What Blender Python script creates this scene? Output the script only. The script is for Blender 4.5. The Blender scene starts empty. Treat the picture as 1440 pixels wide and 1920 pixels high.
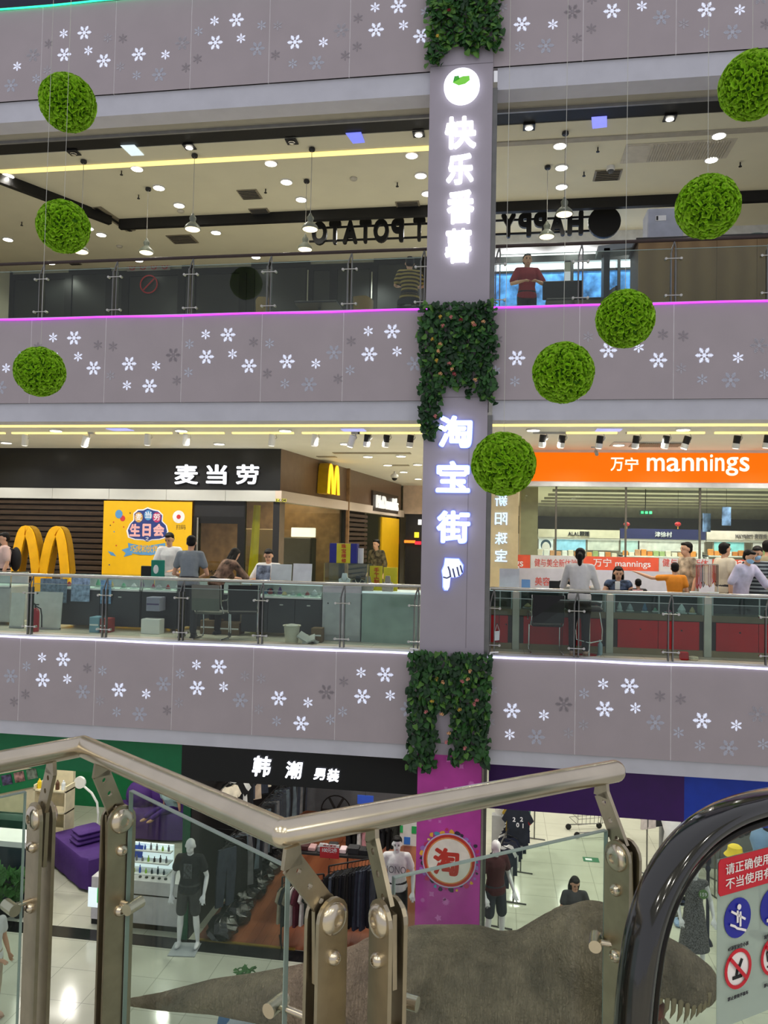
import bpy, bmesh, math, random
from math import sin, cos, pi, radians
from mathutils import Vector, Matrix, Euler

SC = bpy.context.scene
COL = SC.collection
R = random.Random(7)

# ------------------------------------------------------------------ camera
FPX, ZC = 1442.0, 1.75
YAW, PIT, ROL = radians(-8.607), radians(1.900), radians(1.155)
_F = Vector((sin(YAW) * cos(PIT), cos(YAW) * cos(PIT), sin(PIT)))
_R0 = _F.cross(Vector((0, 0, 1))).normalized()
_U0 = _R0.cross(_F)
_Rt = cos(ROL) * _R0 + sin(ROL) * _U0
_Up = -sin(ROL) * _R0 + cos(ROL) * _U0
cam = bpy.data.objects.new('camera', bpy.data.cameras.new('camera'))
COL.objects.link(cam)
cam.matrix_world = Matrix(((_Rt.x, _Up.x, -_F.x, 0), (_Rt.y, _Up.y, -_F.y, 0), (_Rt.z, _Up.z, -_F.z, ZC), (0, 0, 0, 1)))
cam.data.sensor_fit = 'VERTICAL'
cam.data.sensor_height = 36.0
cam.data.lens = FPX / 1920.0 * 36.0
cam.data.clip_start = 0.05
cam.data.clip_end = 200
SC.camera = cam

# ------------------------------------------------------------------ world, exposure
SC.view_settings.view_transform = 'Standard'
SC.view_settings.look = 'None'
SC.view_settings.gamma = 1
SC.view_settings.use_curve_mapping = False
SC.view_settings.exposure = 0.0
wd = bpy.data.worlds.new('atrium_daylight'); SC.world = wd
wd.use_nodes = True
wd.node_tree.nodes['Background'].inputs[0].default_value = (0.93, 0.93, 1.0, 1)
wd.node_tree.nodes['Background'].inputs[1].default_value = 0.66

SC.cycles.max_bounces = 5; SC.cycles.diffuse_bounces = 3; SC.cycles.glossy_bounces = 3; SC.cycles.transmission_bounces = 3
SC.cycles.transparent_max_bounces = 12; SC.cycles.caustics_reflective = False; SC.cycles.caustics_refractive = False; SC.cycles.adaptive_threshold = 0.04

def lamp(loc, watts, color=(1, 0.965, 0.86), size=150, radius=0.07, name='downlight_or_fill_beam', blend=0.6):
    l = bpy.data.lights.new(name, 'SPOT'); l.energy = watts; l.color = color
    l.spot_size = radians(size); l.spot_blend = blend; l.shadow_soft_size = radius
    o = bpy.data.objects.new(name, l); COL.objects.link(o); o.location = loc
    return o

# ------------------------------------------------------------------ measuring helpers (photo ray -> real distance)
def ray(x, y):
    return _F + _Rt * ((x - 720) / FPX) - _Up * ((y - 960) / FPX)
def at(x, y, Y):
    r = ray(x, y); return r * (Y / r.y) + Vector((0, 0, ZC))
def atz(x, y, z):
    r = ray(x, y); return r * ((z - ZC) / r.z) + Vector((0, 0, ZC))
def atx(x, y, X):
    r = ray(x, y); return r * (X / r.x) + Vector((0, 0, ZC))

# ------------------------------------------------------------------ materials
def lin(c):
    f = lambda v: (v / 255) / 12.92 if v / 255 <= 0.04045 else ((v / 255 + 0.055) / 1.055) ** 2.4
    return (f(c[0]), f(c[1]), f(c[2]), 1)
MATS = {}
def mat(name, rgb, rough=0.55, metal=0.0, emit=0.0, ecol=None, var=0.06, scale=6.0, bump=0.0, bscale=60.0, spec=0.4, stretch=None, coat=0.0):
    if name in MATS: return MATS[name]
    m = bpy.data.materials.new(name); m.use_nodes = True
    nt = m.node_tree; N = nt.nodes; L = nt.links
    b = N['Principled BSDF']
    b.inputs['Roughness'].default_value = rough
    b.inputs['Metallic'].default_value = metal
    b.inputs['Specular IOR Level'].default_value = spec
    if coat: b.inputs['Coat Weight'].default_value = coat
    c = lin(rgb)
    tc = N.new('ShaderNodeTexCoord'); mp = N.new('ShaderNodeMapping')
    L.new(tc.outputs['Object'], mp.inputs['Vector'])
    if stretch: mp.inputs['Scale'].default_value = stretch
    nz = N.new('ShaderNodeTexNoise'); nz.inputs['Scale'].default_value = scale; nz.inputs['Detail'].default_value = 4
    L.new(mp.outputs[0], nz.inputs['Vector'])
    rp = N.new('ShaderNodeValToRGB')
    rp.color_ramp.elements[0].position = 0.3; rp.color_ramp.elements[1].position = 0.7
    rp.color_ramp.elements[0].color = tuple(max(0, v * (1 - var * 2)) for v in c[:3]) + (1,)
    rp.color_ramp.elements[1].color = tuple(min(1, v * (1 + var)) for v in c[:3]) + (1,)
    L.new(nz.outputs['Fac'], rp.inputs['Fac'])
    L.new(rp.outputs['Color'], b.inputs['Base Color'])
    if bump:
        n2 = N.new('ShaderNodeTexNoise'); n2.inputs['Scale'].default_value = bscale; n2.inputs['Detail'].default_value = 6
        L.new(mp.outputs[0], n2.inputs['Vector'])
        bp = N.new('ShaderNodeBump'); bp.inputs['Strength'].default_value = bump; bp.inputs['Distance'].default_value = 0.02
        L.new(n2.outputs['Fac'], bp.inputs['Height']); L.new(bp.outputs['Normal'], b.inputs['Normal'])
    if emit:
        b.inputs['Emission Color'].default_value = lin(ecol or rgb)
        b.inputs['Emission Strength'].default_value = emit
    MATS[name] = m
    return m
def glass(name, tint=(236, 244, 240), refl=1.0, rough=0.02, dirt=0.0):
    if name in MATS: return MATS[name]
    m = bpy.data.materials.new(name); m.use_nodes = True
    nt = m.node_tree; N = nt.nodes; L = nt.links
    N.remove(N['Principled BSDF']); out = N['Material Output']
    tr = N.new('ShaderNodeBsdfTransparent'); tr.inputs[0].default_value = lin(tint)
    gl = N.new('ShaderNodeBsdfGlossy'); gl.inputs['Roughness'].default_value = rough
    lw = N.new('ShaderNodeLayerWeight'); lw.inputs[0].default_value = 0.5
    pw = N.new('ShaderNodeMath'); pw.operation = 'POWER'; pw.inputs[1].default_value = 5.0; L.new(lw.outputs['Facing'], pw.inputs[0])
    mu = N.new('ShaderNodeMath'); mu.operation = 'MULTIPLY_ADD'; mu.inputs[1].default_value = 0.8 * refl; mu.inputs[2].default_value = 0.026 * refl
    L.new(pw.outputs[0], mu.inputs[0])
    mx = N.new('ShaderNodeMixShader'); L.new(mu.outputs[0], mx.inputs[0]); L.new(tr.outputs[0], mx.inputs[1]); L.new(gl.outputs[0], mx.inputs[2])
    last = mx
    if dirt:
        df = N.new('ShaderNodeBsdfDiffuse'); df.inputs[0].default_value = lin((200, 215, 205))
        m2 = N.new('ShaderNodeMixShader'); m2.inputs[0].default_value = dirt
        L.new(mx.outputs[0], m2.inputs[1]); L.new(df.outputs[0], m2.inputs[2]); last = m2
    L.new(last.outputs[0], out.inputs[0])
    MATS[name] = m
    return m
def wood(name, c1, c2, scale=3.0, axis='X', rough=0.45):
    if name in MATS: return MATS[name]
    m = mat(name, c1, rough)
    nt = m.node_tree; N = nt.nodes; L = nt.links
    wv = N.new('ShaderNodeTexWave'); wv.bands_direction = axis; wv.inputs['Scale'].default_value = scale
    wv.inputs['Distortion'].default_value = 3; wv.inputs['Detail'].default_value = 3; wv.inputs['Detail Scale'].default_value = 1.5
    tc = [n for n in N if n.type == 'TEX_COORD'][0]
    L.new(tc.outputs['Object'], wv.inputs['Vector'])
    rp = [n for n in N if n.type == 'VALTORGB'][0]
    rp.color_ramp.elements[0].position = 0; rp.color_ramp.elements[1].position = 1
    rp.color_ramp.elements[0].color = lin(c1); rp.color_ramp.elements[1].color = lin(c2)
    L.new(wv.outputs['Fac'], rp.inputs['Fac'])
    return m

# ------------------------------------------------------------------ mesh builder
class B:
    def __init__(s): s.v = []; s.f = []; s.mi = []; s.cur = 0
    def add(s, vs, fs):
        n = len(s.v); s.v += [Vector(v) for v in vs]
        for f in fs: s.f.append([i + n for i in f]); s.mi.append(s.cur)
        return s
    def box(s, x0, x1, y0, y1, z0, z1, M=None):
        vs = [Vector(p) for p in ((x0, y0, z0), (x1, y0, z0), (x1, y1, z0), (x0, y1, z0), (x0, y0, z1), (x1, y0, z1), (x1, y1, z1), (x0, y1, z1))]
        if M is not None: vs = [M @ v for v in vs]
        return s.add(vs, [(3, 2, 1, 0), (4, 5, 6, 7), (0, 1, 5, 4), (1, 2, 6, 5), (2, 3, 7, 6), (3, 0, 4, 7)])
    def cb(s, c, d, rz=0, rx=0, ry=0):
        M = Matrix.Translation(Vector(c)) @ Euler((rx, ry, rz)).to_matrix().to_4x4()
        return s.box(-d[0] / 2, d[0] / 2, -d[1] / 2, d[1] / 2, -d[2] / 2, d[2] / 2, M)
    def rbox(s, x0, x1, y0, y1, z0, z1, b, M=None):
        # box with chamfered edges (octagonal-ish): stacked insets in z
        def ring(i, z):
            return [(x0 + i, y0 + b if i < b else y0 + b, z)]
        pts = []
        for z, i in ((z0, b), (z0 + b, 0), (z1 - b, 0), (z1, b)):
            pts.append([(x0 + i + b, y0 + i, z), (x1 - i - b, y0 + i, z), (x1 - i, y0 + i + b, z), (x1 - i, y1 - i - b, z),
                        (x1 - i - b, y1 - i, z), (x0 + i + b, y1 - i, z), (x0 + i, y1 - i - b, z), (x0 + i, y0 + i + b, z)])
        vs = [Vector(p) for r in pts for p in r]
        if M is not None: vs = [M @ v for v in vs]
        fs = [tuple(range(7, -1, -1)), tuple(range(24, 32))]
        for k in range(3):
            for j in range(8): fs.append((k * 8 + j, k * 8 + (j + 1) % 8, k * 8 + 8 + (j + 1) % 8, k * 8 + 8 + j))
        return s.add(vs, fs)
    def tube(s, pts, r, n=8, cap=True, flat=None):
        pts = [Vector(p) for p in pts]; k = len(pts)
        rs = r if isinstance(r, (list, tuple)) else [r] * k
        rings = []; ref = None
        for i, p in enumerate(pts):
            d = (pts[min(i + 1, k - 1)] - pts[max(i - 1, 0)]).normalized()
            if ref is None:
                ref = Vector((0, 0, 1)) if abs(d.z) < 0.9 else Vector((0, 1, 0))
            u = d.cross(ref)
            if u.length < 1e-4: u = d.orthogonal()
            u.normalize(); w = u.cross(d).normalized(); ref = w
            fx, fz = flat or (1, 1)
            rings.append([p + u * (cos(2 * pi * j / n) * rs[i] * fx) + w * (sin(2 * pi * j / n) * rs[i] * fz) for j in range(n)])
        vs = [v for q in rings for v in q]; fs = []
        for i in range(k - 1):
            for j in range(n): fs.append((i * n + j, i * n + (j + 1) % n, (i + 1) * n + (j + 1) % n, (i + 1) * n + j))
        if cap: fs += [tuple(range(n - 1, -1, -1)), tuple(range((k - 1) * n, k * n))]
        return s.add(vs, fs)
    def cyl(s, p0, p1, r, n=12): return s.tube([p0, p1], r, n)
    def lathe(s, prof, c=(0, 0, 0), n=16, axis='Z', M=None):
        vs = []; fs = []
        for (r, z) in prof:
            for j in range(n):
                a = 2 * pi * j / n
                p = {'Z': (r * cos(a), r * sin(a), z), 'Y': (r * cos(a), z, -r * sin(a)), 'X': (z, r * cos(a), r * sin(a))}[axis]
                p = Vector(p)
                if M is not None: p = M @ p
                vs.append(p + Vector(c))
        k = len(prof)
        for i in range(k - 1):
            for j in range(n): fs.append((i * n + j, i * n + (j + 1) % n, (i + 1) * n + (j + 1) % n, (i + 1) * n + j))
        fs += [tuple(range(n - 1, -1, -1)), tuple(range((k - 1) * n, k * n))]
        return s.add(vs, fs)
    def prism(s, poly, o, ux, uy, d):
        # polygon (2D) in plane o + x*ux + y*uy, thickened along d
        o, ux, uy, d = Vector(o), Vector(ux), Vector(uy), Vector(d); n = len(poly)
        a = [o + ux * p[0] + uy * p[1] for p in poly]; b = [v + d for v in a]
        fs = [tuple(range(n)), tuple(range(2 * n - 1, n - 1, -1))]
        for j in range(n): fs.append((j, n + j, n + (j + 1) % n, (j + 1) % n))
        return s.add(a + b, fs)
    def ell(s, c, r, n=12, m=8, M=None):
        vs = []; fs = []
        for i in range(m + 1):
            t = pi * i / m
            for j in range(n):
                a = 2 * pi * j / n
                p = Vector((r[0] * sin(t) * cos(a), r[1] * sin(t) * sin(a), r[2] * cos(t)))
                if M is not None: p = M @ p
                vs.append(p + Vector(c))
        for i in range(m):
            for j in range(n): fs.append((i * n + j, (i + 1) * n + j, (i + 1) * n + (j + 1) % n, i * n + (j + 1) % n))
        return s.add(vs, fs)
    def mesh(s, name, M=None, smooth=False):
        me = bpy.data.meshes.new(name)
        vs = [M @ v for v in s.v] if M is not None else s.v
        me.from_pydata([tuple(v) for v in vs], [], s.f)
        for i, p in enumerate(me.polygons): p.material_index = s.mi[i]
        bm = bmesh.new(); bm.from_mesh(me)
        bmesh.ops.remove_doubles(bm, verts=bm.verts, dist=1e-6)
        bmesh.ops.recalc_face_normals(bm, faces=bm.faces); bm.to_mesh(me); bm.free()
        if smooth:
            for p in me.polygons: p.use_smooth = True
            if smooth != 'all':
                try: me.set_sharp_from_angle(angle=radians(40))
                except Exception: pass
        return me
    def obj(s, name, material, parent=None, smooth=False, local=False):
        # local=False: the vertices are world coordinates
        M = None
        if parent is not None and not local: M = wmat(parent).inverted()
        loc = None
        if parent is None and s.v:
            xs = [v.x for v in s.v]; ys = [v.y for v in s.v]; zs = [v.z for v in s.v]
            loc = Vector(((min(xs) + max(xs)) / 2, (min(ys) + max(ys)) / 2, min(zs)))
            M = Matrix.Translation(-loc)
        o = bpy.data.objects.new(name, s.mesh(name, M, smooth))
        COL.objects.link(o)
        for m_ in (material if isinstance(material, (list, tuple)) else [material]):
            o.data.materials.append(m_)
        if loc is not None: o.location = loc
        if parent is not None: o.parent = parent
        return o
def wmat(o):
    M = Matrix.LocRotScale(o.location, o.rotation_euler, o.scale)
    return wmat(o.parent) @ M if o.parent else M
def tag(o, label=None, cat=None, group=None, kind=None):
    if label: o['label'] = label
    if cat: o['category'] = cat
    if group: o['group'] = group
    if kind: o['kind'] = kind
    return o
def thing(name, label, cat, loc=(0, 0, 0), rz=0, group=None, kind=None):
    o = bpy.data.objects.new(name, None); COL.objects.link(o)
    o.empty_display_size = 0.1
    o.location = loc; o.rotation_euler = (0, 0, rz)
    return tag(o, label, cat, group, kind)
def struct(name, loc=(0, 0, 0)):
    return thing(name, None, None, loc, kind='structure')
def sobj(b, name, m, smooth=False):
    return tag(b.obj(name, m, smooth=smooth), kind='structure')
def inst(src, name, parent=None, loc=None, rot=None, scale=None):
    o = bpy.data.objects.new(name, src if isinstance(src, bpy.types.Mesh) else src.data); COL.objects.link(o)
    if loc is not None: o.location = loc
    if rot is not None: o.rotation_euler = rot
    if scale is not None: o.scale = scale if hasattr(scale, '__len__') else (scale,) * 3
    if parent is not None: o.parent = parent
    return o
def copy_tree(o, parent=None):
    c = o.copy(); COL.objects.link(c)
    if parent is not None: c.parent = parent
    for ch in o.children: copy_tree(ch, c)
    return c

_TS = bpy.data.scenes.new('workbench')
def evaluated(o):
    # evaluate one object alone, away from the scene being built
    _TS.collection.objects.link(o)
    vl = _TS.view_layers[0]
    with bpy.context.temp_override(scene=_TS, view_layer=vl):
        dg = bpy.context.evaluated_depsgraph_get(); dg.update()
        return bpy.data.meshes.new_from_object(o.evaluated_get(dg))

# ------------------------------------------------------------------ lettering (default font with its own CJK fallback)
_tc = {}
def tmesh(body, bold=0.0, ext=0.05, shear=0.0, bev=0.0):
    k = (body, bold, ext, shear, bev)
    if k in _tc: return _tc[k]
    c = bpy.data.curves.new('t', 'FONT'); c.body = body; c.extrude = ext; c.offset = bold; c.shear = shear
    c.resolution_u = 4; c.bevel_depth = bev; c.bevel_resolution = 1; c.align_x = 'CENTER'
    o = bpy.data.objects.new('t', c)
    me = evaluated(o)
    bpy.data.objects.remove(o); bpy.data.curves.remove(c)
    _tc[k] = ([v.co.copy() for v in me.vertices], [tuple(p.vertices) for p in me.polygons])
    bpy.data.meshes.remove(me)
    return _tc[k]
def text(body, name, material, parent, c, w=None, h=None, ux=(1, 0, 0), uz=(0, 0, 1), depth=0.03, bold=0.0, mirror=False, shear=0.0, b=None):
    # centred at c, fitted to width w and / or height h, facing -(ux x uz ...) i.e. -Y for the defaults
    vs, fs = tmesh(body, 0.0, 0.05, shear)
    ux, uz = Vector(ux).normalized(), Vector(uz).normalized(); n = ux.cross(uz)   # -Y for defaults
    x0, x1 = min(v.x for v in vs), max(v.x for v in vs); y0, y1 = min(v.y for v in vs), max(v.y for v in vs)
    sx = w / (x1 - x0 + 2 * bold) if w else None; sy = h / (y1 - y0 + 2 * bold) if h else None
    sx = sx or sy; sy = sy or sx
    q = []
    for v in vs:
        X = (v.x - (x0 + x1) / 2) * sx * (-1 if mirror else 1); Yv = (v.y - (y0 + y1) / 2) * sy; Z = v.z / 0.05 * depth / 2
        q.append(Vector(c) + ux * X + uz * Yv + n * Z)
    bb = b or B(); bb.add(q, fs)
    if bold:
        # heavier strokes: the same outline repeated a little to each side
        for k in range(8):
            a = 2 * pi * k / 8; o = ux * (cos(a) * bold * sx) + uz * (sin(a) * bold * sy) - n * (0.0004 * (k + 1))
            bb.add([v + o for v in q], fs)
    return bb if b is not None else bb.obj(name, material, parent)
def ptext(body, name, material, parent, box, Y, depth=0.03, bold=0.0, mirror=False, shear=0.0):
    # lettering whose rectangle on the plane at depth Y is measured in the photo
    a = at(box[0], (box[1] + box[3]) / 2, Y); c_ = at(box[2], (box[1] + box[3]) / 2, Y)
    t = at((box[0] + box[2]) / 2, box[1], Y); d = at((box[0] + box[2]) / 2, box[3], Y)
    return text(body, name, material, parent, ((a.x + c_.x) / 2, Y, (t.z + d.z) / 2), w=c_.x - a.x, h=t.z - d.z, depth=depth, bold=bold, mirror=mirror, shear=shear)
# ================================================================== THE SHELL
D = 11.8                       # distance of the parapet faces
CX0, CX1 = -1.19, -0.215       # the column
SEAMS_L = [-10.53, -9.19, -7.847, -6.508, -5.168, -3.827, -2.492]
SEAMS_R = [1.14, 2.50, 3.86, 5.2]
XL, XR = -13.2, 9.2
Z2, Z3, Z1 = 0.0, 5.33, -5.2   # floor levels
C2, C3, C1 = 3.60, 8.75, -1.62 # ceilings

M_panel = mat('parapet_laminate', (178, 167, 171), 0.5, var=0.02, scale=2)
M_seam = mat('seam_strip', (225, 220, 222), 0.5)
M_beam = mat('beam_white', (205, 205, 214), 0.6, var=0.03, scale=3)
M_col = mat('column_laminate', (172, 164, 174), 0.5, var=0.02, scale=2)
M_ceil = mat('ceiling_cream', (222, 218, 194), 0.7, var=0.02, scale=1.5)
M_ceil2 = mat('ceiling_white', (234, 232, 220), 0.7, var=0.02, scale=1.5)
M_black = mat('matt_black', (16, 16, 17), 0.5)
M_dark = mat('charcoal', (38, 38, 40), 0.45)
M_steel = mat('brushed_steel', (190, 188, 182), 0.28, 1.0, var=0.05, scale=30)
M_steelg = mat('steel_grey', (120, 120, 118), 0.35, 0.9)
M_white = mat('white_paint', (232, 232, 230), 0.5, var=0.02)
M_glass = glass('clear_glass')
M_glassd = glass('smoky_glass', (170, 178, 172), 1.2)
M_gedge = mat('glass_edge_green', (140, 158, 152), 0.2, spec=0.6)
M_lit = mat('downlight_lens', (255, 252, 240), 0.4, emit=9.0, ecol=(255, 250, 236))
M_litw = mat('sign_white_lit', (255, 255, 255), 0.4, emit=1.5, ecol=(236, 240, 255))
M_warm = mat('cove_warm_lit', (255, 230, 150), 0.5, emit=1.25, ecol=(255, 226, 140))
M_white_led = mat('led_white', (255, 255, 255), 0.4, emit=1.7, ecol=(222, 218, 255))
M_purple_led = mat('led_purple', (220, 90, 255), 0.4, emit=1.7, ecol=(206, 60, 250))
M_green_led = mat('led_green', (60, 255, 170), 0.4, emit=2.0, ecol=(40, 240, 160))

def tile_mat(name, c, size, grout, rough=0.12):
    if name in MATS: return MATS[name]
    m = mat(name, c, rough, var=0.05, scale=1.2, spec=0.5)
    nt = m.node_tree; N = nt.nodes; L = nt.links
    br = N.new('ShaderNodeTexBrick'); br.offset = 0; br.inputs['Scale'].default_value = 1 / size
    br.inputs['Brick Width'].default_value = 1; br.inputs['Row Height'].default_value = 1
    br.inputs['Mortar Size'].default_value = 0.006
    tc = [n for n in N if n.type == 'TEX_COORD'][0]; L.new(tc.outputs['Object'], br.inputs['Vector'])
    rp = [n for n in N if n.type == 'VALTORGB'][0]
    L.new(rp.outputs[0], br.inputs['Color1']); L.new(rp.outputs[0], br.inputs['Color2']); br.inputs['Mortar'].default_value = lin(grout)
    L.new(br.outputs['Color'], N['Principled BSDF'].inputs['Base Color'])
    return m
M_tile = tile_mat('polished_floor_tile', (196, 196, 180), 0.8, (150, 150, 138))
M_tile2 = tile_mat('shop_floor_tile', (222, 216, 198), 0.6, (170, 165, 150), 0.25)

# floors and ceilings
sobj(B().box(-26, 22, -6, 34, Z1 - 0.2, Z1), 'floor_ground', M_tile)
sobj(B().box(XL, XR, D + 0.12, 28, -0.35, Z2), 'floor_second', M_tile2)
sobj(B().box(XL, XR, D + 0.12, 22, Z3 - 0.35, Z3), 'floor_third', M_tile2)
sobj(B().box(XL, XR, D + 0.05, 28, C2, C2 + 0.1), 'ceiling_second', M_ceil2)
sobj(B().box(XL, XR, 12.9, 20.2, C3 - 0.01, C3 + 0.1), 'ceiling_third', M_ceil)
sobj(B().box(XL, XR, D + 0.05, 12.47, C3, C3 + 0.12), 'ceiling_third_edge', mat('soffit_grey_beige', (170, 166, 152), 0.6, var=0.03))
sobj(B().box(XL, XR, 12.47, 12.9, C3 + 0.0, C3 + 0.1), 'trim_ceiling_slot', M_black)
sobj(B().box(XL, XR, 12.43, 12.47, C3 - 0.05, C3), 'trim_ceiling_edge', mat('metal_trim_grey', (150, 150, 152), 0.4, 0.6))
sobj(B().box(XL, XR, D + 0.3, 30, C1, C1 + 0.1), 'ceiling_ground', M_ceil2)
# back and end walls of each storey
M_wallc = mat('cream_wall', (214, 206, 184), 0.7, var=0.03)
sobj(B().box(XL - 0.15, XL, D + 0.1, 30, Z1, 11), 'wall_left', M_wallc)
sobj(B().box(XR, XR + 0.15, D + 0.1, 30, Z1, 11), 'wall_right', M_wallc)
sobj(B().box(XL, XR, 28, 28.15, Z2, C2), 'wall_back_second', M_wallc)
sobj(B().box(XL, XR, 30, 30.15, Z1, C1), 'wall_back_ground', mat('ground_back_wall', (150, 150, 146), 0.7))

# parapets: substrate (structure) > panel > snowflake
def flake_mesh(big, lit):
    b = B(); b.cur = 0
    def blob(cx, cz, rl, rw, a, n=8):
        # pointed petal along a
        pts = []
        for k in range(n):
            t = 2 * pi * k / n
            x = cos(t) * rl; y = sin(t) * rw * (1 if abs(cos(t)) < 0.9 else 0.6)
            pts.append((cx + x * cos(a) - y * sin(a), cz + x * sin(a) + y * cos(a)))
        b.prism(pts, (0, 0, 0), (1, 0, 0), (0, 0, 1), (0, -0.004, 0))
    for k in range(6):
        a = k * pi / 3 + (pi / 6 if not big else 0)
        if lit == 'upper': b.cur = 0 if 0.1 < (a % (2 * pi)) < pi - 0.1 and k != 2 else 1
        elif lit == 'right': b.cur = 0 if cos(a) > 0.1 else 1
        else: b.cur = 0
        if big:
            blob(0.068 * cos(a), 0.068 * sin(a), 0.046, 0.0085, a)
            blob(0.116 * cos(a), 0.116 * sin(a), 0.0115, 0.0105, a)
            for q, (rr, ll) in enumerate(((0.05, 0.026), (0.073, 0.026), (0.094, 0.018))):
                for s_ in (-1, 1):
                    aa = a + s_ * 0.85
                    px, pz = rr * cos(a) + ll * 0.7 * cos(aa), rr * sin(a) + ll * 0.7 * sin(aa)
                    blob(px, pz, ll * 0.75, 0.0065, aa)
        else:
            blob(0.05 * cos(a), 0.05 * sin(a), 0.033, 0.0145, a)
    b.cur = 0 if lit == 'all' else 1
    blob(0, 0, 0.031 if big else 0.014, 0.031 if big else 0.014, 0, 6)
    return b.mesh('snowflake')
FM = {(g, l): flake_mesh(g, l) for g in (0, 1) for l in ('all', 'upper', 'right')}
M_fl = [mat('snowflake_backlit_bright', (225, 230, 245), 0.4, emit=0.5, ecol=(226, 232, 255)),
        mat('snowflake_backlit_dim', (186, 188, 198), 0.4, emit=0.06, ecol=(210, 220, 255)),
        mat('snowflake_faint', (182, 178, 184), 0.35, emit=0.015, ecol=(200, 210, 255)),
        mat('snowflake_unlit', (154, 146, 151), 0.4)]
_fv = {}
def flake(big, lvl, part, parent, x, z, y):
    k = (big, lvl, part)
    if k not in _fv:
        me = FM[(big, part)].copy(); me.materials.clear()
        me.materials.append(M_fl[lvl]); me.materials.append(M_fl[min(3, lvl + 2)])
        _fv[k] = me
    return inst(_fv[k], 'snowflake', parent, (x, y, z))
# design A / B: u, v, big, level
PA = [(.296, .225, 0, 0), (.577, .235, 1, 0), (.315, .487, 1, 0), (.64, .46, 0, 0), (.094, .335, 0, 2), (.896, .325, 0, 2), (.85, .60, 1, 1), (.09, .665, 0, 3)]
PB = [(.32, .555, 1, 0), (.67, .585, 0, 0), (.594, .82, 1, 1), (.30, .81, 0, 1), (.885, .46, 1, 2), (.10, .345, 0, 2), (.08, .69, 0, 3), (.94, .76, 0, 3)]
def parapet(name, z0, z1, top):
    w = struct(name, (0, D + 0.07, z0))
    wall = B().box(XL, CX0, D + 0.0015, D + 0.10, z0, z1).box(CX1, XR, D + 0.0015, D + 0.10, z0, z1).obj('backing', M_seam, w)
    edges = [XL] + SEAMS_L + [CX0]; er = [CX1] + SEAMS_R + [6.6, 8.0, XR]
    rr = random.Random(int(z0 * 10) + 5)
    def row(e, first):
        for k in range(len(e) - 1):
            x0, x1 = e[k] + 0.006, e[k + 1] - 0.006
            p = B().box(x0, x1, D - 0.001, D + 0.03, z0, z1).obj('parapet_panel', M_panel, w)
            des = PA if (k + first) % 2 == 0 else PB
            vis = -9.3 < x0 < 5
            if not vis: continue
            xs = e[k + 1] - 1.34 if e[k + 1] == CX0 else e[k]
            if e[k + 1] == CX0: xs = e[k]
            for (u, v, big, lv) in des:
                X = xs + u * 1.345; Z = min(z1, z0 + 1.42) - v * 1.40
                if X > x1 - 0.05: continue
                part = 'all'
                l2 = lv
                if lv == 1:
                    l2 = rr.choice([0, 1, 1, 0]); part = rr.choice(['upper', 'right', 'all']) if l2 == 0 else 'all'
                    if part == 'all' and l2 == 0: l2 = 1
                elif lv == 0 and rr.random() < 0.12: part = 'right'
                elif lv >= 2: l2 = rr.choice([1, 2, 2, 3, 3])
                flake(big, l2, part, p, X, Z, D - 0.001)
                p.children[-1].location = Vector((X, D - 0.001, Z)) - Vector(w.location)
    row(edges, 1)      # ... the panel left of the column is design A
    row(er, 1)
    return w
parapet('wall_parapet_bottom', -1.404, -0.03, 0)
parapet('wall_parapet_middle', 3.881, 5.30, 0)
parapet('wall_parapet_top', 9.081, 10.68, 0)
for nm, z0, z1 in (('bottom', -1.634, -1.404), ('middle', 3.578, 3.881), ('top', 8.731, 9.081)):
    b = B().box(XL, CX0, D + 0.035, D + 0.4, z0, z1).box(CX1 + 0.07, XR, D + 0.035, D + 0.4, z0, z1)
    sobj(b, 'trim_beam_' + nm, M_beam)
# ledges behind the LED strips
for nm, z in (('bottom', -0.03), ('middle', 5.30)):
    sobj(B().box(XL, CX0, D + 0.01, D + 0.24, z, z + 0.035).box(CX1, XR, D + 0.01, D + 0.24, z, z + 0.035), 'trim_ledge_' + nm, M_beam)
sobj(B().box(XL, XR, 13.2, 13.3, 10.6, 13.5).box(XL, XR, D + 0.12, 13.2, 10.5, 10.6), 'wall_fourth', mat('fourth_dark', (40, 44, 66), 0.6))
# the column
col = struct('wall_column', ((CX0 + CX1) / 2, D + 0.5, Z1))
B().box(CX0, CX1, D - 0.03, 12.75, C1 + 0.1, 12).obj('column_cladding', M_col, col)
B().box(CX1 - 0.275, CX1 - 0.27, D - 0.032, D - 0.028, 0.1, 3.5).obj('cladding_joint', mat('joint_grey', (120, 114, 120), 0.6), col)
for z in (-1.35, 3.92, 9.13):
    B().box(CX0, CX1, D - 0.033, D - 0.028, z, z + 0.008).obj('cladding_joint', MATS['joint_grey'], col)
B().box(CX0 + 0.01, CX1 - 0.0, D - 0.02, 12.75, Z1, C1 + 0.1).obj('column_base', mat('pink_core', (150, 70, 130), 0.6), col)
for k, (z0, z1) in enumerate(((Z2, C2 + 0.05), (Z3, C3), (Z1, C1 + 0.1))):
    t = sobj(B().box(CX1 + 0.0, CX1 + 0.075, D + 0.0, D + 0.10, z0, z1), 'trim_%d' % (k + 1), M_steelg)

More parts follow.
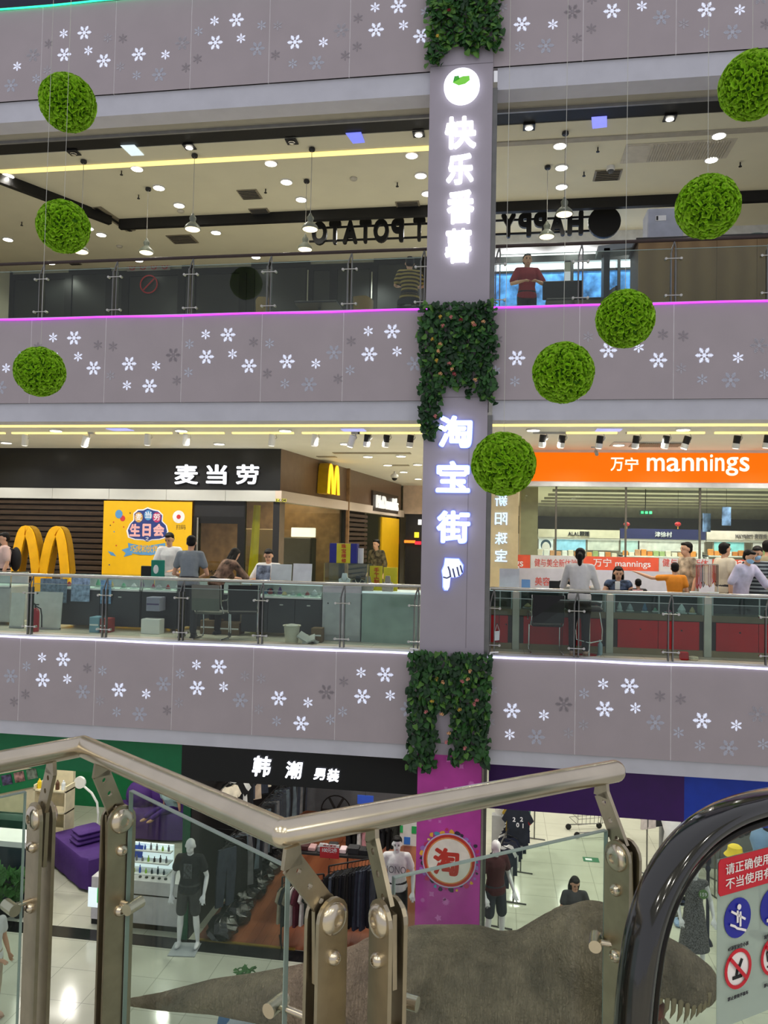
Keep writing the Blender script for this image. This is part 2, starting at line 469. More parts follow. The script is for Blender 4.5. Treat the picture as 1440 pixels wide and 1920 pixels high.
# LED strips
def led(name, label, m, z, x0, x1, sag=0.0):
    n = 24; pts = []
    for k in range(n + 1):
        x = x0 + (x1 - x0) * k / n
        pts.append((x, D - 0.022, z - sag * (0.5 + 0.5 * sin(k * 1.3)) ))
    tag(B().tube(pts, 0.0145, 8).obj(name, m, smooth=True), label, 'light strip')
led('led_strip', 'glowing white light strip along the lowest balcony left of the column', M_white_led, -0.012, XL, CX0 + 0.03, 0.012)
led('led_strip', 'glowing white light strip along the lowest balcony right of the column', M_white_led, -0.012, CX1 - 0.0, XR, 0.012)
led('led_strip', 'purple light strip along the middle balcony left of the column', M_purple_led, 5.31, XL, CX0 + 0.03, 0.015)
led('led_strip', 'purple light strip along the middle balcony right of the column', M_purple_led, 5.31, CX1, XR, 0.01)
led('led_strip', 'green light strip along the top balcony at the upper left corner', M_green_led, 10.695, XL, CX0, 0.012)

# glass balustrades on the two upper floors
def balustrade(label, z, xs, x0, x1, panes, hm=None):
    t = thing('glass_balustrade', label, 'railing', ((x0 + x1) / 2, D + 0.17, z + 0.005))
    Y = D + 0.17
    B().tube([(x0, Y + 0.02, z + 1.0), (x1, Y + 0.02, z + 1.0)], 0.027, 12).obj('handrail', hm or M_steel, t, smooth=True)
    for x in xs:
        b = B()
        for s_ in (-0.032, 0.032):
            b.box(x + s_ - 0.009, x + s_ + 0.009, Y - 0.03, Y + 0.03, z + 0.006, z + 0.80)
            b.tube([(x + s_, Y, z + 0.78), (x + s_ * 0.7 + 0.012, Y + 0.005, z + 0.88), (x + 0.02, Y + 0.02, z + 0.98)], 0.012, 6)
        p = b.obj('post', M_steelg, t)
        for zz in (0.14, 0.70):
            c = B().cyl((x - 0.11, Y - 0.035, z + zz), (x + 0.11, Y - 0.035, z + zz), 0.009, 8)
            for s_ in (-0.11, 0.11):
                c.cyl((x + s_, Y - 0.045, z + zz), (x + s_, Y + 0.01, z + zz), 0.02, 10)
            c.obj('glass_clamp', M_steel, p)
    for a, e in panes:
        pn = B().box(a + 0.02, e - 0.02, Y - 0.006, Y + 0.006, z + 0.05, z + 0.86).obj('glass_pane', M_glass, t)
        B().box(a + 0.02, e - 0.02, Y - 0.0062, Y + 0.0062, z + 0.853, z + 0.862).obj('pane_edge', M_gedge, pn)
pl = [s + 0.05 for s in SEAMS_L] + [CX0 - 0.08]
pr = [CX1 + 0.12] + [s + 0.02 for s in SEAMS_R] + [6.6]
def pairs(e): return [(e[k], e[k + 1]) for k in range(len(e) - 1)]
balustrade('steel and glass railing on the burger shop floor left of the column', Z2, pl, XL, CX0, pairs(pl))
balustrade('steel and glass railing in front of the red counters right of the column', Z2, pr, CX1 + 0.08, XR, pairs(pr))
balustrade('steel and glass railing on the third floor left of the column', Z3, pl, XL, CX0, pairs(pl), mat('dark_rail', (70, 60, 58), 0.35, 0.6))
balustrade('steel and glass railing on the third floor before the wooden counter', Z3, pr, CX1 + 0.08, XR, pairs(pr), mat('dark_rail', (70, 60, 58), 0.35, 0.6))
# ================================================================== FIGURES
def remesh(b, vox, smooth=3):
    me = bpy.data.meshes.new('tmp'); me.from_pydata([tuple(v) for v in b.v], [], b.f)
    bm = bmesh.new(); bm.from_mesh(me); bmesh.ops.recalc_face_normals(bm, faces=bm.faces); bm.to_mesh(me); bm.free()
    o = bpy.data.objects.new('tmp', me)
    m = o.modifiers.new('r', 'REMESH'); m.mode = 'VOXEL'; m.voxel_size = vox; m.use_smooth_shade = True
    if smooth:
        q = o.modifiers.new('s', 'SMOOTH'); q.factor = 0.5; q.iterations = smooth
    out = evaluated(o)
    bpy.data.objects.remove(o); bpy.data.meshes.remove(me)
    for p in out.polygons: p.use_smooth = True
    return out
def capsule(b, pts, rs, n=10, flat=None):
    b.tube(pts, rs, n, flat=flat)
    for p, r in ((pts[0], rs[0]), (pts[-1], rs[-1])): b.ell(p, (r, r, r), n, 6)
    for p, r in zip(pts[1:-1], rs[1:-1]): b.ell(p, (r, r, r), n, 6)
def loft(b, rings, n=14):
    vs = []; fs = []
    for (c, ux, uy, rx, ry) in rings:
        for j in range(n):
            a = 2 * pi * j / n; vs.append(Vector(c) + Vector(ux) * (rx * cos(a)) + Vector(uy) * (ry * sin(a)))
    for i in range(len(rings) - 1):
        for j in range(n): fs.append((i * n + j, i * n + (j + 1) % n, (i + 1) * n + (j + 1) % n, (i + 1) * n + j))
    fs += [tuple(range(n - 1, -1, -1)), tuple(range((len(rings) - 1) * n, len(rings) * n))]
    b.add(vs, fs)
SKIN = mat('skin', (206, 160, 132), 0.55, var=0.05)
HAIRM = mat('black_hair', (15, 13, 13), 0.6, spec=0.2, bump=0.3, bscale=90)
def cloth(n, c, **k): return mat('cloth_' + n, c, 0.85, bump=0.15, bscale=40, **k)
def figure(name, label, cat, loc, rz, H=1.7, lean=0.0, sit=False, J=None, skin=None, top=None, sleeve=0.55, bottom=None, leg=1.0, shoes=None, hair=None,
           hairstyle='short', face=True, mask=None, build=1.0, head=(0, 0), group=None, vox=0.011, feet=True, belly=0.0, stripe=None):
    skin = skin or SKIN; s = H / 1.7; g = build
    t = thing(name, label, cat, loc, rz, group)
    P = dict(pelvis=(0, 0, .93), shL=(.17, 0, 1.385), elL=(.235, .02, 1.11), wrL=(.25, -.07, .88), hiL=(.088, 0, .90), knL=(.098, -.02, .49), anL=(.10, .02, .09))
    for k in ('sh', 'el', 'wr', 'hi', 'kn', 'an'):
        x, y, z = P[k + 'L']; P[k + 'R'] = (-x, y, z)
    drop = 0
    if sit:
        drop = -0.45
        for k in 'LR':
            sx = 1 if k == 'L' else -1
            P['kn' + k] = (sx * .13, -.42, .50); P['an' + k] = (sx * .13, -.40, .09)
    # lean: rotate the upper body about the hips
    def up(p, dz=True):
        p = Vector(p); q = p - Vector((0, 0, .93)); q.rotate(Euler((lean, 0, 0))); return q + Vector((0, 0, .93 + drop))
    for k in ('shL', 'shR', 'elL', 'elR', 'wrL', 'wrR'): P[k] = up(P[k])
    for k in ('pelvis', 'hiL', 'hiR'): P[k] = Vector(P[k]) + Vector((0, 0, drop))
    for k, v in (J or {}).items(): P[k] = Vector(v)
    P = {k: Vector(v) * s for k, v in P.items()}
    U = lambda x, y, z: up((x, y, z)) * s
    ax = Vector((1, 0, 0)); ay = (U(0, 1, 1) - U(0, 0, 1)).normalized()
    def torso(b, inf):
        i = inf
        R_ = [((0, 0, .84), .14, .10), ((0, 0, .90), .165, .115), ((0, 0, .98), .155, .108), ((0, 0, 1.09), .135, .10), ((0, 0, 1.20), .15, .11), ((0, 0, 1.30), .165, .115), ((0, .005, 1.38), .158, .092), ((0, .01, 1.425), .10, .07)]
        loft(b, [(U(c[0], c[1] - (belly * 0.5 if .95 < c[2] < 1.25 else 0), c[2]) if not (sit and c[2] < .9) else P['pelvis'] + Vector((0, 0, c[2] - .93)) * s, ax, ay, (rx * g + i) * s, (ry * g + i + (belly if .9 < c[2] < 1.25 else 0)) * s) for c, rx, ry in R_])
    hy, hp = head
    hc = U(0, -.012, 1.575); HM = Euler((hp + lean * 0.35, 0, hy)).to_matrix()
    b = B(); torso(b, 0)
    capsule(b, [U(0, .008, 1.40), hc + Vector((0, .012, -.06)) * s], [.056 * s, .05 * s])
    hd = lambda x, y, z: hc + (HM @ Vector((x, y, z))) * s
    H4 = HM.to_4x4()
    b.ell(hd(0, 0.004, .03), (.075 * s, .092 * s, .088 * s), 16, 12, H4)
    b.ell(hd(0, -.014, -.045), (.058 * s, .068 * s, .072 * s), 14, 10, H4)
    b.ell(hd(0, -.085, -.012), (.013 * s, .018 * s, .026 * s), 8, 6, H4)
    for q in (-1, 1): b.ell(hd(q * .078, .008, -.005), (.012 * s, .02 * s, .032 * s), 8, 6, H4)
    for k in 'LR':
        sh, el, wr = P['sh' + k], P['el' + k], P['wr' + k]
        capsule(b, [sh, (sh + el) / 2, el, el.lerp(wr, .35), wr], [.052 * s * g, .046 * s * g, .037 * s, .038 * s, .025 * s])
        d = (wr - el).normalized(); side = d.cross(Vector((0, 0, 1)) if abs(d.z) < .9 else Vector((0, -1, 0))).normalized()
        nn = side.cross(d).normalized()
        if abs(d.z) >= .9: side, nn = nn, side       # hanging hand: palm towards the thigh
        b.tube([wr - d * .01 * s, wr + d * .05 * s, wr + d * .088 * s], [.024 * s, .037 * s, .036 * s], 10, flat=(1.0, .55) if abs(d.z) < .9 else (.55, 1.0))
        for f, (o, ln) in enumerate(((-.03, .068), (-.0105, .082), (.0105, .077), (.03, .06))):
            p0 = wr + (d * .08 + side * o * 1.0) * s; p1 = p0 + (d * ln * .5 + side * o * .25 - nn * .004) * s; p2 = p0 + (d * ln * .92 + side * o * .45 - nn * .018) * s
            capsule(b, [p0, p1, p2], [.0095 * s, .0088 * s, .0078 * s], 6)
        th = -side if k == 'R' else side
        capsule(b, [wr + d * .022 * s + th * .028 * s, wr + (d * .055 + th * .052 - nn * .006) * s, wr + (d * .085 + th * .058 - nn * .014) * s], [.013 * s, .0105 * s, .009 * s], 6)
        hi, kn, an = P['hi' + k], P['kn' + k], P['an' + k]
        if feet:
            capsule(b, [hi, hi.lerp(kn, .5), kn, kn.lerp(an, .35), an], [.088 * s * g, .072 * s * g, .05 * s, .053 * s, .032 * s])
            b.ell(an + Vector((0, -.05, -.052)) * s, (.042 * s, .125 * s, .036 * s), 12, 8)
    body = remesh(b, vox * s, 3); body.materials.append(skin)
    inst(body, 'body', t)
    if top:
        b = B(); torso(b, .014)
        loft(b, [(U(0, 0, .86), ax, ay, (.165 * g + .02) * s, (.115 * g + .02 + belly) * s), (U(0, 0, .95), ax, ay, (.165 * g + .018) * s, (.115 * g + .018 + belly) * s)])
        for k in 'LR':
            sh, el, wr = P['sh' + k], P['el' + k], P['wr' + k]
            pth = [sh, sh.lerp(el, min(1, sleeve))]; rs = [.066 * s * g, .068 * s * g]
            if sleeve > 1: pth.append(el.lerp(wr, sleeve - 1)); rs = [.066 * s * g, .056 * s * g, .045 * s]
            capsule(b, pth, rs) if sleeve > 0.05 else None
            capsule(b, [U(0, 0.005, 1.375), sh], [.085 * s, .066 * s * g])
        me = remesh(b, .014 * s, 2); me.materials.append(top)
        inst(me, 'top', t)
    if bottom:
        b = B()
        loft(b, [(P['pelvis'] + Vector((0, 0, -.09)) * s, ax, Vector((0, 1, 0)), (.15 * g + .012) * s, (.11 * g + .012) * s), (P['pelvis'] + Vector((0, 0, -.02)) * s, ax, Vector((0, 1, 0)), (.165 * g + .014) * s, (.115 * g + .014) * s), (P['pelvis'] + Vector((0, 0, .08)) * s, ax, ay, (.155 * g + .012) * s, (.108 * g + .012) * s)])
        if leg == 'skirt' or leg == 'dress':
            ln = .62 if leg == 'dress' else .45
            n = 20; rings = []
            for q in range(6):
                f = q / 5; rings.append((P['pelvis'] + Vector((0, -.01 * f, .02 - ln * f)) * s, ax, Vector((0, 1, 0)), (.16 + .09 * f) * s, (.12 + .08 * f) * s))
            loft(b, rings, 20)
        else:
            for k in 'LR':
                hi, kn, an = P['hi' + k], P['kn' + k], P['an' + k]
                pth = [hi, hi.lerp(kn, .5), kn]; rs = [.098 * s * g, .088 * s * g, .07 * s]
                if leg < 1: pth = [hi, hi.lerp(kn, leg / 2 + .05), hi.lerp(kn, leg + .08)]; rs = [.10 * s * g, .094 * s, .088 * s]
                else: pth += [kn.lerp(an, .5), kn.lerp(an, .96)]; rs += [.064 * s, .058 * s]
                capsule(b, pth, rs)
        me = remesh(b, .014 * s, 2); me.materials.append(bottom)
        inst(me, 'trousers' if leg not in ('skirt', 'dress') else 'skirt', t)
    if shoes:
        for k in 'LR':
            an = P['an' + k]; b = B()
            b.ell(an + Vector((0, -.055, -.05)) * s, (.05 * s, .138 * s, .042 * s), 14, 8); b.box(*(v for v in (an.x - .04 * s, an.x + .04 * s, an.y - .17 * s, an.y + .07 * s, an.z - .088 * s, an.z - .07 * s)))
            b.obj('shoe', shoes, t, smooth='all', local=True)
    if hair:
        b = B()
        b.ell(hd(0, .026, .052), (.084 * s, .092 * s, .082 * s), 16, 12, H4)
        b.ell(hd(0, .045, .0), (.08 * s, .066 * s, .075 * s), 14, 10, H4)
        b.ell(hd(0, -.04, .09), (.062 * s, .05 * s, .03 * s), 12, 8, H4)
        if hairstyle == 'pony':
            capsule(b, [hd(0, .09, .05), hd(0, .135, 0), hd(0, .13, -.12), hd(0, .11, -.2)], [.03 * s, .042 * s, .036 * s, .015 * s])
        if hairstyle == 'long':
            for q in (-1, 0, 1): capsule(b, [hd(q * .05, .04, .03), hd(q * .07, .05, -.1), hd(q * .07, .05, -.2)], [.05 * s, .042 * s, .03 * s])
        if hairstyle == 'bun': b.ell(hd(0, .1, .07), (.045 * s, .045 * s, .045 * s), 10, 8, H4)
        me = remesh(b, .013 * s, 2); me.materials.append(hair)
        inst(me, 'hair', t)
    if face:
        for q in (-1, 1):
            B().ell(hd(q * .03, -.083, .008), (.0125 * s, .006 * s, .0065 * s), 8, 6, H4).obj('eye', mat('eye_dark', (30, 24, 22), 0.3), t, local=True)
            B().ell(hd(q * .031, -.085, .027), (.018 * s, .006 * s, .004 * s), 8, 4, H4).obj('eyebrow', hair or HAIRM, t, local=True)
        if not mask: B().ell(hd(0, -.079, -.058), (.022 * s, .007 * s, .006 * s), 8, 4, H4).obj('mouth', mat('lips', (170, 96, 92), 0.5), t, local=True)
    if mask:
        B().ell(hd(0, -.028, -.048), (.064 * s, .066 * s, .054 * s), 14, 10, H4).obj('face_mask', mat('mask_blue', (150, 190, 226), 0.8), t, smooth='all', local=True)
    return t

def leaf_mesh(m):
    # heart shaped, slightly folded leaf, stem at origin, tip at -Z
    pts = [(0, 0), (0.42, 0.12), (0.5, -0.25), (0.28, -0.65), (0, -1.0), (-0.28, -0.65), (-0.5, -0.25), (-0.42, 0.12)]
    vs = [(0, -0.12, -0.3)] + [(x, 0.02 - 0.18 * abs(x) * -1, z) for x, z in pts]
    fs = [(0, k, k % 8 + 1) for k in range(1, 9)]
    me = bpy.data.meshes.new('leaf'); me.from_pydata(vs, [], fs); me.materials.append(m)
    for p in me.polygons: p.use_smooth = True
    return me
LEAFG = leaf_mesh(mat('pot_leaf', (70, 120, 60), 0.5, var=0.3))
# ================================================================== THIRD FLOOR (dessert shop)
def disc_light(px, py, z, r=0.10, name='ceiling_downlight', label=None, group=None, m=None, elong=1.0):
    p = atz(px, py, z)
    t = thing(name, label, 'light', (p.x, p.y, z - 0.02), 0, group)
    B().lathe([(r, -0.005), (r * 1.18, -0.004), (r * 1.2, 0.02), (r * 0.9, 0.022)], n=18).obj('rim', M_white, t, local=True)
    B().lathe([(r, 0.0), (r, -0.008), (r * 0.5, -0.012)], n=18).obj('lens', m or M_lit, t, local=True)
    return p
G3 = 'round ceiling downlights on the third floor'
ds = [(257, 315), (298, 351), (336, 384), (190, 439), (405, 435), (95, 492), (260, 487), (508, 305), (537, 340), (565, 373), (772, 290), (789, 328), (801, 362), (15, 328), (63, 362), (15, 448), (480, 481), (1050, 272), (1053, 313), (1053, 349), (1348, 253), (1334, 298), (1322, 333), (166, 427), (1062, 459), (55, 330), (48, 361)]
for k, (px, py) in enumerate(ds[:25]):
    p = disc_light(px, py, C3 - 0.012, 0.105, label='round white ceiling downlight set in the cream third floor ceiling', group=G3)
    if k in (0, 2, 4, 7, 9, 10, 13, 17, 19, 20, 22, 3, 5): lamp((p.x, p.y, C3 - 0.06), 64)
# square recessed spots
M_chrome = mat('chrome', (220, 220, 220), 0.15, 1.0)
for k, (px, py, lit) in enumerate([(138, 285, 0), (547, 264, 0), (785, 250, 1), (992, 237, 1), (1256, 220, 1), (355, 274, 1)]):
    p = atz(px, py, C3 - 0.012)
    t = thing('square_spotlight', ('lit' if lit else 'unlit') + ' square recessed spotlight ' + ['near the left end of the front row', 'above the left balcony, left of the blue panel', 'next to the column on its left', 'right of the column, leftmost there', 'furthest right in the front row', 'right of the white ceiling panel'][k], 'light', (p.x, p.y, C3 - 0.03))
    B().box(-0.1, 0.1, -0.1, 0.1, -0.005, 0.012).obj('frame', M_dark, t, local=True)
    B().lathe([(0.065, -0.02), (0.05, -0.024), (0.01, -0.02)], n=14).obj('lamp', M_lit if lit else M_chrome, t, local=True)
# bright panels in the ceiling (skylight panes)
for k, (q, c, lab) in enumerate([([(226, 272), (252, 271), (270, 290), (246, 291)], (214, 230, 236), 'pale white lit panel'), ([(648, 249), (677, 247), (684, 266), (662, 268)], (120, 130, 240), 'blue lit panel left of the column'), ([(1109, 219), (1138, 217), (1138, 237), (1111, 240)], (140, 145, 250), 'blue lit panel right of the column')]):
    P4 = [atz(x, y, C3 - 0.012) for x, y in q]
    o = B().prism([(p.x, p.y) for p in P4], (0, 0, C3 - 0.014), (1, 0, 0), (0, 1, 0), (0, 0, -0.012)).obj('ceiling_light_panel', mat('panel_lit_%d' % k, c, 0.4, emit=0.9, ecol=c))
    tag(o, lab + ' set in the third floor ceiling edge', 'light panel')
# warm cove strip left, unlit continuation right
tag(B().box(XL, CX0, 13.42, 13.56, C3 - 0.03, C3 - 0.012).obj('cove_strip', M_warm), 'warm yellow light strip across the third floor ceiling left of the column', 'light strip')
sobj(B().box(CX1, XR, 13.42, 13.56, C3 - 0.03, C3 - 0.012), 'trim_cove_unlit', mat('cove_grey', (170, 164, 150), 0.6))
# black hanging tracks
a, e = atz(240, 424, C3), atz(1440, 372, C3)
tag(B().box(a.x, XR, 15.85, 15.97, C3 - 0.22, C3 - 0.011).obj('ceiling_beam', M_black), 'long black ceiling beam across the third floor before the mirrored lettering', 'beam')
p0, p1 = atz(-30, 322, C3 - 0.1), atz(207, 412, C3 - 0.1)
d = (p1 - p0).normalized(); sd = Vector((-d.y, d.x, 0)) * 0.06
b = B().prism([(-0.06, -0.11), (0.06, -0.11), (0.06, 0.09), (-0.06, 0.09)], p0, (-d.y, d.x, 0), (0, 0, 1), p1 - p0)
tag(b.obj('ceiling_beam', M_black), 'short black diagonal ceiling beam at the far left of the third floor', 'beam')
# pendants
def pendant(cap, shade, lab):
    c = atz(cap[0], cap[1], C3 - 0.02); s = at(shade[0], shade[1], c.y)
    t = thing('pendant_lamp', lab, 'lamp', (c.x, c.y, s.z), 0, 'bell pendant lamps of the dessert shop')
    h = C3 - 0.02 - s.z
    B().lathe([(0.05, h - 0.05), (0.06, h - 0.03), (0.055, h)], n=14).obj('ceiling_cap', M_dark, t, local=True)
    B().cyl((0, 0, 0.26), (0, 0, h - 0.04), 0.006, 6).obj('cord', mat('cord_grey', (170, 168, 160), 0.6), t, local=True)
    B().lathe([(0.15, -0.02), (0.148, 0.0), (0.13, 0.04), (0.085, 0.085), (0.055, 0.11), (0.05, 0.14), (0.062, 0.17), (0.06, 0.2), (0.03, 0.24), (0.02, 0.27)], n=18).obj('shade', mat('shade_grey_green', (120, 126, 112), 0.4), t, smooth=True, local=True)
    B().lathe([(0.135, -0.022), (0.12, -0.03), (0.03, -0.035)], n=16).obj('bulb_disc', mat('pendant_glow', (255, 240, 200), 0.4, emit=2.2, ecol=(255, 236, 190)), t, local=True)
pendant((157, 301), (155, 470), 'bell pendant lamp hanging behind the middle left green ball')
pendant((365, 290), (362, 428), 'bell pendant lamp left of centre below the warm light strip')
pendant((278, 353), (275, 472), 'dark bell pendant lamp low over the railing, left of the lit one')
pendant((585, 278), (582, 428), 'bell pendant lamp in front of the last mirrored letter O')
pendant((575, 338), (573, 466), 'bell pendant lamp below the mirrored last letter, further back')
pendant((1060, 248), (1054, 400), 'bell pendant lamp in front of the mirrored word right of the column')
pendant((1027, 312), (1025, 442), 'bell pendant lamp below the mirrored letters right of the column')
# ceiling diffusers, detectors, sprinklers
M_vent = mat('vent_metal', (150, 142, 124), 0.5, 0.3)
for k, (px, py, w, h, lab) in enumerate([(342, 448, 0.62, 0.5, 'square ceiling vent left above the railing'), (468, 364, 0.42, 0.42, 'dark square ceiling vent near the middle left'), (487, 396, 0.42, 0.3, 'ceiling vent beside the black beam'), (765, 384, 0.5, 0.36, 'ceiling vent next to the column before the beam'), (1139, 328, 0.5, 0.42, 'square ceiling vent under the white camera dome'), (138, 492, 0.3, 0.3, 'small ceiling vent behind the left ball')]):
    p = atz(px, py, C3 - 0.012)
    t = thing('ceiling_vent', lab, 'vent', (p.x, p.y, C3 - 0.03))
    B().box(-w / 2, w / 2, -h / 2, h / 2, 0, 0.018).obj('frame', M_vent, t, local=True)
    for q in range(6):
        y = -h / 2 + h * (q + 0.5) / 6
        B().cb((0, y, -0.006), (w * 0.86, h / 14, 0.012), rx=0.5).obj('slat', M_dark, t, local=True)
p = [atz(x, y, C3 - 0.012) for x, y in ((1185, 270), (1222, 303), (1345, 297), (1360, 265))]
t = thing('air_grille', 'long slotted air grille in the ceiling right of the column', 'vent', ((p[0].x + p[3].x) / 2, (p[0].y + p[1].y) / 2, C3 - 0.03))
x0, x1, y0, y1 = p[1].x, p[2].x, p[1].y - 0.0, p[0].y
y0, y1 = min(p[0].y, p[1].y), max(p[0].y, p[1].y)
B().box(p[0].x - 0.1, x1 + 0.15, y0, y1, C3 - 0.022, C3 - 0.012).obj('frame', mat('grille_cream', (200, 194, 178), 0.5), t)
B().box(p[0].x - 0.05, p[0].x + 0.3, y0 + 0.04, y1 - 0.04, C3 - 0.03, C3 - 0.022).obj('access_panel', MATS['grille_cream'], t)
for q in range(30):
    x = p[0].x + 0.36 + (x1 - p[0].x - 0.3) * q / 29
    B().box(x, x + 0.016, y0 + 0.04, y1 - 0.04, C3 - 0.045, C3 - 0.022).obj('fin', MATS['grille_cream'], t)
sl0, sl1 = atz(180, 388, C3 - 0.012), atz(246, 432, C3 - 0.012)
d = (sl1 - sl0).normalized()
t = thing('slot_vent', 'narrow diagonal slot vent between the two black beams', 'vent', sl0)
B().prism([(-0.12, 0), (0.12, 0), (0.12, -0.02), (-0.12, -0.02)], sl0, (-d.y, d.x, 0), (0, 0, 1), sl1 - sl0).obj('frame', M_vent, t)
B().prism([(-0.03, -0.02), (0.05, -0.02), (0.05, -0.03), (-0.03, -0.03)], sl0, (-d.y, d.x, 0), (0, 0, 1), sl1 - sl0).obj('slot', M_black, t)
for k, (px, py) in enumerate([(663, 334), (224, 461), (339, 395)]):
    p = atz(px, py, C3 - 0.012)
    tag(B().lathe([(0.02, -0.045), (0.06, -0.04), (0.075, -0.02), (0.075, 0)], (p.x, p.y, C3 - 0.012), 14).obj('smoke_detector', mat('detector', (190, 186, 174), 0.5)), ['round smoke detector on the ceiling between the middle downlights', 'round smoke detector low on the left ceiling', 'small white detector beside a downlight left of centre'][k], 'detector')
for k, (px, py) in enumerate([(228, 320), (260, 365), (498, 354), (745, 342), (1121, 276), (1095, 322), (1388, 304), (41, 416)]):
    p = atz(px, py, C3 - 0.012)
    t = thing('sprinkler', 'small dark fire sprinkler head sticking out of the third floor ceiling', 'sprinkler', (p.x, p.y, C3 - 0.1), 0, 'sprinklers in the third floor ceiling')
    B().cyl((0, 0, 0.01), (0, 0, 0.085), 0.012, 6).lathe([(0.03, 0), (0.03, 0.012)], n=8).obj('head', M_dark, t, local=True)
p = atz(1145, 312, C3 - 0.012)
t = thing('camera_dome', 'white security camera dome under the third floor ceiling', 'camera', (p.x, p.y, C3 - 0.16))
B().lathe([(0.07, 0.15), (0.075, 0.08), (0.06, 0.07)], n=14).obj('base', M_white, t, local=True)
B().ell((0, 0, 0.07), (0.06, 0.06, 0.06), 12, 8).obj('dome', mat('dome_grey', (90, 92, 95), 0.2), t, local=True)

# mirrored shop lettering on two rails
YS = 16.3
t = thing('shop_lettering', 'black HAPPY SWEET POTATO lettering seen from behind, on two rails', 'sign', at(840, 432, YS))
M_let = mat('letter_black', (14, 14, 15), 0.5)
xa, xb = at(583, 436, YS).x, at(1096, 420, YS).x; zc = at(840, 428, YS).z; hh = at(840, 406, YS).z - at(840, 450, YS).z
words = 'HAPPY SWEET POTATO'; n = len(words); adv = {'W': 1.35, ' ': 0.45, 'E': 0.85, 'T': 0.85, 'P': 0.9, 'O': 1.1, 'A': 1.05, 'H': 1.05, 'Y': 1.0, 'S': 0.9}
tot = sum(adv[c] for c in words); x = xb
for c in words:
    w = adv[c] / tot * (xb - xa)
    if c != ' ': text(c, 'letter', M_let, t, (x - w / 2, YS, zc), w=w * 0.86, h=hh, depth=0.09, bold=0.05, mirror=True)
    x -= w
for q in (-0.29, 0.29):
    B().box(xa - 0.05, xb + 0.2, YS + 0.05, YS + 0.08, zc + hh * q - 0.02, zc + hh * q + 0.02).obj('rail', M_let, t)
for xx in (xa + 0.1, -2.9, 1.55):
    B().box(xx - 0.02, xx + 0.02, YS + 0.05, YS + 0.09, zc + hh * 0.3, C3 - 0.2).obj('hanger', M_let, t)
pc = at(1133, 417, YS)
B().lathe([(0.33, -0.05), (0.335, 0), (0.33, 0.05)], pc, 28, 'Y').obj('logo_disc', M_let, t)

# back of the shop: left dark framed doors, right white wall with windows
YB = 18.8
xm = -0.7
sobj(B().box(XL, xm, YB + 0.1, YB + 0.2, Z3, C3), 'wall_back_left', mat('cream_upper_wall', (206, 198, 176), 0.7))
ztop = at(480, 492, YB).z
M_pane_d = mat('dark_glass_pane', (34, 36, 36), 0.35, spec=0.6, var=0.3, scale=1.3)
xs = [at(x, 530, YB).x for x in (-60, 20, 78, 128, 205, 235, 340, 360, 455, 470, 580, 625, 700, 800)]
for k in range(len(xs) - 1):
    w = tag(thing('window_%d' % (k + 1), None, None, ((xs[k] + xs[k + 1]) / 2, YB, Z3)), kind='structure')
    z1 = ztop - (0.1 if k % 3 else 0)
    for (a0, a1, b0, b1) in ((xs[k], xs[k] + 0.1, Z3, z1), (xs[k + 1] - 0.1, xs[k + 1], Z3, z1), (xs[k] + 0.1, xs[k + 1] - 0.1, z1 - 0.16, z1), (xs[k] + 0.1, xs[k + 1] - 0.1, Z3, Z3 + 0.12)):
        B().box(a0, a1, YB, YB + 0.07, b0, b1).obj('frame_bar', M_black, w)
    B().box(xs[k] + 0.1, xs[k + 1] - 0.1, YB + 0.03, YB + 0.045, Z3 + 0.12, z1 - 0.16).obj('pane', M_pane_d, w)
    if k in (6, 9, 11): B().box(xs[k + 1] - 0.05, xs[k + 1] - 0.02, YB - 0.03, YB, Z3 + 0.3, z1 - 0.25).obj('bright_edge', M_steel, w)
# no entry stickers on the glass behind the left railing
M_red = mat('sticker_red', (176, 40, 44), 0.5)
def ring(b, c, r, w, Y, n=22):
    for k in range(n):
        a0, a1 = 2 * pi * k / n, 2 * pi * (k + 1) / n
        b.add([(c[0] + q * cos(a), Y, c[1] + q * sin(a)) for a in (a0, a1) for q in (r - w, r)] + [(c[0] + q * cos(a), Y - 0.006, c[1] + q * sin(a)) for a in (a0, a1) for q in (r - w, r)],
              [(0, 1, 3, 2), (4, 6, 7, 5), (1, 5, 7, 3), (0, 2, 6, 4)])
def slash(b, c, r, w, Y, a=-pi / 4): b.cb((c[0], Y - 0.003, c[1]), (2 * r, 0.006, w), ry=-a)
YG = YB - 0.02; c = at(279, 533, YG); b = B(); ring(b, (c.x, c.z), 0.25, 0.035, YG); slash(b, (c.x, c.z), 0.24, 0.035, YG, pi / 4)
tag(b.obj('no_smoking_sticker', M_red), 'large red prohibition ring stuck on the dark glass door', 'sticker')
c0, c1 = at(238, 509, YG), at(320, 491, YG)
t = thing('rules_sticker', 'pale strip with four small red prohibition rings above the large ring', 'sticker', c0)
B().box(c0.x, c1.x, YG - 0.006, YG, c0.z, c1.z).obj('strip', mat('strip_grey', (150, 140, 136), 0.5), t)
for k in range(4):
    b = B(); cc = (c0.x + (c1.x - c0.x) * (k + 0.5) / 4, (c0.z + c1.z) / 2); ring(b, cc, 0.085, 0.018, YG - 0.008); slash(b, cc, 0.08, 0.014, YG - 0.008)
    b.obj('red_ring', M_red, t)
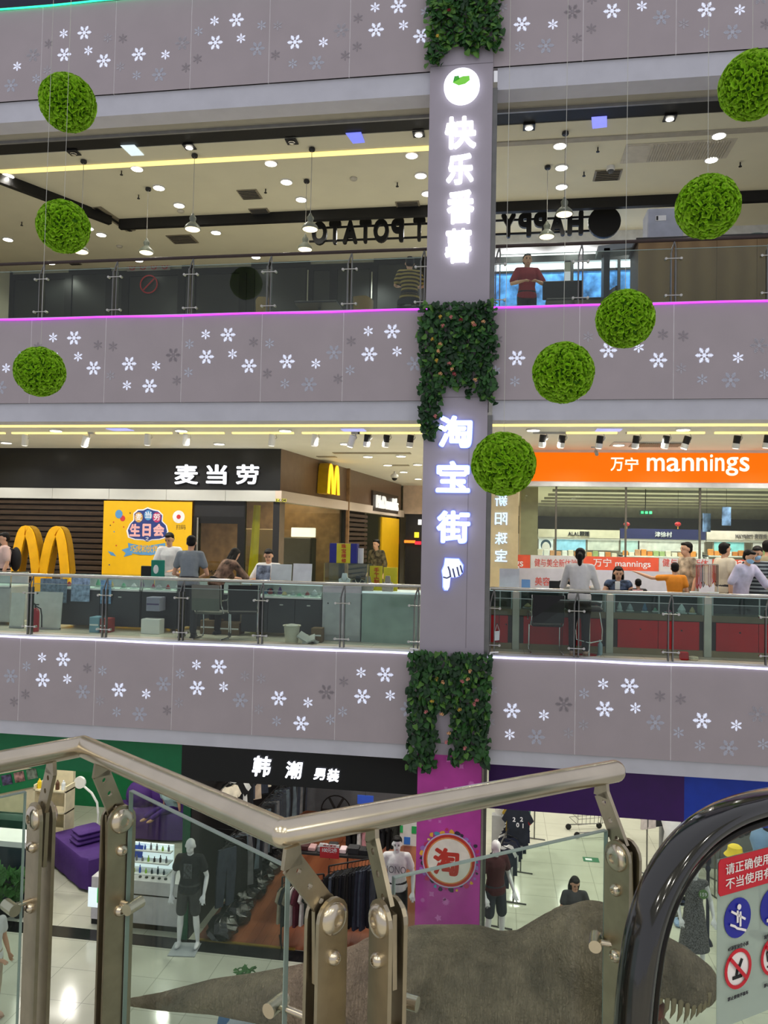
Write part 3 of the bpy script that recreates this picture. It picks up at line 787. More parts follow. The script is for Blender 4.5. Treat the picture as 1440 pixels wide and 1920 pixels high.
# right: white wall band, strip window with daylight
YW = 17.6
z_l = at(1050, 478, YW).z; z_wt = at(1050, 489, YW).z
sobj(B().box(xm, XR, YW, YW + 0.15, z_l, C3), 'wall_back_right', mat('bright_white_wall', (236, 240, 246), 0.6))
xw = [at(x, 530, YW).x for x in (925, 955, 985, 1062, 1072, 1166, 1172, 1186, 1200)]
M_day = mat('daylight_pane', (80, 140, 210), 0.2, var=0.55, scale=5, emit=0.5, ecol=(90, 150, 220))
M_dayw = mat('daylight_white', (225, 238, 250), 0.2, emit=0.8, ecol=(225, 238, 250))
sobj(B().box(xm, XR, YW, YW + 0.1, z_wt, z_l).box(xm, XR, YW, YW + 0.1, Z3, Z3 + 0.3), 'trim_window_rail', M_black)
xx = [at(x, 530, YW).x for x in (905, 983, 990, 1058, 1075, 1163, 1183)]
sobj(B().box(xx[6], XR, YW, YW + 0.1, Z3 + 0.3, z_wt), 'wall_back_dark', M_dark)
for k, (a0, a1) in enumerate(((0, 1), (2, 3), (4, 5), (5, 6))):
    w = tag(thing('window_%d' % (20 + k), None, None, ((xx[a0] + xx[a1]) / 2, YW, Z3 + 0.3)), kind='structure')
    x0, x1 = xx[a0], xx[a1]
    B().box(x0, x1, YW + 0.05, YW + 0.06, Z3 + 0.3, z_wt - 0.22).obj('pane', M_day, w)
    B().box(x0, x1, YW + 0.04, YW + 0.06, z_wt - 0.2, z_wt).obj('top_pane', M_dayw, w)
    B().box(x0, x1, YW + 0.02, YW + 0.06, z_wt - 0.24, z_wt - 0.19).obj('transom', M_black, w)
    B().box(x0 - 0.06, x0, YW - 0.02, YW + 0.08, Z3 + 0.3, z_wt).obj('mullion', M_black, w)
    B().box(x0, x1, YW + 0.02, YW + 0.05, Z3 + 0.72, Z3 + 0.82).obj('window_bar', mat('bar_white', (226, 236, 244), 0.4, emit=0.5), w)
for x in (-3.4, -1.8, 0.3, 1.6, 3.0): lamp((x, 17.0, C3 - 0.08), 130, (1, 0.98, 0.95))  # added spots without fixtures, stand in for window light on the white wall
# counter with wood front and equipment
YC = 13.1
ca = at(1197, 447, YC); cz = ca.z
t = thing('wood_counter', 'tall counter with brown wood panel front behind the third floor railing', 'counter', (ca.x + 1.6, YC + 0.4, Z3))
M_wd = wood('counter_wood', (120, 95, 60), (133, 107, 69), 0.9, 'X')
xe = XR - 0.2; k = 0; x = ca.x
while x < xe:
    x2 = min(xe, x + 0.62); B().box(x + 0.002, x2 - 0.002, YC, YC + 0.03, Z3, cz - 0.05).obj('front_panel', M_wd, t); x = x2
B().box(ca.x, xe, YC + 0.03, YC + 0.8, Z3, cz - 0.05).obj('carcass', mat('counter_core', (90, 72, 48), 0.6), t)
B().box(ca.x - 0.04, xe, YC - 0.03, YC + 0.82, cz - 0.05, cz).obj('countertop', mat('counter_top_dark', (40, 36, 34), 0.3), t)
a, e = at(1212, 437, YC + 0.4), at(1279, 393, YC + 0.4)
t = thing('ice_machine', 'silver grey machine standing on the wooden counter behind the ball', 'machine', ((a.x + e.x) / 2, YC + 0.5, cz))
B().rbox(a.x, e.x, YC + 0.3, YC + 0.75, cz, e.z, 0.015).obj('housing', mat('machine_grey', (168, 172, 184), 0.4), t)
B().box(a.x + 0.04, e.x - 0.02, YC + 0.29, YC + 0.3, cz + 0.03, cz + 0.13).obj('lower_panel', mat('machine_panel', (196, 196, 198), 0.4), t)
B().box(a.x + 0.13, a.x + 0.3, YC + 0.29, YC + 0.3, e.z - 0.22, e.z - 0.13).obj('label_plate', M_white, t)
B().box(a.x + 0.14, a.x + 0.17, YC + 0.285, YC + 0.292, e.z - 0.21, e.z - 0.14).obj('button', M_black, t)
p = at(1415, 421, YC + 0.3)
tag(B().lathe([(0.06, 0), (0.1, 0.01), (0.155, 0.075), (0.16, 0.08), (0.15, 0.075), (0.09, 0.025), (0.02, 0.02)], (p.x, YC + 0.3, cz), 20).obj('bowl', mat('teal_bowl', (130, 160, 152), 0.4), smooth=True), 'pale teal bowl on the wooden counter at the right edge', 'bowl')
p = at(1440, 425, YC + 0.5)
tag(B().rbox(p.x - 0.06, p.x + 0.3, YC + 0.3, YC + 0.6, cz, cz + 0.2, 0.01).obj('till_screen', M_dark), 'black screen on the wooden counter beside the teal bowl', 'screen')
a, e = at(1120, 476, 13.6), at(1201, 457, 13.6)
t = thing('side_shelf', 'grey sloping shelf ledge left of the wooden counter', 'shelf', ((a.x + e.x) / 2, 13.6, Z3))
B().prism([(0, 0.02), (0, 0.12), (e.x - a.x, 0.2), (e.x - a.x, 0.09)], (a.x, 13.5, a.z - 0.02), (1, 0, 0), (0, 0, 1), (0, 0.35, 0)).obj('ledge', mat('shelf_grey', (128, 136, 140), 0.5), t)
B().box(a.x + 0.1, a.x + 0.2, 13.5, 13.85, Z3, a.z + 0.06).obj('support', M_dark, t)

# furniture behind the glass
def chair(lab, loc, rz, m, frame, h=0.82, grp=None, seat_m=None):
    t = thing('chair', lab, 'chair', loc, rz, grp)
    for x in (-0.2, 0.2):
        for y in (-0.19, 0.19): B().tube([(x * 1.1, y * 1.1, 0), (x, y, 0.42)], 0.014, 6).obj('leg', frame, t, local=True)
    B().rbox(-0.23, 0.23, -0.23, 0.22, 0.42, 0.48, 0.02).obj('seat', seat_m or m, t, local=True)
    vs = B()
    n = 8
    loftp = []
    for i in range(n + 1):
        a = -0.9 + 1.8 * i / n
        for zz, r in ((0.5, 0.24), (h, 0.26)):
            loftp.append((r * sin(a), 0.03 + r * cos(a) * 0.8, zz - 0.05 * abs(a) * (zz > 0.6)))
    fs = [(2 * i, 2 * i + 2, 2 * i + 3, 2 * i + 1) for i in range(n)]
    q = [Vector(p) for p in loftp]; q2 = [p + Vector((p.x * 0.1, 0.03, 0)) for p in q]; m_ = len(q)
    fs2 = [tuple(i + m_ for i in f[::-1]) for f in fs] + [(2 * i + 1, 2 * i + 3, m_ + 2 * i + 3, m_ + 2 * i + 1) for i in range(n)] + [(2 * i + 2, 2 * i, m_ + 2 * i, m_ + 2 * i + 2) for i in range(n)]
    vs.add(q + q2, fs + fs2 + [(0, 1, m_ + 1, m_), (2 * n + 1, 2 * n, m_ + 2 * n, m_ + 2 * n + 1)]).obj('backrest', m, t, local=True, smooth=True)
    return t
def table(lab, loc, w, d, h, top, m):
    t = thing('cafe_table', lab, 'table', loc)
    B().rbox(-w / 2, w / 2, -d / 2, d / 2, h - 0.04, h, 0.008).obj('tabletop', top, t, local=True)
    B().cyl((0, 0, 0.02), (0, 0, h - 0.04), 0.03, 8).obj('pedestal', m, t, local=True)
    B().lathe([(0.24, 0), (0.24, 0.015), (0.05, 0.03)], n=16).obj('foot', m, t, local=True)
M_tan = mat('tan_leather', (128, 108, 70), 0.5)
def fl(px, Y): return Vector((at(px, 540, Y).x, Y, Z3))
chair('tan tub chair left behind the third floor railing', fl(508, 14.0), 2.4, M_tan, M_dark, 0.9)
chair('tan tub chair in the middle behind the third floor railing', fl(672, 14.1), -2.4, M_tan, M_dark, 0.9)
chair('tan tub chair beside the person in the striped shirt', fl(585, 14.4), 0.5, M_tan, M_dark, 0.85)
table('dark cafe table between the tan chairs', fl(600, 13.9), 0.8, 0.7, 0.72, M_dark, M_steelg)
table('pale cafe table behind the tan chairs', fl(560, 15.6), 1.3, 0.7, 0.75, M_white, M_steelg)
figure('person', 'seated person seen from behind in a brown and yellow striped top, left of the column', 'person', fl(768, 13.4) + Vector((0, 0, 0.22)), pi + 0.2, 1.66, 0.12, True, top=cloth('stripe_brown', (110, 96, 56)), sleeve=0.7, bottom=cloth('dark_trouser', (34, 34, 38)), hair=HAIRM, shoes=M_dark, face=False,
       J=dict(elL=(.25, -.1, .72), wrL=(.2, -.34, .78), elR=(-.25, -.1, .72), wrR=(-.2, -.34, .78)))
o = [c_ for c_ in bpy.data.objects if c_.name.startswith('top')][-1]
def stripes(m, c1, c2, scale, axis='Z'):
    nt = m.node_tree; N = nt.nodes; L = nt.links
    wv = N.new('ShaderNodeTexWave'); wv.bands_direction = axis; wv.inputs['Scale'].default_value = scale
    tc = [n for n in N if n.type == 'TEX_COORD'][0]; L.new(tc.outputs['Object'], wv.inputs['Vector'])
    rp = [n for n in N if n.type == 'VALTORGB'][0]; rp.color_ramp.interpolation = 'CONSTANT'
    rp.color_ramp.elements[0].position = 0; rp.color_ramp.elements[1].position = 0.5
    rp.color_ramp.elements[0].color = lin(c1); rp.color_ramp.elements[1].color = lin(c2)
    L.new(wv.outputs['Fac'], rp.inputs['Fac'])
stripes(MATS['cloth_stripe_brown'], (52, 44, 34), (150, 132, 70), 4.5)
chair('dark chair with the striped person on it', fl(768, 13.4) + Vector((0, 0.02, 0)), pi + 0.2, M_dark, M_dark, 0.62)
figure('person', 'person in a dark red shirt standing in front of the bright window', 'person', fl(988, 14.3), 0.15, 1.72, 0.0, top=cloth('dark_red', (130, 34, 44)), sleeve=0.8, bottom=cloth('dark_trouser', (34, 34, 38)), hair=HAIRM, shoes=M_dark,
       J=dict(elL=(.29, -.08, 1.12), wrL=(.12, -.3, 1.1), elR=(-.29, -.08, 1.12), wrR=(-.12, -.3, 1.1)))
chair('dark chair left of the person in the red shirt', fl(950, 14.6), 0.15, M_dark, M_dark, 0.75)
table('dark table by the bright window', fl(1075, 14.2), 1.0, 0.7, 0.74, M_dark, M_steelg)
chair('dark armchair with tall back beside the bright window', fl(1128, 14.2), -1.2, M_dark, M_steelg, 1.05)
chair('dark chair behind the green ball near the wooden counter', fl(1176, 15.1), 1.0, M_dark, M_steelg, 1.0)
chair('dark chair facing the window table', fl(1030, 15.2), 0.2, M_dark, M_steelg, 0.9)
t = thing('monitor', 'black monitor on the table before the bright window', 'monitor', fl(1055, 14.2) + Vector((0, 0, 0.74)))
B().rbox(-0.36, 0.36, -0.03, 0.02, 0.08, 0.42, 0.01).obj('screen', M_black, t, local=True)
B().box(-0.04, 0.04, -0.02, 0.02, 0.0, 0.1).box(-0.12, 0.12, -0.08, 0.08, 0, 0.012).obj('stand', M_black, t, local=True)
a = fl(1100, 16.9)
tag(B().rbox(a.x - 0.3, a.x + 0.3, 16.8, 17.2, Z3, Z3 + 0.55, 0.02).obj('red_cabinet', mat('brick_red', (170, 66, 60), 0.6)), 'low red box below the bright window', 'box')
# ================================================================== SECOND FLOOR: burger shop, kiosks, drugstore
def rect(x0, y0, x1, y1, Y):
    a = at(x0, (y0 + y1) / 2, Y).x; c = at(x1, (y0 + y1) / 2, Y).x; t = at((x0 + x1) / 2, y0, Y).z; d = at((x0 + x1) / 2, y1, Y).z
    return a, c, d, t
def rb(b, r, Y0, Y1): return b.box(r[0], r[1], Y0, Y1, r[2], r[3])
def flat(name, r, Y, m, parent, th=0.006): return B().box(r[0], r[1], Y - th, Y, r[2], r[3]).obj(name, m, parent)
YM = 15.86; XC = -4.65
M_brown = mat('brown_metal_panel', (126, 102, 86), 0.3, 0.3, var=0.05)
M_wpan = mat('white_metal_panel', (196, 196, 192), 0.4, var=0.01)
M_yel = mat('poster_yellow', (232, 182, 20), 0.5, var=0.02)
# ceiling cove strips and downlights
tag(B().box(XL, XR, 12.38, 12.46, C2 - 0.03, C2).obj('cove_strip', M_warm), 'warm light strip along the second floor ceiling edge', 'light strip')
segs = [-13, -9.25, -7.55, -5.9, -4.9, -3.6, -2.55, -1.3, 1.0, 2.0, 3.4, 4.4, 6.0]
for k in range(len(segs) - 1):
    if k == 7: continue
    tag(B().box(segs[k] + 0.08, segs[k + 1] - 0.08, 13.28, 13.34, C2 - 0.03, C2).obj('track_strip', M_warm), 'short warm light strip between the track spotlights of the second floor', 'light strip', 'track light strips of the second floor')
def tspot(px, py, lit, two, lab):
    p = at(px, py, 13.31)
    t = thing('track_spotlight', lab, 'spotlight', (p.x, 13.31, p.z - 0.11), 0, 'track spotlights under the second floor ceiling')
    h = C2 - (p.z - 0.11)
    B().box(-0.16, 0.16, -0.025, 0.025, h - 0.03, h).obj('adapter', mat('track_grey', (190, 190, 188), 0.5), t, local=True)
    B().tube([(0.07, 0, h - 0.03), (0.09, 0, h - 0.1), (0.06, 0, 0.12)], 0.01, 6).obj('arm', MATS['track_grey'], t, local=True)
    tilt = Matrix.Translation((0, 0, 0.1)) @ Euler((0.15, 0.12 if not lit else 0.3, 0)).to_matrix().to_4x4()
    if two:
        B().lathe([(0.055, -0.02), (0.058, 0.1), (0.05, 0.11)], n=14, M=tilt).obj('upper_body', M_black, t, local=True)
        B().lathe([(0.056, -0.1), (0.06, -0.095), (0.06, -0.02)], n=14, M=tilt).obj('head', M_white, t, local=True)
    else:
        B().lathe([(0.058, -0.1), (0.062, -0.095), (0.062, 0.1), (0.05, 0.11)], n=14, M=tilt).obj('head', M_white, t, local=True)
    B().lathe([(0.05, -0.1), (0.045, -0.112), (0.01, -0.113)], n=12, M=tilt).obj('lens', M_lit if lit else mat('lens_soft', (255, 250, 240), 0.4, emit=1.1), t, local=True)
for k, (px, py, l, tw) in enumerate([(47, 824, 0, 0), (160, 826, 1, 0), (277, 823, 0, 0), (349, 823, 0, 0), (510, 824, 0, 0), (590, 824, 0, 0), (659, 826, 1, 0), (688, 825, 0, 1), (724, 826, 0, 1), (769, 826, 0, 1),
                                     (1017, 826, 0, 1), (1053, 827, 0, 1), (1124, 828, 0, 1), (1192, 828, 0, 1), (1248, 828, 0, 1), (1286, 829, 1, 1), (1381, 828, 0, 1), (1438, 827, 0, 1)]):
    nth = ['first', 'second', 'third', 'fourth', 'fifth', 'sixth', 'seventh', 'eighth']
    tspot(px, py, l, tw, ('black and white' if tw else 'white') + ' track spotlight, ' + ((nth[k] + ' from the left edge' if k < 7 else ['third', 'second', 'first'][k - 7] + ' to the left of the column') if k < 10 else nth[k - 10] + ' to the right of the green ball'))
for k, (px, py) in enumerate([(12, 829), (105, 806), (340, 806), (411, 831), (535, 806), (690, 855), (752, 854), (727, 871), (757, 884), (783, 870), (784, 897), (1000, 805), (1160, 833), (1281, 804), (648, 831)]):
    p = disc_light(px, py, C2 - 0.002, 0.1, label='round white ceiling downlight in the second floor ceiling', group='round ceiling downlights on the second floor')
for x in (-11.5, -9.5, -7.5, -5.5, -3.2, -2.2, 0.8, 2.6, 4.4, 6.5):
    lamp((x, 13.31, C2 - 0.12), 92)
    lamp((x + 0.6, 14.9, C2 - 0.1), 86)
for px, py, c, l in ((225, 805, (170, 175, 250), 'left'), (663, 806, (170, 175, 250), 'middle'), (1141, 806, (190, 170, 250), 'right')):
    p = atz(px, py, C2); tag(B().box(p.x - 0.2, p.x + 0.2, p.y - 0.14, p.y + 0.14, C2 - 0.01, C2 - 0.001).obj('ceiling_light_panel', mat('lilac_panel', c, 0.4, emit=0.8, ecol=c)), 'small lilac light panel in the second floor ceiling, %s one' % l, 'light panel')
for k, (x0, y0, x1, y1) in enumerate(((625, 849, 775, 854), (595, 856, 632, 857), (728, 872, 774, 878))):
    a, e = atz(x0, y0, C2), atz(x1, y1, C2)
    tag(B().box(a.x, e.x, a.y - 0.12, a.y + 0.12, C2 - 0.012, C2).obj('slot_vent', M_vent), ['long slot vent in the ceiling before the burger shop side wall', 'dark slot vent beside the burger shop corner', 'dark slot vent above the passage left of the column'][k], 'vent')
t = thing('camera_dome', 'white security camera with black dome hanging left of the column', 'camera', atz(740, 884, C2) - Vector((0, 0, 0.25)))
B().cyl((0, 0, 0.12), (0, 0, 0.25), 0.03, 8).ell((0, 0, 0.12), (0.11, 0.11, 0.08)).obj('housing', M_white, t, local=True)
B().ell((0, 0, 0.07), (0.08, 0.08, 0.08)).obj('dome', M_black, t, local=True)

# --- burger shop front
f = struct('wall_burger_front', (-9, YM, Z2))
B().box(XL, XC, YM, YM + 0.25, 2.70, C2).obj('sign_band', mat('sign_black', (28, 28, 27), 0.28, var=0.05), f)
jx = [XL] + [at(x, 940, YM).x for x in (-12, 100, 206, 313, 424)] + [XC]
for k in range(len(jx) - 1):
    B().box(jx[k] + 0.004, jx[k + 1] - 0.004, YM - 0.05, YM + 0.2, 2.47, 2.70).obj('white_panel', M_wpan, f)
xl1 = at(193, 1000, YM).x
B().box(XL, xl1, YM + 0.09, YM + 0.12, 0, 2.47).obj('louvre_backing', M_black, f)
z = 0.1; M_lv = wood('louvre_brown', (62, 50, 42), (80, 66, 56), 1.5, 'Z')
while z < 2.44:
    B().cb(((XL + xl1) / 2, YM + 0.05, z), (xl1 - XL, 0.075, 0.07), rx=0.35).obj('slat', M_lv, f); z += 0.121
t = thing('shop_lettering', 'white lit Chinese name on the black burger shop sign band', 'sign', at(405, 890, YM) - Vector((0, 0.05, 0.2)))
for ch, x0, x1 in (('麦', 328, 371), ('当', 387, 425), ('劳', 443, 485)):
    o = ptext(ch, 'character', M_litw, t, (x0, 871, x1, 908), YM - 0.062, 0.03, 0.022)
    ptext(ch, 'character_side', M_steelg, o, (x0 + 2, 872, x1 + 2, 909), YM - 0.028, 0.05, 0.022)
# yellow poster with lettering
t = thing('birthday_poster', 'yellow birthday party poster on the burger shop front', 'poster', at(276, 1070, YM - 0.03))
r = rect(193, 940, 359, 1076, YM - 0.02); r = (r[0], r[1], 0.25, r[3])
flat('sheet', r, YM - 0.02, M_yel, t)
YP = YM - 0.028
def pd(px, py, w, h, m, name='print', n=18, Y=None):
    c = at(px, py, Y or YP); k = (Y or YP) / FPX
    pts = [(w * k * 0.97 * cos(2 * pi * i / n), h * k * 0.97 * sin(2 * pi * i / n)) for i in range(n)]
    return B().prism(pts, c, (1, 0, 0), (0, 0, 1), (0, -0.003, 0)).obj(name, m, t)
M_nav = mat('print_navy', (44, 62, 130), 0.5); M_pw = mat('print_white', (236, 236, 240), 0.5); M_pb = mat('print_blue', (90, 150, 205), 0.5); M_pr = mat('print_red', (205, 60, 60), 0.5)
def pp(pts, m, Y, name='print'):
    q = [at(x, y, Y) for x, y in pts]
    return B().prism([(p.x, p.z) for p in q], (0, Y, 0), (1, 0, 0), (0, 0, 1), (0, -0.003, 0)).obj(name, m, t)
pd(223, 964, 8, 9, M_pb, 'balloon'); pd(230, 972, 5.5, 6, M_pr, 'balloon')
cl = [(240, 1008), (237, 995), (243, 982), (250, 975), (250, 962), (258, 955), (268, 955), (277, 951), (288, 955), (298, 957), (306, 965), (305, 977), (313, 985), (316, 997), (313, 1008), (300, 1012), (285, 1013), (277, 1016), (268, 1013), (252, 1012)]
pp(cl, M_pw, YP, 'badge_rim'); pp([(277 + (x - 277) * 0.93, 987 + (y - 987) * 0.93) for x, y in cl], M_nav, YP - 0.003, 'badge')
for x, c, ch in ((260, (206, 160, 90), '麦'), (278, (88, 150, 205), '当'), (294, (190, 60, 110), '劳')):
    pd(x, 970 - (4 if x == 278 else 0), 9, 10.5, mat('balloon_%d' % x, c, 0.5), 'balloon', Y=YP - 0.006)
    ptext(ch, 'character', M_pw, t, (x - 6, 963 - (4 if x == 278 else 0), x + 6, 976 - (4 if x == 278 else 0)), YP - 0.01, 0.003, 0.02)
M_pk = mat('print_pink', (236, 180, 180), 0.5)
for ch, x0, x1 in (('生', 243, 263), ('日', 267, 283), ('会', 287, 308)): ptext(ch, 'character', M_pk, t, (x0, 982, x1, 1006), YP - 0.008, 0.003, 0.05)
pd(276, 1010, 6, 6, M_nav, 'dot', Y=YP - 0.006); ptext('之', 'character', M_pw, t, (272.5, 1006.5, 279.5, 1013.5), YP - 0.011, 0.003, 0.02)
pp([(240, 1018), (258, 1022), (280, 1023), (310, 1018), (310, 1036), (282, 1041), (260, 1040), (242, 1036)], M_pb, YP - 0.004, 'banner')
pp([(228, 1031), (243, 1026), (248, 1040), (232, 1044), (236, 1037)], M_pb, YP - 0.002, 'banner_tail')
ptext('巧虎和伙伴们', 'characters', M_yel, t, (244, 1022, 306, 1036), YP - 0.01, 0.003, 0.015)
pp([(202, 1033), (212, 1036), (218, 1043), (208, 1041)], M_pb, YP, 'confetti')
for x, y, c in ((244, 962, M_dark), (213, 979, M_pr), (207, 985, M_dark), (214, 997, M_pb), (233, 993, M_yel), (218, 1023, M_pr), (205, 1059, MATS['print_navy']), (232, 988, M_pr)): pd(x, y, 1.5, 1.5, c, 'confetti', 6)
pd(335, 969, 13, 13, M_pw, 'white_round')
pd(335, 969, 4.5, 4.5, M_pr, 'red_dot', Y=YP - 0.004)
ptext('扫码', 'characters', M_dark, t, (330, 984, 348, 993), YP, 0.003)
# door and window right of the poster
d = tag(thing('door_1', None, None, at(405, 1075, YM) * 1.0), kind='structure'); d.location.z = 0
r = rect(360, 940, 456, 1076, YM)
B().box(r[0], r[1], YM + 0.04, YM + 0.1, 2.13, 2.47).obj('transom', M_dark, d)
B().box(r[0], r[0] + 0.16, YM + 0.02, YM + 0.1, 0, 2.13).box(r[1] - 0.14, r[1], YM + 0.02, YM + 0.1, 0, 2.13).box(r[0] + 0.16, r[1] - 0.14, YM + 0.02, YM + 0.1, 1.98, 2.13).obj('frame', M_black, d)
B().box(r[0] + 0.16, r[1] - 0.14, YM + 0.05, YM + 0.06, 0, 1.98).obj('pane', M_glass, d)
B().cyl((r[0] + 0.13, YM - 0.02, 0.5), (r[0] + 0.13, YM - 0.02, 2.1), 0.022, 8).obj('pull_handle', M_steel, d)
ptext('McDonald’s', 'lettering', M_black, d, (392, 1069, 433, 1078), YM + 0.04, 0.004, 0.02)
w = tag(thing('window_30', None, None, (-5.05, YM, 0)), kind='structure')
x0, x1 = r[1], XC
B().box(x0, x0 + 0.03, YM + 0.02, YM + 0.1, 0, 2.47).obj('frame_bar', M_black, w)
B().box(x1 - 0.14, x1, YM + 0.0, YM + 0.14, 0, 2.47).obj('corner_post', M_dark, w)
B().box(x0 + 0.03, x1 - 0.14, YM + 0.05, YM + 0.06, 0, 2.47).obj('pane', M_glass, w)
B().tube([(at(481, 1000, YM + 0.4).x, YM + 0.4, 2.4), (at(476, 1040, YM + 0.4).x, YM + 0.4, 1.2), (at(470, 1080, YM + 0.4).x, YM + 0.4, 0)], [0.08, 0.1, 0.14], 8).obj('yellow_tube_slide', mat('slide_yellow', (210, 180, 20), 0.3), w)
# side wall of the burger shop running back
SA, SB = Vector((XC, YM, 0)), Vector((-3.43, 26.5, 0)); SD = (SB - SA).normalized(); SN = Vector((SD.y, -SD.x, 0))
def side(px, py, off=0.0):
    r_ = ray(px, py); o = SA + SN * off - Vector((0, 0, ZC)); k = o.dot(SN) / r_.dot(SN); return r_ * k + Vector((0, 0, ZC))
s_ = struct('wall_burger_side', SA)
def sbox(b, u0, u1, z0, z1, n0, n1):
    a = SA + SD * u0; return b.prism([(0, z0), (u1 - u0, z0), (u1 - u0, z1), (0, z1)], a + SN * n0, SD, (0, 0, 1), SN * (n1 - n0))
def su(px): return (side(px, 1000) - SA).dot(SD)
LS = (SB - SA).length
sbox(B(), 0.0, LS, 2.70, C2, -0.2, 0.0).obj('brown_sign_band', M_brown, s_)
sbox(B(), -0.06, LS + 0.3, 2.47, 2.70, -0.2, 0.06).obj('white_panel', mat('white_panel_warm', (206, 190, 176), 0.4, var=0.01), s_)
u = [su(x) for x in (533, 646, 690, 716, 748)]
sbox(B(), 0.0, u[0], 0, 2.47, -0.15, 0).obj('corner_pier', mat('pier_brown', (110, 96, 80), 0.5), s_)
sbox(B(), u[0], u[1], 0, 2.47, -0.06, -0.05).obj('window_pane', M_glass, s_)
sbox(B(), u[1], u[1] + 0.1, 0, 2.47, -0.15, 0).obj('post', M_black, s_)
z = 0.1
while z < 2.4:
    sbox(B(), u[1] + 0.1, u[2], z, z + 0.085, -0.1, -0.02).obj('slat', MATS['louvre_brown'], s_); z += 0.13
sbox(B(), u[1] + 0.1, u[2], 0, 2.47, -0.15, -0.11).obj('slat_backing', M_black, s_)
sbox(B(), u[2], u[3], 0, 2.47, -0.06, -0.05).obj('window_pane', M_glass, s_)
sbox(B(), u[3], u[4], 0, 2.40, -0.05, 0.0).obj('yellow_panel', M_yel, s_)
sbox(B(), u[4], LS, 0, 2.47, -0.1, 0.0).obj('end_panel', M_black, s_)
# projecting arches sign and wordmark on the side wall
def arches(name, b, c, ux, uz, w, h, th, dep):
    # two parabolic arches side by side as one outline band
    ux, uz = Vector(ux), Vector(uz); n = ux.cross(uz)
    for s in (-1, 1):
        pts_o, pts_i = [], []
        for k in range(17):
            f = -1 + k / 8
            inner_leg = (f > 0) == (s < 0)
            apex = s * w * 0.26; end = s * (0.055 * w if inner_leg else 0.5 * w - th / 2)
            x = apex + abs(f) * (end - apex)
            zt = h * (1 - abs(f) ** 2.3)
            pts_o.append((x * 1.0, zt))
        # centre line -> band
        P = [Vector((p[0], p[1])) for p in pts_o]
        L_, R_ = [], []
        for k in range(17):
            d = (P[min(k + 1, 16)] - P[max(k - 1, 0)]).normalized(); nn = Vector((-d.y, d.x)) * th / 2
            L_.append(P[k] + nn); R_.append(P[k] - nn)
        vs = []; fs = []
        for k in range(17):
            for q in (L_[k], R_[k]):
                z = max(0, q.y)
                for dd in (0, dep): vs.append(Vector(c) + ux * q.x + uz * z + n * dd)
        for k in range(16):
            a = k * 4; e = a + 4
            fs += [(a, e, e + 2, a + 2), (a + 1, a + 3, e + 3, e + 1), (a, a + 1, e + 1, e), (a + 2, e + 2, e + 3, a + 3)]
        fs += [(0, 2, 3, 1), (64, 65, 67, 66)]
        b.add(vs, fs)
    return b
pc = side(603, 930, 0.0)
t = thing('arches_sign', 'yellow golden arches light box on the brown side band', 'sign', pc)
ua, ub = (side(593, 920) - SA).dot(SD), (side(616, 920) - SA).dot(SD)
zb, zt = side(603, 927).z, side(603, 876).z
bb = B(); cc = SA + SD * ((ua + ub) / 2) + SN * 0.28 + Vector((0, 0, zb))
arches('a', bb, cc - SN * 0.26, SD, (0, 0, 1), ub - ua, zt - zb, (ub - ua) * 0.2, 0.26).obj('arches_body', mat('arch_side', (190, 150, 20), 0.4), t)
arches('a', B(), cc, SD, (0, 0, 1), ub - ua, zt - zb, (ub - ua) * 0.16, 0.02).obj('arches_face', mat('arch_lit', (255, 200, 30), 0.4, emit=1.4, ecol=(255, 190, 40)), t)
ua, ub = (side(700, 940) - SA).dot(SD), (side(741, 945) - SA).dot(SD)
za, zb = side(718, 926, 0.1).z, side(718, 957, 0.1).z
t = thing('wordmark_sign', 'white lit McDonald\'s lettering on a box on the brown side band', 'sign', SA + SD * ua + Vector((0, 0, zb)))
sbox(B(), ua - 0.25, ub + 0.2, zb - 0.05, za + 0.05, 0.0, 0.06).obj('backing_box', mat('box_dark_brown', (60, 52, 48), 0.4), t)
text("McDonald's", 'lettering', mat('sign_soft', (240, 240, 236), 0.4, emit=0.75), t, SA + SD * ((ua + ub) / 2) + SN * 0.1 + Vector((0, 0, (za + zb) / 2)), w=(ub - ua) * 0.98, h=(za - zb) * 0.8, ux=SD, depth=0.06)
t = thing('unit_plate', 'small yellow plate reading 1-004 at the burger shop corner', 'plate', at(525, 940, YM - 0.06))
r = rect(517, 935, 537, 941, YM - 0.055); flat('plate', r, YM - 0.055, mat('plate_yellow', (206, 200, 80), 0.5), t)
ptext('1-004', 'lettering', M_black, t, (518, 935.5, 536, 940.5), YM - 0.063, 0.003, 0.02)
# inside of the burger shop
sobj(B().box(XL, XC + 0.6, 20.4, 20.5, 0, C2).box(XC + 0.5, XC + 0.6, 16.5, 20.4, 0, 0.01), 'wall_burger_inside', mat('warm_brown_wall', (150, 116, 80), 0.6, var=0.15))
for px, Y, w, h, z, c, lab in ((545, 17.6, 0.9, 1.3, 0.6, (120, 96, 62), 'light wooden cabinet inside the burger shop corner'), (585, 19.0, 1.5, 0.8, 0.9, (44, 38, 34), 'dark service counter inside the burger shop')):
    x = at(px, 1000, Y).x - 0.75
    tag(B().rbox(x - w / 2, x + w / 2, Y, Y + 0.5, 0, z + h, 0.02).obj('cabinet', mat('cab_' + str(px), c, 0.5)), lab, 'cabinet')
x = at(572, 990, 18.6).x
tag(B().rbox(x - 0.3, x + 0.3, 18.4, 18.5, 1.72, 1.95, 0.01).obj('menu_light', mat('menu_glow', (255, 240, 220), 0.4, emit=1.3)), 'glowing menu board inside the burger shop corner window', 'menu board')
lamp((-5.5, 17.2, 3.2), 150, (1, 0.8, 0.55)); lamp((-5.4, 19.5, 3.2), 120, (1, 0.8, 0.55)); lamp((-6.7, 17.4, 3.2), 150, (1, 0.82, 0.55))
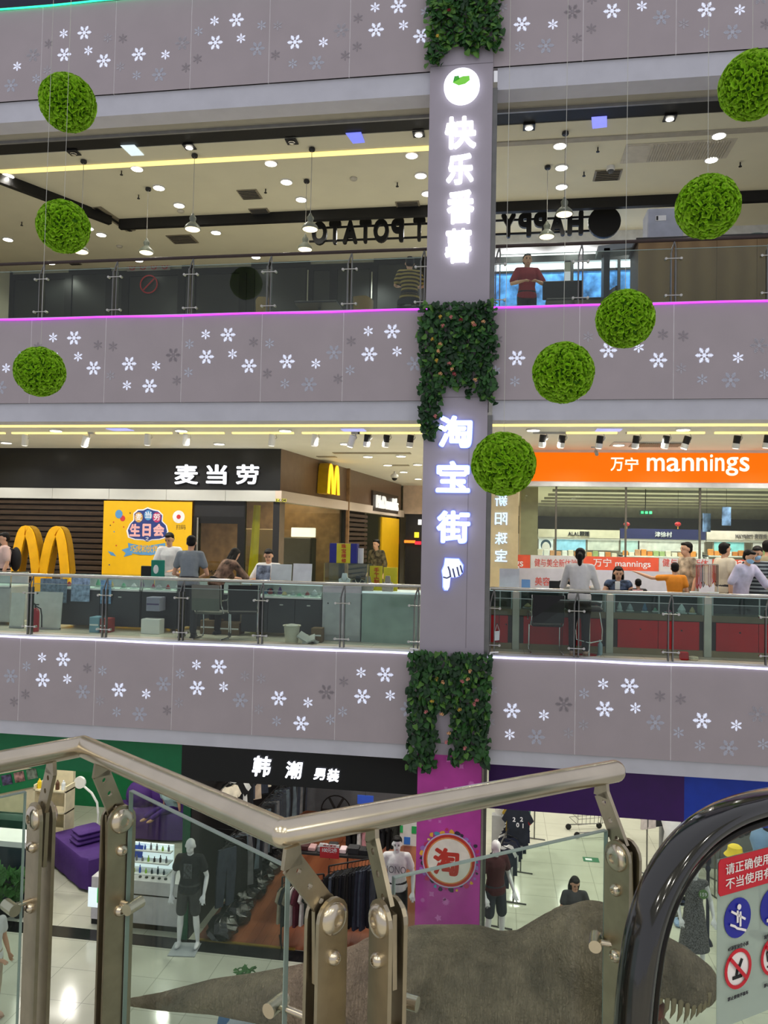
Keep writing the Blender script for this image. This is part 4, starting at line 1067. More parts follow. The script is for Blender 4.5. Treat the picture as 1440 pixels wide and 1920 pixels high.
for y in (17.6, 20.0, 22.5, 25): lamp((-2.5, y, 3.45), 110)
# big free-standing arches
YA = 14.5
c0 = at(74, 1085, YA)
t = thing('arches_statue', 'big free standing yellow arches behind the left counters', 'statue', (c0.x, YA, 0))
x0, x1 = at(14, 1060, YA).x, at(128, 1060, YA).x; zt = at(74, 987, YA).z
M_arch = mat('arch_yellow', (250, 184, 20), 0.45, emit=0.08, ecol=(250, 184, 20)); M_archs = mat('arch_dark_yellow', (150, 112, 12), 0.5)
w = (x1 - x0); zz = 0.86
arches('a', B(), (c0.x, YA, zz), (1, 0, 0), (0, 0, 1), w * 0.98, zt - zz - 0.08, w * 0.14, 0.03).obj('front_face', M_arch, t)
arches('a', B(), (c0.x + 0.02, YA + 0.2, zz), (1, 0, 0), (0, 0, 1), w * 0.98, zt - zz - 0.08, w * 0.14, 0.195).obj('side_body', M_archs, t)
B().box(c0.x - w * 0.115, c0.x + w * 0.115, YA - 0.028, YA + 0.2, 0.1, zz + 0.002).obj('centre_leg', M_arch, t)
B().box(x0, x1, YA - 0.05, YA + 0.25, 0, 0.1).obj('base', M_dark, t)
for q in (-1, 1): B().box(c0.x + q * w * 0.42 - w * 0.068, c0.x + q * w * 0.42 + w * 0.068, YA - 0.02, YA + 0.19, 0.1, zz).obj('outer_leg', M_arch, t)

# --- passage end left of the column
sobj(B().box(-3.3, 0.2, 27.0, 27.1, 0, C2), 'wall_passage_end', mat('passage_dark', (36, 36, 40), 0.4))
sobj(B().box(-3.4, 0.2, 26.9, 27.0, 2.6, C2), 'wall_passage_top', mat('pinkish_wall', (220, 196, 178), 0.6))
for k, (x0, y0, x1, y1, c, lab) in enumerate(((758, 1013, 778, 1018, (255, 130, 40), 'orange running text display in the dark passage'), (777, 998, 785, 1008, (240, 210, 50), 'small yellow lit sign in the dark passage'), (778, 1015, 789, 1021, (230, 40, 60), 'small red lit sign in the dark passage'), (784, 974, 790, 984, (225, 225, 220), 'white plate at the passage ceiling left of the column'))):
    r = rect(x0, y0, x1, y1, 26.9); tag(B().box(r[0], r[1], 26.88, 27.0, r[2], r[3]).obj('lit_sign', mat('psign%d' % k, c, 0.4, emit=1.3, ecol=c)), lab, 'sign')

# --- kiosk counters on the left
YK = 12.95
def fl2(px, Y): return Vector((at(px, 1150, Y).x, Y, Z2))
M_kd = mat('kiosk_dark_grey', (58, 60, 64), 0.45); M_kl = mat('kiosk_light_grey', (172, 174, 176), 0.45)
M_case = glass('case_glass', (240, 248, 246), 1.0)
def kiosk(lab, px0, px1, Y, body_m, hb, ht, doors=3, depth=0.55):
    a, e = fl2(px0, Y), fl2(px1, Y)
    t = thing('display_counter', lab, 'counter', ((a.x + e.x) / 2, Y + depth / 2, 0))
    B().box(a.x, e.x, Y + 0.02, Y + depth, 0.06, hb).obj('body', body_m, t)
    n = doors; w = (e.x - a.x) / n
    for k in range(n):
        dr = B().box(a.x + w * k + 0.008, a.x + w * (k + 1) - 0.008, Y, Y + 0.02, 0.08, hb - 0.02).obj('door', body_m, t)
        B().box(a.x + w * k + w / 2 - 0.03, a.x + w * k + w / 2 + 0.03, Y - 0.012, Y, hb - 0.12, hb - 0.10).obj('handle', M_steel, dr)
    B().box(a.x, e.x, Y, Y + depth, hb, hb + 0.03).obj('shelf', M_white, t)
    B().box(a.x, e.x, Y, Y + 0.008, hb + 0.03, ht).obj('front_glass', M_case, t)
    B().box(a.x, e.x, Y, Y + depth, ht, ht + 0.012).obj('top_glass', M_case, t)
    B().box(a.x, e.x, Y - 0.004, Y + 0.006, ht - 0.005, ht + 0.016).obj('glass_edge', mat('glass_edge_glow', (214, 240, 236), 0.2, emit=0.3), t)  # emission in the edge material stands in for light from the case
    B().box(a.x, e.x, Y + depth - 0.03, Y + depth, hb + 0.03, ht).obj('back_panel', M_kl, t)
    for x in (a.x, e.x - 0.02): B().box(x, x + 0.02, Y, Y + 0.02, hb, ht).obj('corner_post', M_steel, t)
    return a.x, e.x, hb + 0.03, ht + 0.012
k1 = kiosk('dark grey jewellery counter with glass top beside the yellow arches', 112, 262, YK, M_kd, 0.70, 0.96, 2)
k2 = kiosk('dark open shelf counter with glass top in front of the poster', 264, 332, YK, mat('kiosk_black', (26, 28, 34), 0.4), 0.70, 0.96, 1)
k3 = kiosk('dark grey jewellery counter behind the white bucket', 452, 604, YK, M_kd, 0.66, 0.90, 3)
k0 = kiosk('pale counter at the far left edge', -80, 18, YK, M_kl, 0.7, 0.96, 2)
k4 = kiosk('low dark counter behind the grey backed chair', 334, 450, YK + 0.45, M_kd, 0.66, 0.9, 2)
# coloured goods on the shelves
gr = random.Random(21)
cols = [(90, 150, 120), (150, 60, 90), (190, 190, 196), (110, 80, 130), (60, 110, 150), (200, 170, 120), (150, 40, 50), (225, 225, 225)]
def goods(k, n, Y, where):
    for i in range(n):
        x = k[0] + (k[1] - k[0]) * (i + 0.5) / n + gr.uniform(-0.02, 0.02); c = gr.choice(cols); w = gr.uniform(0.04, 0.08); h = gr.uniform(0.05, 0.15)
        t = thing('trinket_stand', 'jewellery stand inside the %s' % where, 'display stand', (x, Y + gr.uniform(0.12, 0.3), k[2]), 0, 'trinkets in the ' + where)
        m = mat('goods_%d_%d_%d' % c, c, 0.5)
        B().rbox(-w, w, -0.04, 0.04, 0, 0.02, 0.006).obj('tray', M_white, t, local=True)
        B().lathe([(w * 0.7, 0.02), (w * 0.8, h * 0.4), (w * 0.4, h * 0.8), (0.01, h)], n=9).obj('trinket', m, t, local=True)
goods(k1, 9, YK, 'case beside the yellow arches'); goods(k2, 4, YK, 'case before the poster'); goods(k3, 11, YK, 'case behind the white bucket')
# blue posters hanging in the first counter
for k, (x0, y0, x1, y1, c) in enumerate(((75, 1085, 125, 1130, (118, 140, 160)), (133, 1082, 168, 1128, (150, 175, 205)), (188, 1088, 208, 1132, (120, 165, 205)))):
    r = rect(x0, y0, x1, y1, YK - 0.04); tag(B().box(r[0], r[1], YK - 0.035, YK - 0.03, r[2], r[3]).obj('paper_poster', mat('bluish_paper%d' % k, c, 0.6, var=0.3, scale=14)), ['wide faded', 'pale tilted', 'narrow bright'][k] + ' blue poster on the counter glass beside the yellow arches', 'poster')
for k, (x0, y0, x1, y1) in enumerate(((17, 1112, 43, 1190), (50, 1110, 112, 1190))):
    r = rect(x0, y0, x1, y1, YK - 0.3); t = thing('white_board', ['narrow', 'wide'][k] + ' white board leaning at the left counters', 'board', ((r[0] + r[1]) / 2, YK - 0.3, 0))
    B().cb(((r[0] + r[1]) / 2, YK - 0.25, r[3] / 2), (r[1] - r[0], 0.03, r[3]), rx=-0.08).obj('sheet', mat('board_white', (206, 210, 206), 0.5, var=0.06), t)
    B().cb(((r[0] + r[1]) / 2, YK - 0.27, 0.02), (r[1] - r[0], 0.05, 0.03)).obj('foot', M_kl, t)
p = fl2(66, 12.35)
t = thing('fire_extinguisher', 'red fire extinguisher with black hose standing behind the left railing', 'extinguisher', p)
B().lathe([(0.065, 0), (0.072, 0.02), (0.072, 0.33), (0.05, 0.39), (0.02, 0.41)], n=18).obj('cylinder', mat('extinguisher_red', (170, 34, 44), 0.3), t, smooth=True, local=True)
B().cyl((0, 0, 0.41), (0, 0, 0.46), 0.018, 8).box(-0.03, 0.06, -0.012, 0.012, 0.46, 0.475).obj('valve', M_dark, t, local=True)
B().tube([(-0.05, 0, 0.5), (0, 0, 0.47), (0.06, 0, 0.46)], 0.008, 6).obj('lever', M_dark, t, local=True)
B().tube([(0.02, -0.02, 0.44), (0.12, -0.03, 0.4), (0.15, -0.04, 0.28), (0.15, -0.03, 0.08)], 0.011, 6).obj('hose', M_black, t, local=True)
def carton(lab, px0, py0, px1, py1, Y, m, dep=0.25, cat='box', name='carton', extra=None):
    r = rect(px0, py0, px1, py1, Y); z0 = max(r[2], 0.0)
    t = thing(name, lab, cat, ((r[0] + r[1]) / 2, Y + dep / 2, z0))
    B().rbox(r[0], r[1], Y, Y + dep, z0, r[3], 0.006).obj('body', m, t)
    B().box(r[0] + 0.01, r[1] - 0.01, Y - 0.004, Y + 0.002, (z0 + r[3]) / 2 - 0.012, (z0 + r[3]) / 2 + 0.012).obj('band', extra or M_white, t)
    return t
M_card = mat('cardboard', (120, 98, 70), 0.8)
carton('blue and white carton on the floor by the left railing', 167, 1157, 185, 1196, 12.5, mat('carton_blue', (120, 160, 180), 0.6))
carton('red carton with pale lettering on the floor by the left railing', 187, 1160, 202, 1194, 12.52, mat('carton_red', (150, 56, 50), 0.6))
carton('white box standing before the dark open shelves', 264, 1161, 299, 1190, 12.6, M_white, 0.2)
carton('grey and purple appliance box on the dark shelves', 274, 1120, 299, 1146, 12.7, mat('box_lilac', (150, 150, 170), 0.6), 0.27, extra=mat('lilac_dark', (80, 66, 110), 0.6))
carton('cardboard box under the counter behind the grey backed chairs, left one', 375, 1163, 408, 1200, 12.9, M_card, 0.3)
carton('cardboard box under the counter behind the grey backed chairs, right one', 404, 1168, 448, 1200, 12.93, M_card, 0.3)
carton('crumpled brown box behind the white bucket', 583, 1178, 603, 1205, 12.4, M_card, 0.2)
# bucket and foam scraps
p = fl2(548, 12.3)
t = thing('waste_bucket', 'cream plastic waste bucket behind the left railing', 'bucket', p)
B().lathe([(0.10, 0), (0.105, 0.01), (0.13, 0.26), (0.15, 0.27), (0.15, 0.285), (0.125, 0.28), (0.1, 0.03)], n=20).obj('shell', mat('bucket_cream', (206, 200, 180), 0.5), t, smooth=True, local=True)
B().ell((0, 0, 0.25), (0.12, 0.12, 0.06), 10, 6).obj('bag_liner', mat('liner', (180, 180, 170), 0.6), t, local=True)
for k, (px, rot) in enumerate(((572, 0.5), (580, -0.4))):
    p = fl2(px, 12.25); tag(B().cb((p.x, p.y, 0.1 - 0.03 * k), (0.22, 0.16, 0.025), ry=rot, rx=0.5).cb((p.x + 0.05, p.y + 0.08, 0.05), (0.2, 0.14, 0.02), ry=-rot).obj('foam_sheet', mat('foam_grey', (180, 182, 178), 0.7)), ['upper', 'lower'][k] + ' bent grey foam sheet beside the cream bucket', 'sheet')
# light grey cabinet with glass case, sign boxes, busts
r = rect(604, 1098, 676, 1215, YK - 0.25); YQ = YK - 0.25
t = thing('grey_cabinet', 'light grey cabinet under the glass case left of the column', 'cabinet', ((r[0] + r[1]) / 2, YQ + 0.3, 0))
B().rbox(r[0], r[1], YQ, YQ + 0.6, 0, r[3], 0.01).obj('body', M_kl, t)
B().box(r[0] + 0.01, r[1] - 0.01, YQ - 0.01, YQ, 0.1, r[3] - 0.05).obj('door', mat('door_grey', (182, 184, 186), 0.45), t)
B().lathe([(0.012, 0), (0.012, 0.012)], (r[0] + 0.1, YQ - 0.02, r[3] - 0.3), 8, 'Y').obj('lock', M_black, t)
ztop = r[3]
r2 = rect(678, 1110, 787, 1220, YQ)
t = thing('frosted_counter', 'pale green frosted glass counter next to the column', 'counter', ((r2[0] + r2[1]) / 2, YQ + 0.3, 0))
B().box(r2[0], r2[1], YQ, YQ + 0.6, 0, r2[3] - 0.03).obj('frosted_panel', mat('frosted_green', (160, 182, 172), 0.35, var=0.12, scale=2), t)
B().box(r2[0], r2[1], YQ - 0.02, YQ + 0.62, r2[3] - 0.03, r2[3]).obj('top', mat('glass_edge_glow', (214, 240, 236), 0.2, emit=0.3), t)  # top given the same emissive glow as the case edges
r3 = rect(607, 1057, 690, 1099, YQ)
t = thing('glass_case', 'glass jewellery case on the light grey cabinet', 'display case', ((r3[0] + r3[1]) / 2, YQ + 0.2, ztop))
for (a0, a1, b0, b1, c0_, c1_, nm) in ((r3[0], r3[1], YQ, YQ + 0.006, ztop, r3[3], 'front_glass'), (r3[0], r3[1], YQ + 0.4, YQ + 0.406, ztop, r3[3], 'back_glass'), (r3[0], r3[1], YQ, YQ + 0.4, r3[3], r3[3] + 0.008, 'top_glass')):
    B().box(a0, a1, b0, b1, c0_, c1_).obj(nm, M_case, t)
for x in (r3[0], r3[1] - 0.012): B().box(x, x + 0.012, YQ, YQ + 0.012, ztop, r3[3]).obj('corner_post', mat('brass', (180, 160, 100), 0.3, 0.8), t)
def bust(lab, px, py0, Y, z, h, m):
    x = at(px, py0, Y).x; t = thing('necklace_bust', lab, 'display stand', (x, Y, z))
    B().prism([(-0.09, 0), (0.09, 0), (0.1, h * 0.5), (0.05, h * 0.62), (0.035, h), (-0.035, h), (-0.05, h * 0.62), (-0.1, h * 0.5)], (0, 0.03, 0), (1, 0, 0), (0, 0, 1), (0, -0.06, 0)).obj('bust', m, t, local=True)
    B().tube([(0.03 * cos(a) * 1.6, -0.035, h * 0.62 + 0.06 * sin(a)) for a in [pi + q * pi / 8 for q in range(9)]], 0.006, 5).obj('necklace', mat('silver_chain', (210, 205, 190), 0.3, 0.8), t, local=True)
M_bust = mat('bust_grey', (150, 146, 136), 0.7)
bust('white round necklace holder inside the glass case', 646, 1095, YQ + 0.18, ztop, 0.2, M_white)
bust('dark necklace holder inside the glass case', 672, 1095, YQ + 0.2, ztop, 0.16, M_dark)
bust('grey necklace bust left of the yellow board', 690, 1100, YQ + 0.12, r2[3], 0.24, M_bust)
bust('grey necklace bust nearest the column', 727, 1100, YQ + 0.12, r2[3], 0.26, M_bust)
rs = rect(618, 1019, 669, 1056, YQ + 0.1)
t = thing('repair_sign', 'blue box with yellow front strip of red lettering on the glass case', 'sign', ((rs[0] + rs[1]) / 2, YQ + 0.2, r3[3] + 0.008))
B().box(rs[0], rs[1], YQ + 0.1, YQ + 0.3, r3[3] + 0.008, rs[3]).obj('box', mat('sign_navy', (34, 40, 130), 0.5), t)
ry = rect(631, 1019, 657, 1056, YQ + 0.09); flat('yellow_strip', ry, YQ + 0.098, mat('strip_yellow', (206, 196, 40), 0.5), t)
for k, ch in enumerate('珠宝维修'): ptext(ch, 'character', mat('sign_red', (190, 60, 40), 0.5), t, (640, 1020 + 9 * k, 649, 1028 + 9 * k), YQ + 0.085, 0.004, 0.02)
for k, (x0, x1, txt) in enumerate(((693, 717, '手工制'), (719, 745, ''))):
    q = rect(x0, 1061 + 3 * k, x1, 1100, YQ + 0.25)
    t = thing('yellow_board', ['yellow board with red handwork lettering', 'plain yellow board nearest the column'][k], 'sign', ((q[0] + q[1]) / 2, YQ + 0.25, r2[3]))
    B().box(q[0], q[1], YQ + 0.25, YQ + 0.27, r2[3], q[3]).obj('board', MATS['strip_yellow'], t)
    B().box(q[0] + 0.02, q[1] - 0.02, YQ + 0.27, YQ + 0.34, r2[3], r2[3] + 0.015).obj('foot', M_white, t)
    for i, ch in enumerate(txt): ptext(ch, 'character', MATS['sign_red'], t, (701, 1064 + 11 * i, 711, 1074 + 11 * i), YQ + 0.243, 0.004, 0.02)
rw = rect(671, 1028, 681, 1056, YQ + 0.2); tag(B().box(rw[0], rw[1], YQ + 0.2, YQ + 0.24, r3[3] + 0.008, rw[3]).obj('white_card', M_white), 'white card standing right of the blue sign box', 'card')
# counter top items in front of the seated man
for k, (x0, y0, x1, y1, m, lab) in enumerate(((480, 1060, 506, 1084, mat('screen_photo', (150, 160, 180), 0.4, var=0.5, scale=8), 'small photo card holder on the left counter before the seated man'), (508, 1058, 546, 1086, mat('frost_card', (205, 212, 215), 0.4), 'frosted card stand with brown base before the seated man'), (549, 1057, 584, 1084, mat('panel_white', (214, 216, 222), 0.4), 'blank white panel stand beside the seated man'))):
    q = rect(x0, y0, x1, y1, YK + 0.2); t = thing('card_stand', lab, 'stand', ((q[0] + q[1]) / 2, YK + 0.2, k3[3]))
    B().cb(((q[0] + q[1]) / 2, YK + 0.22, (k3[3] + q[3]) / 2), (q[1] - q[0], 0.015, q[3] - k3[3]), rx=-0.12).obj('card', m, t)
    B().box(q[0] - 0.01, q[1] + 0.01, YK + 0.16, YK + 0.3, k3[3], k3[3] + 0.03).obj('base', M_white if k != 1 else mat('base_brown', (70, 46, 40), 0.5), t)
for k, (x0, y0, x1, y1, m, lab) in enumerate(((264, 1061, 284, 1076, M_black, 'small black tablet on the counter before the poster'), (283, 1050, 308, 1078, mat('teal_card', (20, 130, 110), 0.5), 'teal advertising stand with a picture on the counter before the poster'))):
    q = rect(x0, y0, x1, y1, YK + 0.1); t = thing('counter_display', lab, 'display', ((q[0] + q[1]) / 2, YK + 0.1, k2[3]))
    B().rbox(q[0], q[1], YK + 0.1, YK + 0.13, k2[3], q[3], 0.008).obj('panel', m, t)
    B().box(q[0] + 0.03, q[1] - 0.03, YK + 0.13, YK + 0.2, k2[3], k2[3] + 0.02).obj('foot', M_dark, t)
    if k: B().ell(((q[0] + q[1]) / 2 - 0.03, YK + 0.098, (k2[3] + q[3]) / 2 - 0.02), (0.05, 0.004, 0.08)).obj('picture', M_white, t)

# --- chairs and people on the left
def cantilever(lab, loc, rz, m, fr):
    t = thing('visitor_chair', lab, 'chair', loc, rz, None)
    for s in (-1, 1):
        B().tube([(s * .24, .22, .02), (s * .24, -.2, .02), (s * .24, -.25, .08), (s * .24, -.22, .43), (s * .24, .12, .45), (s * .24, .24, .62), (s * .24, .27, .92)], .012, 8).obj('side_frame', fr, t, local=True, smooth=True)
        B().tube([(s * .25, .2, .66), (s * .27, -.05, .66), (s * .27, -.16, .62), (s * .26, -.2, .5)], .012, 8).obj('armrest', fr, t, local=True, smooth=True)
    B().rbox(-.23, .23, -.22, .2, .43, .47, .012).obj('seat', m, t, local=True)
    B().prism([(-.235, .5), (.235, .5), (.235, .92), (-.235, .92)], (0, .255, 0), (1, 0, 0), (0, .07, 1), (0, .02, 0)).obj('backrest', m, t, local=True)
    return t
M_seatg = mat('seat_grey', (112, 112, 104), 0.7)
cantilever('grey backed chrome visitor chair behind the left railing', fl2(398, 12.3), pi, M_seatg, M_chrome)
cantilever('second chrome visitor chair further right, by the dark counter', fl2(456, 12.5), pi + 0.3, mat('seat_dark', (46, 46, 48), 0.7), M_chrome)
W_T = cloth('white_tee', (226, 226, 226)); G_T = cloth('grey_tee', (128, 136, 142)); BLK = cloth('black', (26, 26, 30)); DG = cloth('dark_grey_trousers', (66, 66, 70))
JEAN = cloth('jeans', (52, 60, 84)); SHOE = mat('dark_shoes', (40, 40, 44), 0.5)
figure('person', 'man in a grey T-shirt and grey trousers seen from behind at the counter', 'person', fl2(352, 12.42), pi + 0.15, 1.72, 0.16, top=G_T, bottom=DG, shoes=SHOE, hair=HAIRM, face=False, head=(0.1, 0.35),
       J=dict(elL=(.28, -.12, 1.05), wrL=(.16, -.36, 1.0), elR=(-.28, -.12, 1.05), wrR=(-.14, -.36, 1.0)))
figure('person', 'man in a white T-shirt with purple print facing the camera behind the counter', 'person', fl2(316, 13.9), 0.1, 1.76, 0.1, top=W_T, bottom=JEAN, shoes=SHOE, hair=HAIRM, head=(-0.1, 0.35),
       J=dict(elL=(.27, -.1, 1.05), wrL=(.16, -.36, 1.02), elR=(-.27, -.1, 1.05), wrR=(-.12, -.38, 1.02)))
t = bpy.data.objects[[o.name for o in bpy.data.objects if o.name.startswith('person')][-1]]
figure('person', 'woman in a brown patterned top bending over the counter', 'person', fl2(404, 12.98), pi / 2 + 0.9, 1.62, 0.62, top=mat('cloth_brown_pattern', (130, 104, 88), 0.85, var=0.45, scale=10), sleeve=0.9, bottom=BLK, shoes=SHOE, hair=HAIRM, hairstyle='long', face=False, head=(0.2, 0.3),
       J=dict(elL=(.26, -.5, 1.0), wrL=(.12, -.66, .98), elR=(-.26, -.5, 1.0), wrR=(-.1, -.66, .98)))
figure('person', 'seated man in a white T-shirt looking down behind the white stands', 'person', fl2(503, 13.85) + Vector((0, 0, 0.22)), 0.05, 1.74, 0.12, True, top=W_T, sleeve=0.8, bottom=JEAN, shoes=SHOE, hair=HAIRM, head=(0.1, 0.3),
       J=dict(elL=(.3, -.12, .66), wrL=(.12, -.34, .72), elR=(-.3, -.12, .66), wrR=(-.12, -.34, .72)))
t = thing('work_stool', 'stool under the seated man in white behind the dark counter', 'stool', fl2(503, 13.85))
B().lathe([(0.19, 0.58), (0.2, 0.6), (0.19, 0.64), (0.02, 0.65)], n=16).obj('seat', M_dark, t, local=True)
B().cyl((0, 0, 0.03), (0, 0, 0.58), 0.025, 8).lathe([(0.2, 0), (0.2, 0.02), (0.03, 0.05)], n=14).obj('post', M_steelg, t, local=True)
p = figure('person', 'person in a pale pink top with a black backpack at the left edge', 'person', fl2(4, 13.75), -0.8, 1.70, 0.0, top=cloth('pink_top', (206, 176, 170)), sleeve=0.7, bottom=BLK, shoes=SHOE, hair=HAIRM, head=(0, 0.2))
t = thing('backpack', 'black backpack worn by the person at the left edge', 'bag', p.location + Vector((0.16, 0.13, 0.98)), -0.8)
B().ell((0, 0, 0.2), (0.15, 0.1, 0.24), 14, 10).obj('pack', BLK, t, local=True, smooth='all')
for s in (-1, 1): B().tube([(s * .09, -.05, .38), (s * .1, -.16, .42), (s * .11, -.2, .3), (s * .1, -.1, .05)], .014, 6).obj('strap', BLK, t, local=True)
p = figure('person', 'person in a camouflage jacket by the dark window left of the yellow side panel', 'person', fl2(706, 18.5), -0.5, 1.70, 0.1, top=mat('cloth_camo', (92, 84, 62), 0.9, var=0.6, scale=12), sleeve=1.8, bottom=BLK, shoes=SHOE, hair=HAIRM)

# --- drugstore on the right
YD = 15.9
x0 = at(968, 880, YD).x
t = thing('drugstore_sign', 'long orange light box sign with white drugstore lettering', 'sign', (x0 + 2, YD, 2.96))
B().box(CX1 + 0.3, XR, YD + 0.02, YD + 0.25, 2.90, C2).obj('box', M_white, t)
B().box(CX1 + 0.3, XR, YD, YD + 0.02, 2.965, 3.545).obj('orange_face', mat('orange_lit', (190, 60, 0), 0.5, emit=0.85, ecol=(252, 120, 4), spec=0.2), t)
M_mlet = mat('letter_warm_lit', (255, 244, 225), 0.4, emit=0.9, ecol=(255, 246, 230))
for ch, a, e in (('万', 1145, 1169), ('宁', 1172, 1197)): ptext(ch, 'character', M_mlet, t, (a, 858, e, 883), YD - 0.012, 0.02, 0.012)
xs = [1213, 1246.5, 1275.5, 1302, 1328, 1334, 1360, 1388, 1405]
for ch, (a, e, y0, y1) in zip('mannings', ((1213, 1246, 858, 883), (1250, 1275, 858, 884), (1279, 1301, 858, 883), (1307, 1328, 858, 883), (1324, 1330, 852, 883), (1334, 1355, 858, 883), (1358, 1384, 857, 892), (1387, 1405, 857, 884))):
    if ch == 'i': a, e = 1331.5, 1336.5; 
    if ch == 'n' and a == 1334: a, e = 1341, 1358
    if ch == 'n' and a == 1307: a, e = 1306, 1326
    if ch == 'g': a, e = 1361, 1384
    ptext(ch, 'letter', M_mlet, t, (a, y0, e, y1), YD - 0.012, 0.02, 0.008)
sobj(B().box(CX1 + 0.2, XR, YD - 0.02, YD + 0.3, 2.86, 2.95), 'trim_drugstore_soffit', mat('soffit_white', (220, 222, 226), 0.5))
g = struct('wall_drugstore_glass', (3, YD + 0.1, 0))
mx = [at(x, 1000, YD + 0.1).x for x in (975, 1042, 1173, 1312, 1460, 1610)]
for k in range(len(mx) - 1): B().box(mx[k] + 0.01, mx[k + 1] - 0.01, YD + 0.1, YD + 0.11, 0, 2.86).obj('pane', M_glass, g)
for x in mx[1:]: B().box(x - 0.018, x + 0.018, YD + 0.08, YD + 0.13, 0, 2.86).obj('mullion', mat('mullion_grey', (110, 106, 96), 0.4, 0.5), g)
# band on the glass
YG2 = YD + 0.07
t = thing('glass_band', 'orange and white band with drugstore lettering across the shop glass', 'sign', (mx[1], YG2, 1.3))
M_or = mat('band_orange', (226, 92, 66), 0.5); M_gr = mat('band_white', (206, 206, 210), 0.5); M_ot = mat('band_text_red', (206, 96, 90), 0.5)
zb0, zb1 = at(1100, 1068, YG2).z, at(1100, 1043, YG2).z
for a, e, m, txt, tm, ta, te in ((880, 994, M_or, 'mannings', M_pw, 908, 981), (995, 1083, M_gr, '健与美全新体验', M_ot, 1002, 1082), (1084, 1235, M_or, '万宁 mannings', M_pw, 1112, 1220), (1236, 1335, M_gr, '健与美全新体', M_ot, 1242, 1328), (1336, 1500, M_or, 'mannings', M_pw, 1362, 1470)):
    xa, xe = at(a, 1055, YG2).x, at(e, 1055, YG2).x
    B().box(xa, xe, YG2 - 0.004, YG2, zb0, zb1).obj('panel', m, t)
    ptext(txt, 'lettering', tm, t, (ta, 1048, te, 1066 if 'man' in txt else 1063), YG2 - 0.008, 0.004, 0.01)
B().box(at(880, 1090, YG2).x, XR, YG2 - 0.004, YG2, 0.0, zb0).obj('frosted_panel', mat('frosted_white', (190, 190, 204), 0.5, var=0.04), t)
ptext('美容', 'lettering', M_ot, t, (1003, 1082, 1031, 1098), YG2 - 0.008, 0.004, 0.015)
# the store interior: back wall, dark soffit, header signs, lit displays, shelves
YI = 21.0
sobj(B().box(CX1 + 0.3, XR, 27.7, 27.8, 0, C2), 'wall_drugstore_back', mat('store_back', (190, 186, 176), 0.6))
sobj(B().box(CX1 + 0.3, XR, 27.3, 27.4, 1.98, 2.6), 'trim_dark_soffit', mat('soffit_dark', (58, 58, 62), 0.5))
sobj(B().box(CX1 + 0.5, XR, YD + 0.3, 27.7, 2.96, 3.02), 'ceiling_drugstore', M_ceil)
for k in range(5):
    y = 18.3 + 1.7 * k
    tag(B().box(1.2, XR - 0.5, y, y + 0.07, 2.9, 2.96).obj('ceiling_pipe', mat('pipe_grey', (150, 146, 134), 0.5)), ['nearest', 'second', 'third', 'fourth', 'farthest'][k] + ' ceiling rail inside the drugstore', 'rail')
    for x in (1.8, 3.6, 5.4): lamp((x, y - 0.9, 2.9), 120)
for k, px in enumerate((1225, 1265, 1400)):
    p = atz(px, 922 + 8 * k, 2.95); tag(B().box(p.x - 0.6, p.x + 0.6, p.y - 0.05, p.y + 0.05, 2.93, 2.96).obj('tube_light', M_lit), ['left', 'middle', 'right'][k] + ' tube light inside the drugstore', 'light')
YH = 19.6
def header(lab, x0, y0, x1, y1, m, txt, tm, tx0, tx1, ty0, ty1):
    q = rect(x0, y0, x1, y1, YH); t = thing('shelf_header', lab, 'sign', ((q[0] + q[1]) / 2, YH, q[2]))
    B().box(q[0], q[1], YH, YH + 0.1, q[2], q[3]).obj('board', m, t); ptext(txt, 'lettering', tm, t, (tx0, ty0, tx1, ty1), YH - 0.012, 0.02, 0.01)
    B().box(q[0], q[1], YH + 0.02, YH + 0.5, q[2] - 0.05, q[2]).obj('ledge', M_white, t)
header('cream shelf header with ALAL lettering inside the drugstore', 1009, 993, 1162, 1008, mat('header_cream', (214, 206, 184), 0.5), 'ALAL颐莲', M_dark, 1065, 1105, 996, 1005)
header('navy shelf header inside the drugstore', 1163, 992, 1323, 1011, mat('header_navy', (44, 46, 92), 0.5), '津徐村', M_pw, 1228, 1260, 997, 1007)
header('pinkish white shelf header at the right of the drugstore', 1325, 996, 1480, 1013, mat('header_pinkish', (222, 208, 200), 0.5), 'MAYBEST 麦百氏', mat('print_grey', (130, 120, 120), 0.5), 1379, 1438, 1001, 1010)
